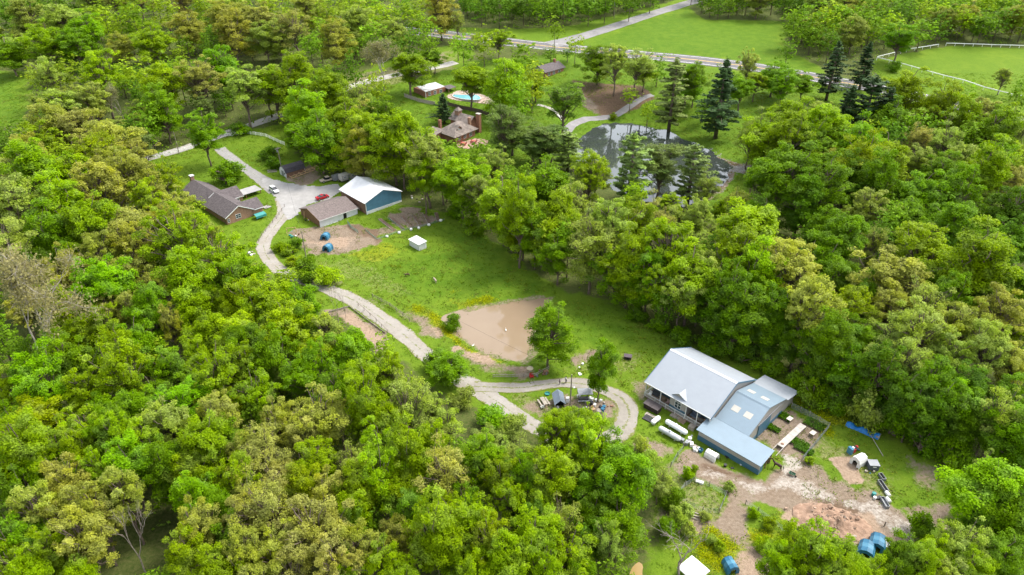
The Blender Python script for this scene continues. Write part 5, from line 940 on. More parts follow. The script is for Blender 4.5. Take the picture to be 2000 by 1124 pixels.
CARW = mat('white car paint', (.74, .75, .76), .25, .03, 1, spec=.5); CARR = mat('red car paint', (.38, .02, .03), .25, .05, 1, spec=.5); CART = mat('faded tan truck paint', (.36, .31, .24), .5, .15, 1)
car('white sport utility car parked at the gravel yard edge', 536, 375, -48, CARW)
car('red car parked behind the shingled garage roof', 630, 389, 40, CARR, 4.4, 1.78, 1.42, 'sedan')
pk = thing('pickup_truck', 'faded tan old pickup truck parked on the grass', 'truck', on(640, 354), 215)
MB().loft([(-2.7, .45, .95, .85, .85), (-.4, .45, .98, .9, .88), (1.4, .45, 1.02, .92, .86), (2.55, .48, .95, .88, .8), (2.7, .5, .8, .8, .7)]).build('body', CART, pk, bevel=.05); MB().loft([(-.5, .98, 1.75, .84, .7), (.75, .98, 1.78, .84, .7), (1.25, 1.0, 1.05, .84, .78)]).build('cab_glass', CARGL, pk); MB().loft([(-.55, 1.72, 1.82, .74, .68), (.78, 1.74, 1.84, .74, .68)]).build('cab_roof', CART, pk); B(-2.55, -.65, -.72, .72, .96, 1.0).build('bed_floor', DARK, pk); B(-2.7, -.6, -.88, -.78, .95, 1.25).box(-2.7, -.6, .78, .88, .95, 1.25).box(-2.72, -2.6, -.8, .8, .95, 1.25).build('bed_sides', CART, pk); wheels(pk, (-1.7, 1.7), .82, .38)
cp = thing('camper_trailer', 'pale grey camper trailer behind the white-roofed barn', 'trailer', on(680, 352), 43)
CAMP = mat('aged camper skin', (.40, .38, .35), .6, .12, .8); MB().prism([(-3.0, .55), (3.0, .55), (3.2, 1.4), (2.9, 2.55), (-2.9, 2.65), (-3.1, 1.4)], -1.15, 1.15, 'y').build('body', CAMP, cp, bevel=.08); frame_window(cp, -2.2, -1.1, 1.35, 2.05, -1.15); frame_window(cp, .9, 2.0, 1.35, 2.05, -1.15); B(-.5, .25, -1.2, -1.15, .6, 2.2).build('door', GREYM, cp); wheels(cp, (-.2, .75), 1.0, .34); MB().obox((3.1, 0, .6), (4.3, 0, .5), .1, .1).build('hitch', GREYM, cp)
bt = thing('box_trailer', 'small dark grey box trailer beside the pickup truck', 'trailer', on(658, 353), 43); B(-1.3, 1.3, -1, 1, .45, 2.1).build('box', GREYM, bt, bevel=.05); wheels(bt, (0,), 1.05, .32); MB().obox((1.3, 0, .5), (2.2, 0, .45), .1, .1).build('hitch', GREYM, bt)

# ------------------------------------------------------------------ gambrel shed, lumber frame, poles
gs = thing('gambrel_shed', 'white gambrel shed with dark curved shingle roof', 'shed', on(560, 347.5), 45)
gp = [(0, 0), (4.3, 0), (4.3, 1.9), (3.7, 3.0), (2.15, 3.75), (.6, 3.0), (0, 1.9)]; 
MB().prism(gp, -.1, .05, 'x').build('end_wall', WHITEW, gs); MB().prism(gp, 7.2, 7.35, 'x').build('end_wall', WHITEW, gs); B(.05, 7.2, 0, .12, -.3, 1.9).build('side_wall', BROWN2, gs); B(.05, 7.2, 4.18, 4.3, -.3, 1.9).build('side_wall', BROWN2, gs)
ro = [(-.3, 1.75), (.55, 3.08), (2.15, 3.9), (3.75, 3.08), (4.6, 1.75)]; g = MB()
for a, c in zip(ro[:-1], ro[1:]): g.slab([(-.3, a[0], a[1]), (7.5, a[0], a[1]), (7.5, c[0], c[1]), (-.3, c[0], c[1])], .1)
g.build('roof', mat('dark shed shingles', (.055, .05, .058), .9, .2, 2, .3), gs); B(-.16, -.1, 1.4, 2.9, .05, 2.1).build('door', GREYM, gs); B(-.16, -.1, .5, 1.0, 1.0, 1.7).build('window', GLASS, gs)
ac = thing('white_fan_unit', 'white boxy unit standing beside the gambrel shed', 'appliance', on(586, 332), 45); B(-.6, .6, -.4, .4, 0, 1.0).build('cabinet', WHITEP, ac, bevel=.05); MB().lathe([(.3, 0), (.3, .03)], (0, 0, 0), 12, 'y').build('fan_grille', BLACK, ac).location = (0, -.43, .5)
lf = thing('lumber_frame', 'pale new lumber wall frame lying on bare earth', 'frame', on(569, 350), 45)
for y in (0, 2.2): MB().obox((0, y, .25+.067*y), (11.5, y, .25+.067*(11.5+y)), .16, .2).build('beam', WOODP, lf)
for k in range(7): MB().obox((.3+k*1.85, 0, .42+.067*(.3+k*1.85)), (.3+k*1.85, 2.2, .42+.067*(2.5+k*1.85)), .16, .16).build('stud', WOODP, lf)
MB().obox((0, 1.1, .48), (11.5, 1.1, .48+.067*11.5), .14, .14).build('beam', WOODP, lf)
for k, (a, c, d) in enumerate(((531, 334, 10), (532, 337, 14))):
    l = thing('plank_stack', ['upper pale plank stack left of gambrel shed', 'lower pale plank stack left of gambrel shed'][k], 'planks', on(a, c), d)
    for q in range(3): MB().obox((-1.6, q*.3, .08), (1.6, q*.3+.05, .08), .22, .12).build('plank', WOODG, l)
POLEW = mat('weathered pole wood', (.24, .20, .16), .9, .2, 2)
def power_pole(label, px, py, h, deg=30, lamp=False, arm=True):
    t = thing('utility_pole', label, 'pole', on(px, py), deg); MB().tube([(0, 0, -1), (0, 0, h)], [.17, .11], 8).build('pole', POLEW, t)
    if arm:
        ca = B(-1.1, 1.1, -.16, -.06, h-.7, h-.56).build('cross_arm', POLEW, t)
        for x in (-.95, -.4, .4, .95): MB().lathe([(.05, 0), (.07, .06), (.04, .16)], (x, -.11, h-.56), 8).build('insulator', WHITEP, ca)
        MB().lathe([(.22, 0), (.25, .1), (.25, .65), (.2, .75)], (-.35, 0, h-1.9), 10).build('transformer', WHITEP if lamp else GREYM, t)
    if lamp: la = MB().obox((0, 0, h-2.4), (0, -1.2, h-2.1), .06, .06).build('lamp_arm', GREYM, t); MB().lathe([(.05, .18), (.2, .1), (.22, 0)], (0, -1.25, h-2.25), 10).build('lamp_head', WHITEP, la)
    return t
P1 = power_pole('tall utility pole beside the gambrel shed', 551, 338, 9.6, 45); P2 = power_pole('utility pole left of the blue huts pen', 600, 515, 9.8, 20, arm=False); P3 = power_pole('slim utility pole by the small gabled hut', 1113, 800, 8.8, 20, True, False)
power_pole('utility pole beyond the highway verge', 1199, 37, 9.5, 60); power_pole('pole behind the white lane fence', 350, 301, 8.5, 0, arm=False); power_pole('pole standing in the trees behind the lane', 789, 100, 8, 0, arm=False)
def cable(label, a, c, sag=1.2, r_=.02):
    o_ = bpy.data.objects.new('x', None); a, c = Vector(a), Vector(c); pts_ = [a.lerp(c, k/16)-Vector((0, 0, sag*4*(k/16)*(1-k/16))) for k in range(17)]
    bpy.data.objects.remove(o_); ob = MB().tube([p-a for p in pts_], r_, 4, False).build('power_cable', BLACK); ob.location = a; tag(ob, label, 'cable')
cable('sagging power cable crossing the meadow above the brown pond', P2.location+Vector((0, 0, 9.6)), P3.location+Vector((0, 0, 8.6)), 1.5); cable('power cable from shed pole to the pole by the blue huts', P1.location+Vector((0, 0, 9)), P2.location+Vector((0, 0, 9.5)), 1.2)

# ------------------------------------------------------------------ moulded animal huts
def hut(label, px, py, deg, w_=2.3, L_=2.4, h=1.75, m1=None, m2=None, white=False, group='blue arched animal huts', name='animal_hut'):
    t = thing(name, label, 'hut', on(px, py), deg, group); N = 6; prof = [(-w_/2, 0), (-w_/2*.98, h*.5), (-w_/2*.66, h*.86), (0, h), (w_/2*.66, h*.86), (w_/2*.98, h*.5), (w_/2, 0)]
    for k in range(3):
        y0, y1 = -L_/2+k*L_/3, -L_/2+(k+1)*L_/3; s_ = 1-.03*k; g = MB()
        for a, c in zip(prof[:-1], prof[1:]): g.slab([(a[0]*s_, y0, a[1]*s_), (a[0]*s_, y1-.03, a[1]*s_), (c[0]*s_, y1-.03, c[1]*s_), (c[0]*s_, y0, c[1]*s_)], .06, (-(a[0]+c[0])*.3, 0, -1))
        g.build('shell_section', (m2 if k == 1 and m2 else m1) or BLUEP, t, bevel=0)
    MB().prism([(x*.94, z*.94) for x, z in prof], L_/2-.1, L_/2-.04, 'y').build('back_panel', m1 or BLUEP, t)
    g = MB(); pr = [(x*.95, z*.95) for x, z in prof]; op = [(-w_*.22, 0), (-w_*.22, h*.5), (0, h*.62), (w_*.22, h*.5), (w_*.22, 0)]
    g.prism(pr[:4]+[(0, h*.62), (-w_*.22, h*.5), (-w_*.22, 0)], -L_/2+.03, -L_/2+.08, 'y'); g.prism(pr[3:]+[(w_*.22, 0), (w_*.22, h*.5), (0, h*.62)], -L_/2+.03, -L_/2+.08, 'y'); g.build('front_panel', m1 or BLUEP, t)
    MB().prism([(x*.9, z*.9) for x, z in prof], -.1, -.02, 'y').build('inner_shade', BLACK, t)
    return t
hut('blue arched hut nearer the garage in the earthen pen', 636, 466, -10, m2=BLUEL); hut('blue arched hut with pale top lower in the earthen pen', 641, 489, -20, m2=BLUEL, h=1.9)
hut('blue hut opening downward beside the white canopy', 1425, 1110, 12, 2.0, 2.2, 1.7, m2=BLUEL); hut('nearer blue hut of the pair below the mulch heap', 1690, 1080, -32, 2.5, 2.7, 1.8, m2=BLUEL); hut('farther blue hut of the pair with a pale flap', 1712, 1066, -32, 2.5, 2.7, 1.8, m2=BLUEL)
fl = thing('pale_sheet', 'pale tarpaulin sheet lying against the farther blue hut', 'sheet', on(1722, 1068), -32); MB().slab([(-1.1, -.4, .9), (.9, -.4, .6), (1.1, .5, 1.25), (-.9, .6, 1.5)], .04).build('sheet', WHITEP, fl)
hut('cream plastic calf hutch against the barn wall', 1389, 894, 44, 1.7, 2.3, 1.45, WHITEP, None, group='white hutches'); hut('tall white plastic hutch at the sand patch edge', 1676, 905, -60, 2.0, 2.4, 2.1, WHITEP, None, group='white hutches')
cn = thing('canopy_tent', 'white square canopy tent at the bottom edge', 'tent', on(1352, 1124), 38); Rr_ = 1.75
MB().add([(-Rr_, -Rr_, 1.5), (Rr_, -Rr_, 1.5), (Rr_, Rr_, 1.5), (-Rr_, Rr_, 1.5), (0, 0, 2.3), (-Rr_, -Rr_, 1.3), (Rr_, -Rr_, 1.3), (Rr_, Rr_, 1.3), (-Rr_, Rr_, 1.3)], [(0, 1, 4), (1, 2, 4), (2, 3, 4), (3, 0, 4), (0, 5, 6, 1), (1, 6, 7, 2), (2, 7, 8, 3), (3, 8, 5, 0)]).build('canvas', WHITEP, cn)
for x in (-1.65, 1.65):
    for y in (-1.65, 1.65): MB().tube([(x, y, -.2), (x, y, 1.5)], .03, 6).build('leg', GREYM, cn)

# ------------------------------------------------------------------ propane tanks and things by the porch
def tank(label, a, c, L_, r_, m=TANKW, deg=0):
    t = thing('propane_tank', label, 'tank', on(a, c), deg, 'white propane tanks'); h = L_/2; pr = [(.02, -h)]+[(r_*math.sin(q), -h+r_*(1-math.cos(q))) for q in np.linspace(.3, 1.57, 5)]+[(r_*math.sin(q), h-r_*(1-math.cos(q))) for q in np.linspace(1.57, .3, 5)]+[(.02, h)]
    MB().lathe(pr, (0, 0, r_+.25), 18, 'x').build('vessel', m, t, True); MB().lathe([(.2, 0), (.2, .18), (.12, .28)], (0, 0, 2*r_+.2), 10).build('valve_dome', m, t)
    for x in (-h*.55, h*.55): B(x-.12, x+.12, -r_*.7, r_*.7, 0, .45).build('foot', CONCP, t)
tank('long white propane tank nearest the porch', 1320, 840, 5.0, .53, deg=-46); tank('long grey-white propane tank farther from the porch', 1307, 853, 4.9, .55, mat('dull tank enamel', (.50, .52, .54), .4, .1, 1), deg=-44); tank('short white propane tank pointing away from the porch', 1280, 826, 2.6, .48, deg=44)
bx = thing('dark_kennel', 'dark brown boxy kennel with flat lid below the porch', 'kennel', on(1274, 800), -44); B(-1.6, 1.6, -.75, .75, 0, 1.15).build('body', mat('dark brown boards', (.05, .032, .028), .8, .2, 2), bx)
for k in range(2): MB().slab([(-1.75+k*1.75, -.9, 1.2), (-.02+k*1.75, -.9, 1.2), (-.02+k*1.75, .9, 1.34), (-1.75+k*1.75, .9, 1.34)], .08).build('lid', mat('dark lid', (.075, .06, .06), .6, .2, 1), bx)
for k in range(4): B(-1.5+k*.9, -1.42+k*.9, -.8, -.76, .1, 1.1).build('slat', BLACK, bx)
def pallet(label, a, c, deg, w_, l_, m, h=.14, name='pallet', cat='pallet'):
    t = thing(name, label, cat, on(a, c), deg)
    for k in range(5): B(-w_/2+k*w_/5+.02, -w_/2+(k+1)*w_/5-.02, -l_/2, l_/2, h-.04, h).build('plank', m, t)
    for y in (-l_*.42, 0, l_*.42): B(-w_/2, w_/2, y-.05, y+.05, 0, h-.045).build('runner', m, t)
pallet('pale wooden pallet beside the short propane tank', 1271, 813, -40, 2.4, 1.0, WOODG); pallet('dark flat board lying left of the short tank', 1266, 818, -40, 1.9, 1.6, BLACK, .2, 'solar_board', 'board'); pallet('weathered pallet steps in front of the porch gable', 1316, 813, -44, 1.3, 1.1, WOODG, .3); pallet('small weathered pallet beside the porch steps', 1325, 818, -44, .7, .7, WOODG, .25)
pallet('pallet stack at the porch right end', 1351, 838, -40, 1.2, 1.2, WOODG, .8)
def clutter(label, a, c, seed, n_=7, spread=1.2, cols=None, h=.7, name='junk_pile', cat='junk'):
    r = np.random.default_rng(seed); t = thing(name, label, cat, on(a, c), r.uniform(0, 90)); cols = cols or [WHITEP, GREYM, BLACK, WOODG, BLUEP, RUST]
    for k in range(n_):
        x, y = r.normal(0, spread*.5, 2); s_ = r.uniform(.2, .5); m = cols[int(r.integers(len(cols)))]; g = MB().lathe([(s_*.7, 0), (s_*.8, s_*r.uniform(.8, 2))], (0, 0, 0), 8) if r.random() < .45 else B(-s_, s_, -s_*.7, s_*.7, 0, s_*r.uniform(.5, 1.8)*h/.7)
        o = g.build(['bucket', 'crate', 'bin'][k % 3], m, t); o.location = (x, y, 0); o.rotation_euler = (0, 0, r.uniform(0, 3))
    return t
clutter('pale tubs and bushes at the lean-to corner', 1345, 868, 1, 8, 2.2, [WHITEP, GREYM, WOODG]); clutter('cream boxes beside the cream calf hutch', 1362, 880, 2, 3, 1.2, [WHITEP]); clutter('dark toys and tools along the lean-to wall', 1437, 912, 3, 4, 1.5, [BLACK, WHITEP, REDM], .4)
tb = thing('blue_tub', 'round blue tub beside the cream calf hutch', 'tub', on(1368, 882), 0); MB().lathe([(.38, 0), (.45, .5), (.45, .55), (.38, .55), (.34, .15)], (0, 0, 0), 14).build('tub_wall', BLUEP, tb)
# porch furniture, standing on the deck
def porch_item(label, u, v_, kind, m):
    t = thing('porch_'+kind, label, kind, barn.matrix_basis @ Vector((u, v_, .45)), -46)
    if kind == 'sofa': B(-.9, .9, -.4, .4, 0, .42).build('seat', m, t, bevel=.06); B(-.9, .9, .25, .45, .42, .9).build('backrest', m, t, bevel=.06); B(-1.0, -.82, -.4, .4, 0, .62).build('armrest', m, t); B(.82, 1.0, -.4, .4, 0, .62).build('armrest', m, t)
    elif kind == 'table': B(-.7, .7, -.4, .4, .68, .74).build('table_top', m, t); [B(x-.04, x+.04, y-.04, y+.04, 0, .68).build('leg', m, t) for x in (-.6, .6) for y in (-.3, .3)]
    else:
        B(-.3, .3, -.3, .3, .38, .46).build('seat', m, t); B(-.3, .3, .24, .3, .46, 1.0).build('backrest', m, t); [B(x-.03, x+.03, y-.03, y+.03, 0, .38).build('leg', m, t) for x in (-.25, .25) for y in (-.25, .25)]
porch_item('dark sofa on the left part of the porch', 1.6, 1.8, 'sofa', mat('dark fabric', (.06, .065, .07), .9, .1, 2)); porch_item('wooden table on the left part of the porch', 3.4, 1.4, 'table', DECK); porch_item('white chair at the porch left corner', .7, .9, 'chair', WHITEP); porch_item('pinkish chair on the porch beside the gabled bay', 4.8, 1.2, 'chair', mat('pinkish enamel', (.40, .28, .26), .6, .1, 2)); porch_item('blue-grey sofa on the right part of the porch', 11.0, 1.9, 'sofa', mat('blue grey fabric', (.14, .18, .24), .9, .1, 2)); porch_item('wooden chair on the right part of the porch', 13.3, 1.3, 'chair', WOODP); porch_item('grey table on the right part of the porch', 12.3, 1.2, 'table', WOODG)

# ------------------------------------------------------------------ yard inside the loop
pc = thing('picnic_table', 'pale weathered picnic table with benches left of the small hut', 'picnic table', on(1062, 789), 112)
B(-1.2, 1.2, -.42, .42, .70, .76).build('table_top', WOODG, pc); [B(-1.2, 1.2, y-.15, y+.15, .42, .47).build('bench', WOODG, pc) for y in (-.85, .85)]
for x in (-.8, .8): MB().obox((x, -.35, .7), (x, -.8, 0), .08, .08).obox((x, .35, .7), (x, .8, 0), .08, .08).obox((x, -.95, .4), (x, .95, .4), .06, .08).build('leg', WOODG, pc)
ch = thing('garden_chair', 'pale chair at the picnic table end', 'chair', on(1059, 798), 200); B(-.3, .3, -.3, .3, .36, .44).build('seat', WHITEP, ch); B(-.3, .3, .25, .32, .44, .95).build('backrest', WHITEP, ch); [B(x-.03, x+.03, y-.03, y+.03, 0, .36).build('leg', WHITEP, ch) for x in (-.26, .26) for y in (-.26, .26)]
tt = thing('teal_tub', 'round teal tub near the picnic table', 'tub', on(1069, 771), 0); MB().lathe([(.5, 0), (.58, .3), (.52, .3), (.46, .08)], (0, 0, 0), 14).build('tub_wall', TEAL, tt)
hh = thing('small_hut', 'small gabled hut with grey-blue metal roof inside the drive loop', 'hut', on(1091, 790), 6)
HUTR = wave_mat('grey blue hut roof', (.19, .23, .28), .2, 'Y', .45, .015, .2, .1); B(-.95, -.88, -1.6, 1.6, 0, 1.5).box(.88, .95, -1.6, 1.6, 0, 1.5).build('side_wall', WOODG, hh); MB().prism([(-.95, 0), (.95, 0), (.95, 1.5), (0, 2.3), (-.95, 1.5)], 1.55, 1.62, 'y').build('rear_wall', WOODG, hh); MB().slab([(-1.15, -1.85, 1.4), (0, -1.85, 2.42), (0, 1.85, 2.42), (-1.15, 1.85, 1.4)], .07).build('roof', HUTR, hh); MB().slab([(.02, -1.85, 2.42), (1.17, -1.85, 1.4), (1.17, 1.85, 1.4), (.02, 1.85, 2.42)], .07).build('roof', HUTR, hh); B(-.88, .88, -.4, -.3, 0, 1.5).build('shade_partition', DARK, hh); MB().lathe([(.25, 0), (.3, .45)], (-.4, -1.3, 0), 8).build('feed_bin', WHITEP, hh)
wb = thing('white_cabinet', 'white cabinet standing right of the small hut', 'cabinet', on(1108, 786), 5); B(-.35, .35, -.3, .3, 0, 1.2).build('cabinet_body', WHITEP, wb, bevel=.04); B(-.36, .36, -.33, -.3, .1, .55).build('cabinet_door', WHITEP, wb)
sm = thing('smoker_grill', 'dark barrel smoker grill with flat hood inside the loop', 'grill', on(1139, 787), 4); MB().lathe([(.02, -1.0), (.4, -1.0), (.45, -.9), (.45, .9), (.4, 1.0), (.02, 1.0)], (0, 0, 1.0), 14, 'x').build('barrel', BLACK, sm); B(-1.2, 1.2, -.75, -.45, .9, .96).build('shelf', GREYM, sm); MB().tube([(.7, 0, 1.3), (.7, 0, 2.0)], .09, 8).build('chimney', BLACK, sm); [MB().tube([(x, y, 0), (x, y*.6, .8)], .04, 5).build('leg', BLACK, sm) for x in (-.8, .8) for y in (-.4, .4)]
cl_ = thing('grey_lean_roof', 'low grey sheet roof on posts behind the smoker', 'shelter', on(1142, 777), 4); MB().slab([(-1.5, -.9, 1.5), (1.5, -.9, 1.5), (1.5, .9, 1.75), (-1.5, .9, 1.75)], .06).build('roof', GREYM, cl_); [B(x-.05, x+.05, y-.05, y+.05, 0, 1.5).build('post', WOODG, cl_) for x in (-1.4, 1.4) for y in (-.8, .8)]
clutter('colourful pots and bins right of the tall narrow tree', 1178, 792, 5, 10, 2.0, [WHITEP, BLUEP, WOODG, RUST, GREYM]); clutter('buckets in front of the smoker grill', 1150, 795, 6, 6, 1.5, [WHITEP, BLACK, GREYM]); clutter('white bins in a row behind the smoker', 1134, 772, 7, 5, 2.0, [WHITEP])
for k, (a, c, lb) in enumerate(((1158, 802, 'wooden chair left of the round fire pit'), (1170, 806, 'round wooden spool table in the loop grass'))):
    t = thing(['garden_chair', 'spool_table'][k], lb, ['chair', 'table'][k], on(a, c), 30)
    if k == 0: B(-.35, .35, -.35, .35, .36, .44).build('seat', WOODP, t); B(-.35, .35, .3, .37, .44, 1.05).build('backrest', WOODP, t); [B(x-.04, x+.04, y-.04, y+.04, 0, .36).build('leg', WOODP, t) for x in (-.3, .3) for y in (-.3, .3)]
    else: MB().lathe([(.5, 0), (.5, .06), (.2, .08), (.2, .5), (.55, .52), (.55, .6)], (0, 0, 0), 14).build('spool', WOODG, t)
dh = thing('dog_house', 'small dark dog house alone on the grass above the barn', 'dog house', on(1226, 701), -15); B(-.75, .75, -.5, .5, 0, .9).build('walls', mat('dark brown boards', (.05, .032, .028)), dh); MB().slab([(-.9, -.65, .88), (.9, -.65, .88), (.9, 0, 1.3), (-.9, 0, 1.3)], .06).slab([(-.9, .01, 1.3), (.9, .01, 1.3), (.9, .65, .88), (-.9, .65, .88)], .06).build('roof', mat('mauve grey roof', (.13, .10, .11), .8, .1, 2), dh); B(-.25, .25, -.53, -.5, .05, .7).build('opening', DARK, dh)
clutter('white sacks and stones on the grass near the tall tree', 1136, 720, 8, 4, 2.2, [WHITEP], .3); clutter('pots beside the upturned boat shed under the pond tree', 1055, 730, 9, 6, 1.6, [WHITEP, GREYM, RUST])
um_ = thing('garden_umbrella', 'tan umbrella on a pole near the brown pond', 'umbrella', on(1035, 732), 0); MB().tube([(0, 0, 0), (0, 0, 1.9)], .03, 6).build('pole', GREYM, um_); MB().lathe([(.75, 1.65), (.72, 1.7), (.05, 2.0)], (0, 0, 0), 10).build('canopy', mat('tan canvas', (.44, .37, .25), .8, .1, 2), um_)
rc = thing('red_chair', 'red garden chair beside the tan umbrella', 'chair', on(1038, 738), 20); B(-.35, .35, -.35, .35, .3, .42).build('seat', REDM, rc); B(-.35, .35, .28, .36, .42, 1.0).build('backrest', REDM, rc); B(-.4, -.33, -.35, .35, 0, .6).box(.33, .4, -.35, .35, 0, .6).build('arms', REDM, rc)

# ------------------------------------------------------------------ behind and below the barn
rp_ = thing('concrete_walkway', 'narrow pale raised walkway of slabs between the garden beds', 'walkway', on(1519, 880), 42)
for k in range(6): B(.6+k*1.45, .6+(k+1)*1.45-.03, -.65, .65, .55, .72).build('slab', CONCP, rp_)
for y in (-.62, .62): MB().obox((-1.9, y, .3), (.6, y, .6), .1, .12).build('side_rail', CONCP, rp_); [B(x-.06, x+.06, y-.06, y+.06, -.2, .55).build('support', WOODG, rp_) for x in (.8, 3.5, 6.2, 8.9)]
MB().lathe([(.3, .725), (.3, .78)], (1.4, 0, 0), 12).build('cover_plate', RUST, rp_)
run_fence('wire_fence', 'wire mesh fence round the garden behind the barn', 'fence', [(1545, 797), (1580, 815), (1618, 838), (1590, 872), (1566, 900)], 1.5, wire_panel(WIREM, 1.4, 7, 12, .014), 2.2, WOODG, .09)
for k, (a, c, lb) in enumerate(((1541, 824, 'pale board table in the garden near the barn door'), (1586, 852, 'pale board table by the garden fence'))):
    t = thing('garden_table', lb, 'table', on(a, c), 40); B(-.6, .6, -.45, .45, .75, .82).build('table_top', mat('cream board', (.60, .55, .45), .8, .1, 2), t); [B(x-.04, x+.04, y-.04, y+.04, 0, .75).build('leg', WOODG, t) for x in (-.5, .5) for y in (-.35, .35)]
for k, (a, c, w_, l_, lb) in enumerate(((1530, 815, 3.2, 2.0, 'leafy garden bed nearest the barn corner'), (1508, 838, 3.0, 1.4, 'sparse garden bed by the blue sliding door'), (1590, 832, 3.8, 2.4, 'leafy garden bed right of the walkway'), (1560, 868, 3.6, 2.0, 'leafy garden bed below the walkway'), (1570, 880, 3.4, 1.6, 'low garden bed at the garden fence corner'))):
    t = thing('garden_bed', lb, 'garden bed', on(a, c), -46+k); B(-w_/2, w_/2, -l_/2, l_/2, -.1, .14).build('soil', mat('garden soil', (.11, .075, .05), .95, .2, 3, .4), t); r = np.random.default_rng(k); pp = np.column_stack([r.uniform(-w_/2, w_/2, 700), r.uniform(-l_/2, l_/2, 700), r.uniform(.15, .6, 700)]); m_ = leaf_mesh('leaves', pp, r.normal(0, .6, pp.shape)+[0, 0, 1], .15, FOL, k); o = inst('leaves', m_, t); o.color = (.085, .19, .012, 1)
be = thing('red_bench', 'red bench with white back top at the wood edge', 'bench', on(1578, 798), -30); B(-1.1, 1.1, -.3, .2, .38, .45).build('seat', RUST, be); B(-1.15, 1.15, .2, .28, .45, .95).build('backrest', mat('brick red boards', (.28, .08, .05), .8, .1, 2), be); B(-1.2, 1.2, .18, .32, .95, 1.02).build('back_cap', TRIMW, be); [B(x-.05, x+.05, y-.05, y+.05, 0, .38).build('leg', RUST, be) for x in (-.9, .9) for y in (-.2, .15)]
wp = thing('covered_woodpile', 'long woodpile under a bright blue tarpaulin at the wood edge', 'woodpile', on(1684, 843), -40)
r = np.random.default_rng(4); V = []; NXX, NYY = 22, 6
for i in range(NXX):
    for j in range(NYY): x = -3.0+6.0*i/(NXX-1); a = j/(NYY-1); pz = [0, .55, .85, .85, .5, 0][j]*(.75+.3*math.sin(i*.7)+.12*r.normal()); V.append((x, -.75+1.5*a+r.normal(0, .06), max(.02, pz)))
MB().add(V, [(i*NYY+j, i*NYY+j+1, (i+1)*NYY+j+1, (i+1)*NYY+j) for i in range(NXX-1) for j in range(NYY-1)]).build('tarpaulin', TARP, wp, True); [MB().lathe([(.12, 0), (.12, 1.2)], (2.6+.2*(k % 3), -.6, .12+.22*(k//3)), 8, 'y').build('log', WOODG, wp) for k in range(9)]
lp = thing('leaning_pole', 'long pale pole leaning down from the tarpaulin', 'pole', on(1710, 870), 0); MB().tube([(0, -3, .1), (-.2, 3.2, .7)], [.07, .06], 6).build('pole_shaft', WOODG, lp)
ps = thing('play_castle', 'blue and red plastic play set behind the white hutch', 'play set', on(1664, 884), 20); B(-.9, -.3, -.5, .5, 0, 1.4).build('tower', BLUEL, ps, bevel=.08); B(-.3, .6, -.3, .5, 0, .9).build('deck_block', REDM, ps, bevel=.06); MB().slab([(.6, -.2, .9), (1.8, -.2, .1), (1.8, .4, .1), (.6, .4, .9)], .06).build('slide', BLUEP, ps); [MB().lathe([(.25, 0), (.28, .3)], (.1+.4*k, .1, .9), 8).build('turret', [WHITEP, BLACK, REDM][k], ps) for k in range(3)]
gc = thing('grey_crate', 'square grey crate right of the tall white hutch', 'crate', on(1703, 914), -4); B(-.85, .85, -.75, .75, 0, 1.25).build('crate_body', mat('slate grey panels', (.085, .095, .11), .6, .1, 2), gc, bevel=.04); B(-.9, .9, -.8, .8, 1.27, 1.35).build('lid', mat('pale grey lid', (.28, .29, .31), .5, .08, 1), gc); B(-.3, .3, -.79, -.76, .85, 1.05).build('plate', WHITEP, gc)
for k, (a, c, lb, m) in enumerate(((1722, 934, 'topmost dark trough in the row beside the grey crate', BLACK), (1724, 952, 'middle long dark trough in the row', BLACK), (1727, 984, 'lowest grey trough in the row', GREYM))):
    t = thing('feed_trough', lb, 'trough', on(a, c), 96-3*k, 'feed troughs in a row'); L_ = (1.5, 2.6, 2.2)[k]/2; B(-L_, L_, -.35, -.28, 0, .6).box(-L_, L_, .28, .35, 0, .6).box(-L_, -L_+.07, -.28, .28, 0, .6).box(L_-.07, L_, -.28, .28, 0, .6).build('sides', GREYM, t); B(-L_+.07, L_-.07, -.28, .28, .05, .25).build('bottom', m, t)
for k, (a, c) in enumerate(((1733, 967), (1734, 979))): t = thing('white_barrel', ['upper white barrel beside the trough row', 'lower white barrel beside the trough row'][k], 'barrel', on(a, c), 100, 'white barrels'); MB().lathe([(.05, -.5), (.3, -.5), (.34, -.2), (.34, .2), (.3, .5), (.05, .5)], (0, 0, .34), 12, 'x').build('drum', WHITEP, t)
tb = thing('teal_barrel', 'small teal barrel left of the trough row', 'barrel', on(1706, 968), 0); MB().lathe([(.34, 0), (.38, .35), (.34, .7), (.28, .7)], (0, 0, 0), 12).build('drum', TEAL, tb)
clutter('small dark buckets near the trough row', 1716, 975, 11, 4, .9, [BLACK, WHITEP], .4); clutter('red and blue tubs under the grey crate', 1705, 928, 12, 3, 1.2, [BLUEP, WOODG], .4)
wb2 = thing('wheelbarrow', 'dark green wheelbarrow on the yard near the horse', 'wheelbarrow', on(1546, 928), -40); MB().add([(-.5, -.35, .6), (.6, -.3, .6), (.6, .3, .6), (-.5, .35, .6), (-.3, -.22, .3), (.35, -.18, .3), (.35, .18, .3), (-.3, .22, .3)], [(0, 1, 5, 4), (1, 2, 6, 5), (2, 3, 7, 6), (3, 0, 4, 7), (4, 5, 6, 7)]).build('tray', mat('dark green enamel', (.03, .12, .06), .5, .1, 2), wb2); MB().lathe([(.1, -.05), (.2, -.05), (.2, .05), (.1, .05)], (.7, 0, .2), 10, 'y').build('wheel', TYRE, wb2); MB().obox((.7, -.1, .2), (-1.1, -.32, .6), .04, .04).obox((.7, .1, .2), (-1.1, .32, .6), .04, .04).build('handle', WOODG, wb2)
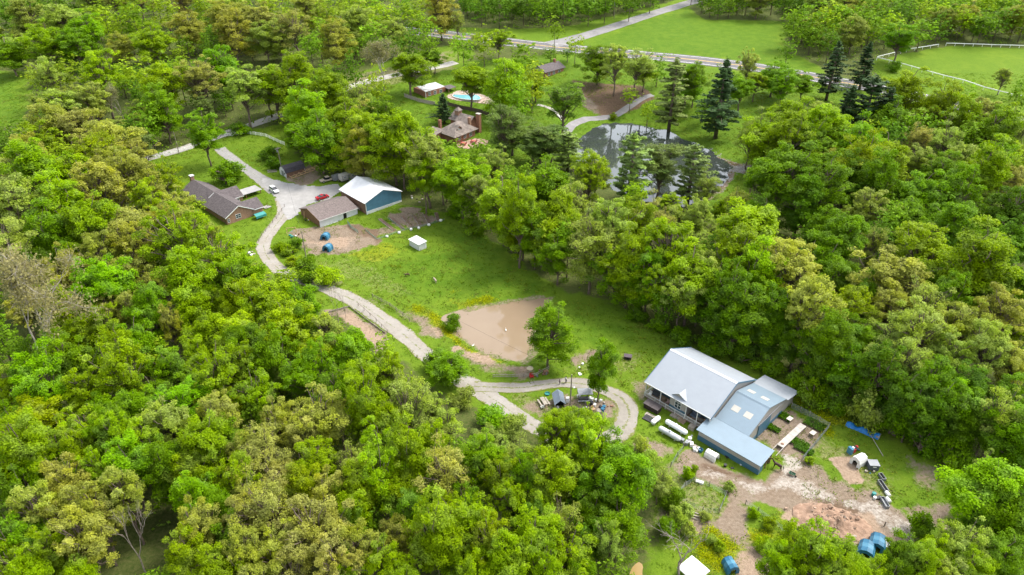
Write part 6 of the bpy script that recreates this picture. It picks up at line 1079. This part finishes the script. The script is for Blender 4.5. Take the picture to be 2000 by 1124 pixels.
# mulch and rubble heap
mh_ = thing('mulch_heap', 'low reddish heap of wood chips and rubble below the yard', 'heap', on(1625, 1020), -20); r = np.random.default_rng(6); n_ = 46; xs = np.linspace(-6.2, 6.2, n_); ys = np.linspace(-3.6, 3.6, 30); X, Y = np.meshgrid(xs, ys); P_ = np.stack([X.ravel(), Y.ravel()], 1); e = np.clip(1.1-((P_[:, 0]/6.2)**2+(P_[:, 1]/3.5)**2), 0, 1)**.5
Z_ = e*(.45+1.25*vnoise(P_+20, 1.3, 5)*vnoise(P_+9, .8, 6)*1.6+.25*vnoise(P_+3, .35, 7))-.12
MB().add(np.column_stack([P_, Z_]), [(j*n_+i, j*n_+i+1, (j+1)*n_+i+1, (j+1)*n_+i) for j in range(29) for i in range(n_-1)]).build('heap_mound', mat('reddish wood chips', (.36, .24, .165), .95, .3, 1.6, .9, 6, col2=(.19, .115, .075)), mh_, True)
CH_ = [mat('brown rubble', (.24, .17, .12), .95, .25, 2), mat('pinkish rubble', (.36, .25, .18), .95, .2, 2), WOODG]
cm_ = [B(-.28, .28, -.16, .16, 0, .2).mesh('rubble_piece', c_) for c_ in CH_]
for k in range(60): q = r.normal(0, 1, 2)*[2.6, 1.4]; zz_ = float(Z_[np.argmin(((P_-q)**2).sum(1))]); o = inst('rubble_piece', cm_[k % 3 if k % 5 == 0 else k % 2], mh_, (q[0], q[1], zz_-.06), tuple(r.uniform(-.6, .6, 2))+(r.uniform(0, 3),), tuple(r.uniform(.5, 1.2, 3)))
# ------------------------------------------------------------------ fences
run_fence('rail_fence', 'white four-rail fence along the lane at left', 'fence', [(272, 318), (320, 306), (374, 291)], 1.35, rail_panel(WHITE, (.35, .75, 1.2), .13, .06), 2.5, WHITE, .15)
run_fence('rail_fence', 'white rail fence by the lane behind the lawn tree', 'fence', [(440, 268), (480, 262), (520, 268), (556, 284)], 1.3, rail_panel(WHITE, (.35, .75, 1.2), .13, .06), 2.5, WHITE, .15)
run_fence('paddock_rail', 'white paddock rail running down the right side', 'fence', [(1712, 118), (1760, 130), (1842, 153), (1880, 163), (1920, 176), (1950, 184), (2000, 196), (2060, 205)], 1.5, rail_panel(WHITE, (1.4,), .32, .2), 5.0, WHITE, .14)
run_fence('paddock_rail', 'white paddock rail curving along the upper left side', 'fence', [(1712, 117), (1770, 102), (1832, 92)], 1.5, rail_panel(WHITE, (1.4,), .32, .2), 5.0, WHITE, .14)
run_fence('paddock_rail', 'white paddock rail straight along the far top', 'fence', [(1847, 90), (1900, 91.5), (1990, 94.5), (2060, 97)], 1.5, rail_panel(WHITE, (1.4,), .32, .2), 5.0, WHITE, .14)
run_fence('wire_fence', 'wire fence with wood posts round the green lower pen', 'fence', [(1322, 968), (1338, 950), (1355, 940), (1385, 950), (1418, 968), (1404, 1002), (1372, 1000), (1340, 985), (1322, 968)], 1.3, wire_panel(WIREM, 1.2, 5, 8), 2.6, POLEW, .11)
run_fence('wire_fence', 'wire fence running down from the pen to the mulch heap', 'fence', [(1456, 985), (1480, 1000), (1510, 1022), (1538, 1045)], 1.2, wire_panel(WIREM, 1.1, 5, 8), 2.6, POLEW, .11)
run_fence('wire_fence', 'short wire fence by the lane from the propane tanks', 'fence', [(1335, 876), (1322, 892), (1310, 912)], 1.3, wire_panel(WIREM, 1.2, 5, 8), 2.4, POLEW, .1)
run_fence('post_fence', 'dark post and rail fence along the meadow side of the drive', 'fence', [(728, 582), (762, 600), (800, 628)], 1.2, rail_panel(POLEW, (.5, 1.0)), 3.0, POLEW, .13)
run_fence('post_fence', 'low plank fence beside the loop drive and brown pond', 'fence', [(963, 738), (1000, 738), (1045, 736), (1072, 722)], .9, rail_panel(WOODG, (.3, .75), .16), 3.0, POLEW, .12)
run_fence('post_fence', 'post fence down the lower side of the drive', 'fence', [(700, 598), (735, 628), (768, 662)], 1.0, rail_panel(POLEW, (.85,), .08), 3.2, POLEW, .12)
run_fence('post_fence', 'posts along the grass strip at lower right track', 'fence', [(1727, 1028), (1757, 1048), (1780, 1064)], 1.1, rail_panel(WIREM, (.5, .95), .03, .03), 3.4, POLEW, .14)
run_fence('board_edging', 'pale plank edging round the brown riding pen', 'edging', [(632, 614), (682, 600), (752, 652)], .5, rail_panel(WOODG, (.25,), .35, .06), 3.0, WOODG, .1)
run_fence('garden_fence', 'green wire fence beside the white garage front', 'fence', [(679, 436), (686, 446), (700, 456)], 1.1, wire_panel(WIREG, 1.05, 8, 14, .016), 1.8, WOODG, .08)
run_fence('garden_fence', 'plank and wire fence round the left vegetable plot', 'fence', [(714, 450), (736, 469), (765, 459), (790, 450), (758, 428)], .6, wire_panel(WIREG, .55, 5, 10, .016), 2.0, WOODG, .08)
run_fence('garden_fence', 'low wire fence along the lower edge of the vegetable rows', 'fence', [(790, 450), (830, 441), (868, 430)], .6, wire_panel(WIREG, .55, 5, 10, .016), 2.0, WOODG, .08)
run_fence('drive_fence', 'thin wire fence along the drive below the brick house', 'fence', [(556, 405), (540, 428), (512, 462), (500, 485)], 1.1, rail_panel(POLEW, (.55, 1.0), .04, .04), 3.0, POLEW, .1)
# vegetable rows: dark timber edged strips
for k in range(6):
    a, c = G(742+k*22, 428-k*2.5), G(772+k*17, 452-k*3.6); a.z = ZG(a.x, a.y); c.z = ZG(c.x, c.y); t = thing('garden_row', ['leftmost', 'second', 'third', 'fourth', 'fifth', 'rightmost'][k]+(' ' if k in (0, 5) else ' from left ')+'dark soil row in the vegetable garden', 'garden row', a); d = c-a
    MB().obox((0, 0, .02), d*.96+Vector((0, 0, .02)), 1.0, .22).build('soil_ridge', mat('row soil', (.15, .10, .07), .95, .25, 2, .5), t); s_ = d.cross(Vector((0, 0, 1))).normalized()*.62; MB().obox(s_+Vector((0, 0, .06)), d*.96+s_+Vector((0, 0, .06)), .08, .3).build('edging_board', WOODG, t)
sk = MB().lathe([(.05, .0), (.42, .05), (.5, .3), (.4, .6), (.12, .72), (.05, .7)], (0, 0, 0), 9).mesh('sack_body', WHITEP, True)
for k, (a, c) in enumerate(((756, 464), (780, 457), (803, 450), (818, 447), (838, 441), (861, 432))): t = thing('white_sack', ['leftmost', 'second', 'third', 'fourth', 'fifth', 'rightmost'][k]+(' ' if k in (0, 5) else ' from left ')+'white sack along the vegetable garden edge', 'sack', on(a, c), 40*k, 'white sacks along the garden'); inst('sack_body', sk, t, scale=(1+.1*(k % 3), .9, .95+.1*(k % 2)))
clutter('yellow cart and tools against the brown garage end wall', 601, 432, 21, 6, 1.4, [mat('yellow enamel', (.55, .38, .03), .5, .1, 2), BLACK, WHITEP]); bd = thing('leaning_board', 'pale board leaning on the brown garage end wall', 'board', on(594, 428), 43); MB().obox((0, 0, 0), (.5, .3, 2.3), .25, .05).build('plank', WOODP, bd)
clutter('playground oddments in the grass left of the blue huts', 575, 461, 22, 5, 1.6, [TEAL, RUST, WHITEP]); sw = thing('swing_frame', 'small wooden swing frame left of the earthen pen', 'swing', on(570, 455), 10); MB().obox((-1.4, 0, 1.6), (1.4, 0, 1.6), .1, .1).build('top_bar', WOODP, sw); [MB().obox((x, y, 0), (x, 0, 1.6), .09, .09).build('leg', WOODP, sw) for x in (-1.35, 1.35) for y in (-.6, .6)]; [MB().tube([(x, 0, 1.55), (x, 0, .5)], .012, 4).build('rope', BLACK, sw) for x in (-.3, .3)]; B(-.35, .35, -.12, .12, .46, .5).build('swing_seat', TEAL, sw)
clutter('white boxes on the lawn below the brick house', 493, 497, 23, 5, 2.0, [WHITEP, WOODG], .4); clutter('rubbish under the trees right of the blue barn', 818, 388, 24, 7, 3.0, [WHITEP, WOODG, BLACK], .5)
pf = thing('plank_pile', 'pale planks lying on bare earth in the lower pen', 'planks', on(1335, 1005), -28); [MB().obox((-2.4, k*.35, .1), (2.4, k*.35+.3*k, .1), .22, .1).build('plank', WOODG, pf) for k in range(3)]
wt = thing('white_trough', 'white trough inside the green lower pen', 'trough', on(1366, 943), -25); B(-.7, .7, -.3, .3, 0, .4).build('trough_body', WHITEP, wt, bevel=.05)
# riprap at the pond outlet and loose stones
r = np.random.default_rng(12); st = MB()
for k in range(420):
    t_ = r.random(); q = Vector((*Gz(1425+45*t_+r.normal(0, 6), 330+r.normal(0, 4)+4*t_, 3.1), 0)); s_ = r.uniform(.15, .42); z = ZG(q.x, q.y); c = np.array([q.x, q.y, z]); d = np.array([(1, 0, 0), (0, 1, 0), (-1, 0, 0), (0, -1, 0), (0, 0, .8), (0, 0, -.4)])*s_*r.uniform(.7, 1.3, (6, 3)); st.add(c+d, [(0, 1, 4), (1, 2, 4), (2, 3, 4), (3, 0, 4), (1, 0, 5), (2, 1, 5), (3, 2, 5), (0, 3, 5)])
for k in range(260):
    t_ = r.random(); i_ = int(t_*7); Q_ = ponds[1][0]; e_ = Q_[int(len(Q_)*(.36+.3*t_)) % len(Q_)]+r.normal(0, .8, 2); s_ = r.uniform(.1, .32); c = np.array([e_[0], e_[1], ZG(*e_)]); d = np.array([(1, 0, 0), (0, 1, 0), (-1, 0, 0), (0, -1, 0), (0, 0, .8), (0, 0, -.4)])*s_*r.uniform(.7, 1.3, (6, 3)); st.add(c+d, [(0, 1, 4), (1, 2, 4), (2, 3, 4), (3, 0, 4), (1, 0, 5), (2, 1, 5), (3, 2, 5), (0, 3, 5)])
so = st.build('riprap_stones', mat('grey limestone', (.36, .34, .31), .9, .2, 1)); so['kind'] = 'stuff'; tag(so, 'loose grey stones heaped at the dark pond outlet', 'stones')
# weeds, clumps and buttercups over the meadow: an uncountable cover
def cover(name, label, cat, mask, n_, size, colr, seed, hz=.25, cl=6, sp=.35):
    r = np.random.default_rng(seed); k = np.where(mask)[0]; wgt = np.where(np.abs(GP[k, 0]) < 140, 1, 3.)*np.where(GP[k, 1] < 240, 1, 2.); pk_ = r.choice(k, n_, p=wgt/wgt.sum()); c = np.column_stack([GP[pk_], GZ[pk_]]); c[:, :2] += r.normal(0, .5, (n_, 2)); p = np.repeat(c, cl, 0)+r.normal(0, 1, (n_*cl, 3))*[sp, sp, 0]; p[:, 2] += r.uniform(.03, hz, len(p))
    o = bpy.data.objects.new(name, leaf_mesh(name, p, r.normal(0, .7, p.shape)+[0, 0, .7], size, FOL, seed)); COL.objects.link(o); o.color = (*colr, 1); o['kind'] = 'stuff'; tag(o, label, cat)
inw = (np.abs(GP[:, 0]) < 330) & (GP[:, 1] > 60) & (GP[:, 1] < 330); opn = inw & (cov[:, 3] < .3) & (cov[:, 0] < .35) & (cov2[:, 0] < .2)
road_pts = [smooth_line([(*G(a, c)[:2], wd) for a, c, wd in q], 2.0) for q in (DRV, LOOP, LANEIN, LANE, HW, SIDE, PATH)]; near = np.zeros(len(GP), bool); kk = np.where(opn)[0]
for q in road_pts:
    for p in q: near[kk] |= ((GP[kk]-p[:2])**2).sum(1) < (p[2]/2+.4)**2
for Q, lv, bl in ponds: near[kk] |= sdist(GP[kk], Q) > -.5
near[kk] |= sdist(GP[kk], poly([(505, 345), (662, 355), (675, 372), (600, 402), (558, 434), (520, 372)])) > -.3
opn &= ~near
cover('meadow_grass', 'uneven green grass tufts over lawns and meadow', 'grass', opn, 12000, .17, (.14, .225, .014), 31)
cover('meadow_weeds', 'pale yellowish weed clumps scattered over the clearings', 'weeds', opn & ((cov2[:, 3] > .2) | (cov[:, 2] > .1) | (vnoise(GP, 6, 41) > .62)), 5200, .17, (.20, .23, .03), 32, .35)
cover('buttercups', 'bright yellow wildflowers along the pond bank and pasture', 'wildflowers', opn & ((cov[:, 2] > .6) | ((cov[:, 2] > .3) & (n3 > .22))), 2600, .11, (.40, .44, .010), 33, .4, 5, .3)
cover('yard_weeds', 'scrubby weeds growing through the bare earth', 'weeds', inw & ~near & (cov[:, 0] > .3) & (cov2[:, 0] < .5) & (vnoise(GP, 3.5, 42) > .5), 2600, .13, (.17, .22, .03), 34, .3)

# ------------------------------------------------------------------ people and animals (skinned skeletons)
def skin(name, nodes, edges, m, parent, root=0, sub=2, label=None):
    me = bpy.data.meshes.new(name); me.from_pydata([n_[0] for n_ in nodes], edges, []); o = bpy.data.objects.new(name, me); COL.objects.link(o); o.parent = parent
    md = o.modifiers.new('skin', 'SKIN'); md.use_smooth_shade = True
    if not me.skin_vertices: bpy.context.view_layer.objects.active = o
    for i, n_ in enumerate(nodes): rr = n_[1]; me.skin_vertices[0].data[i].radius = rr if hasattr(rr, '__len__') else (rr, rr); me.skin_vertices[0].data[i].use_root = (i == root)
    s_ = o.modifiers.new('sub', 'SUBSURF'); s_.levels = sub; s_.render_levels = sub; me.materials.append(m); return o
SKINM = mat('skin', (.45, .27, .19), .6, .05, 3)
def person(label, px, py, deg, shirt, trousers, hair, scale=1.0, stride=.22):
    t = thing('person', label, 'person', on(px, py)+Vector((0, 0, .06)), deg); t.scale = (scale,)*3
    N = [((0, 0, .95), (.15, .11)), ((0, 0, 1.18), (.14, .10)), ((0, 0, 1.38), (.17, .11)), ((0, 0, 1.47), .055), ((0, 0, 1.54), .05), ((0, .01, 1.62), (.075, .09)), ((0, .02, 1.72), (.07, .085)),
         ((.19, 0, 1.40), .06), ((.25, stride*.5, 1.12), .042), ((.24, stride*.9, .88), .03), ((.24, stride*1.05, .80), .035), ((-.19, 0, 1.40), .06), ((-.25, -stride*.5, 1.12), .042), ((-.24, -stride*.5, .88), .03), ((-.24, -stride*.4, .80), .035),
         ((.1, 0, .88), .09), ((.11, -stride*.4, .48), .06), ((.11, -stride*1.2, .08), .042), ((.11, -stride*1.2+.14, .04), .04), ((-.1, 0, .88), .09), ((-.11, stride*.9, .50), .06), ((-.11, stride*1.1, .08), .042), ((-.11, stride*1.1+.14, .04), .04)]
    Ed = [(0, 1), (1, 2), (2, 3), (3, 4), (4, 5), (5, 6), (2, 7), (7, 8), (8, 9), (9, 10), (2, 11), (11, 12), (12, 13), (13, 14), (0, 15), (15, 16), (16, 17), (17, 18), (0, 19), (19, 20), (20, 21), (21, 22)]
    skin('body', N, Ed, SKINM, t); up = lambda k: ((N[k][1][0]+.018, N[k][1][1]+.018) if hasattr(N[k][1], '__len__') else N[k][1]+.016)
    ids = [0, 1, 2, 7, 8, 11, 12]; mp = {k: i for i, k in enumerate(ids)}; skin('shirt', [(N[k][0], up(k)) for k in ids], [(mp[a], mp[c]) for a, c in Ed if a in mp and c in mp], shirt, t)
    ids = [0, 15, 16, 17, 19, 20, 21]; mp2 = {k: i for i, k in enumerate(ids)}; skin('trousers', [(N[k][0], up(k)) for k in ids], [(mp2[a], mp2[c]) for a, c in Ed if a in mp2 and c in mp2], trousers, t)
    MB().lathe([(.02, 1.83), (.07, 1.815), (.105, 1.75), (.108, 1.68), (.09, 1.62)], (0, -.01, 0), 12).build('hair', hair, t, True); MB().lathe([(.008, 0), (.014, .03), (.004, .05)], (0, .105, 1.63), 6).build('nose', SKINM, t); return t
CLN = mat('navy cloth', (.03, .035, .06), .9, .1, 4); CLW = mat('pale shirt cloth', (.62, .64, .68), .9, .06, 4); CLP = mat('purple cloth', (.10, .06, .14), .9, .1, 4); HAIR = mat('dark hair', (.03, .02, .015), .7, .1, 4)
person('walking person in pale shirt and dark trousers on the drive', 1105, 749, -70, CLW, CLN, HAIR); person('smaller person in dark purple clothes on the drive', 1093, 752, -60, CLP, CLN, HAIR, .78, .1)
def quad(label, name, cat, px, py, deg, m, s, mane=None, legs=.75, neck=True, group=None):
    t = thing(name, label, cat, on(px, py), deg, group); t.scale = (s,)*3; h = legs
    N = [((0, 0, h+.32), (.26, .28)), ((.45, 0, h+.34), (.25, .27)), ((.72, 0, h+.42), (.2, .22)), ((-.5, 0, h+.38), (.26, .28)), ((-.72, 0, h+.34), (.17, .2))]
    Ed = [(0, 1), (1, 2), (0, 3), (3, 4)]
    hd = [((.98, 0, h+.72), (.13, .16)), ((1.2, 0, h+1.0), (.10, .13)), ((1.42, 0, h+.90), (.09, .10)), ((1.62, 0, h+.72), (.065, .07))] if neck else [((.88, 0, h+.46), (.12, .13)), ((1.02, 0, h+.40), (.11, .12)), ((1.16, 0, h+.28), (.085, .09)), ((1.26, 0, h+.18), (.06, .06))]
    N += hd; Ed += [(2, 5), (5, 6), (6, 7), (7, 8)]
    for x, y, hind in ((.62, .17, 0), (.62, -.17, 0), (-.62, .17, 1), (-.62, -.17, 1)):
        i = len(N); fx = .05 if hind else .0
        N += [((x+fx, y, h+.05), .115 if hind else .10), ((x+(.10 if hind else .02), y, h*.62), .07), ((x-(.12 if hind else -.01), y, h*.36), .048), ((x-(.08 if hind else -.02), y, .06), .04)]; Ed += [((3 if hind else 1), i), (i, i+1), (i+1, i+2), (i+2, i+3)]
    skin('body', N, Ed, m, t); dk = mane or m
    if neck: MB().tube([(-.88, 0, h+.5), (-1.02, 0, h+.2), (-1.0, 0, h-.3)], [.05, .08, .03], 7).build('tail', dk, t, True); MB().prism([(1.0, h+.86), (1.22, h+1.16), (1.28, h+1.12), (1.06, h+.72)], -.03, .03, 'y').build('mane', dk, t)
    else: MB().tube([(-.88, 0, h+.42), (-.98, 0, h+.2)], [.05, .03], 6).build('tail', dk, t, True)
    e = hd[1][0]; [MB().lathe([(.045, 0), (.02, .16)], (e[0]-.02, y, e[2]+.10), 6).build('ear', m, t) for y in (-.08, .08)]; return t
HORSE = mat('dark bay coat', (.06, .032, .022), .6, .15, 2); quad('dark bay horse standing at the barn lean-to end', 'horse', 'horse', 1518, 917, 140, HORSE, 1.0, mat('black mane', (.012, .01, .01), .7, .1, 3), .85)
quad('brown sheep grazing in the meadow, the left one', 'sheep', 'sheep', 796, 540, 200, mat('brown fleece', (.10, .065, .035), .95, .25, 5, .6, 14), .85, None, .45, False, 'meadow sheep'); quad('whitish sheep grazing in the meadow, the right one', 'sheep', 'sheep', 850, 551, 120, mat('cream fleece', (.42, .34, .26), .95, .2, 5, .6, 14), .95, None, .45, False, 'meadow sheep')
def goose(label, px, py, deg):
    x, y = Gz(px, py, -.35); t = thing('goose', label, 'goose', (x, y, -.33), deg, 'geese on the brown pond'); gm_ = mat('white feathers', (.72, .71, .68), .8, .05, 4)
    skin('body', [((0, 0, .12), (.16, .14)), ((-.22, 0, .14), (.13, .11)), ((-.42, 0, .2), .04), ((.18, 0, .16), (.11, .11)), ((.28, 0, .36), .045), ((.30, 0, .55), .045), ((.40, 0, .56), .03)], [(0, 1), (1, 2), (0, 3), (3, 4), (4, 5), (5, 6)], gm_, t); MB().lathe([(.025, 0), (.008, .09)], (.42, 0, .55), 6, 'x').build('beak', mat('orange beak', (.5, .2, .03), .6, .1, 2), t).location = (0, 0, 0)
goose('white goose nearest the flowered pond bank', 924, 676, 40); goose('white goose in the middle of the brown pond', 988, 646, 100)
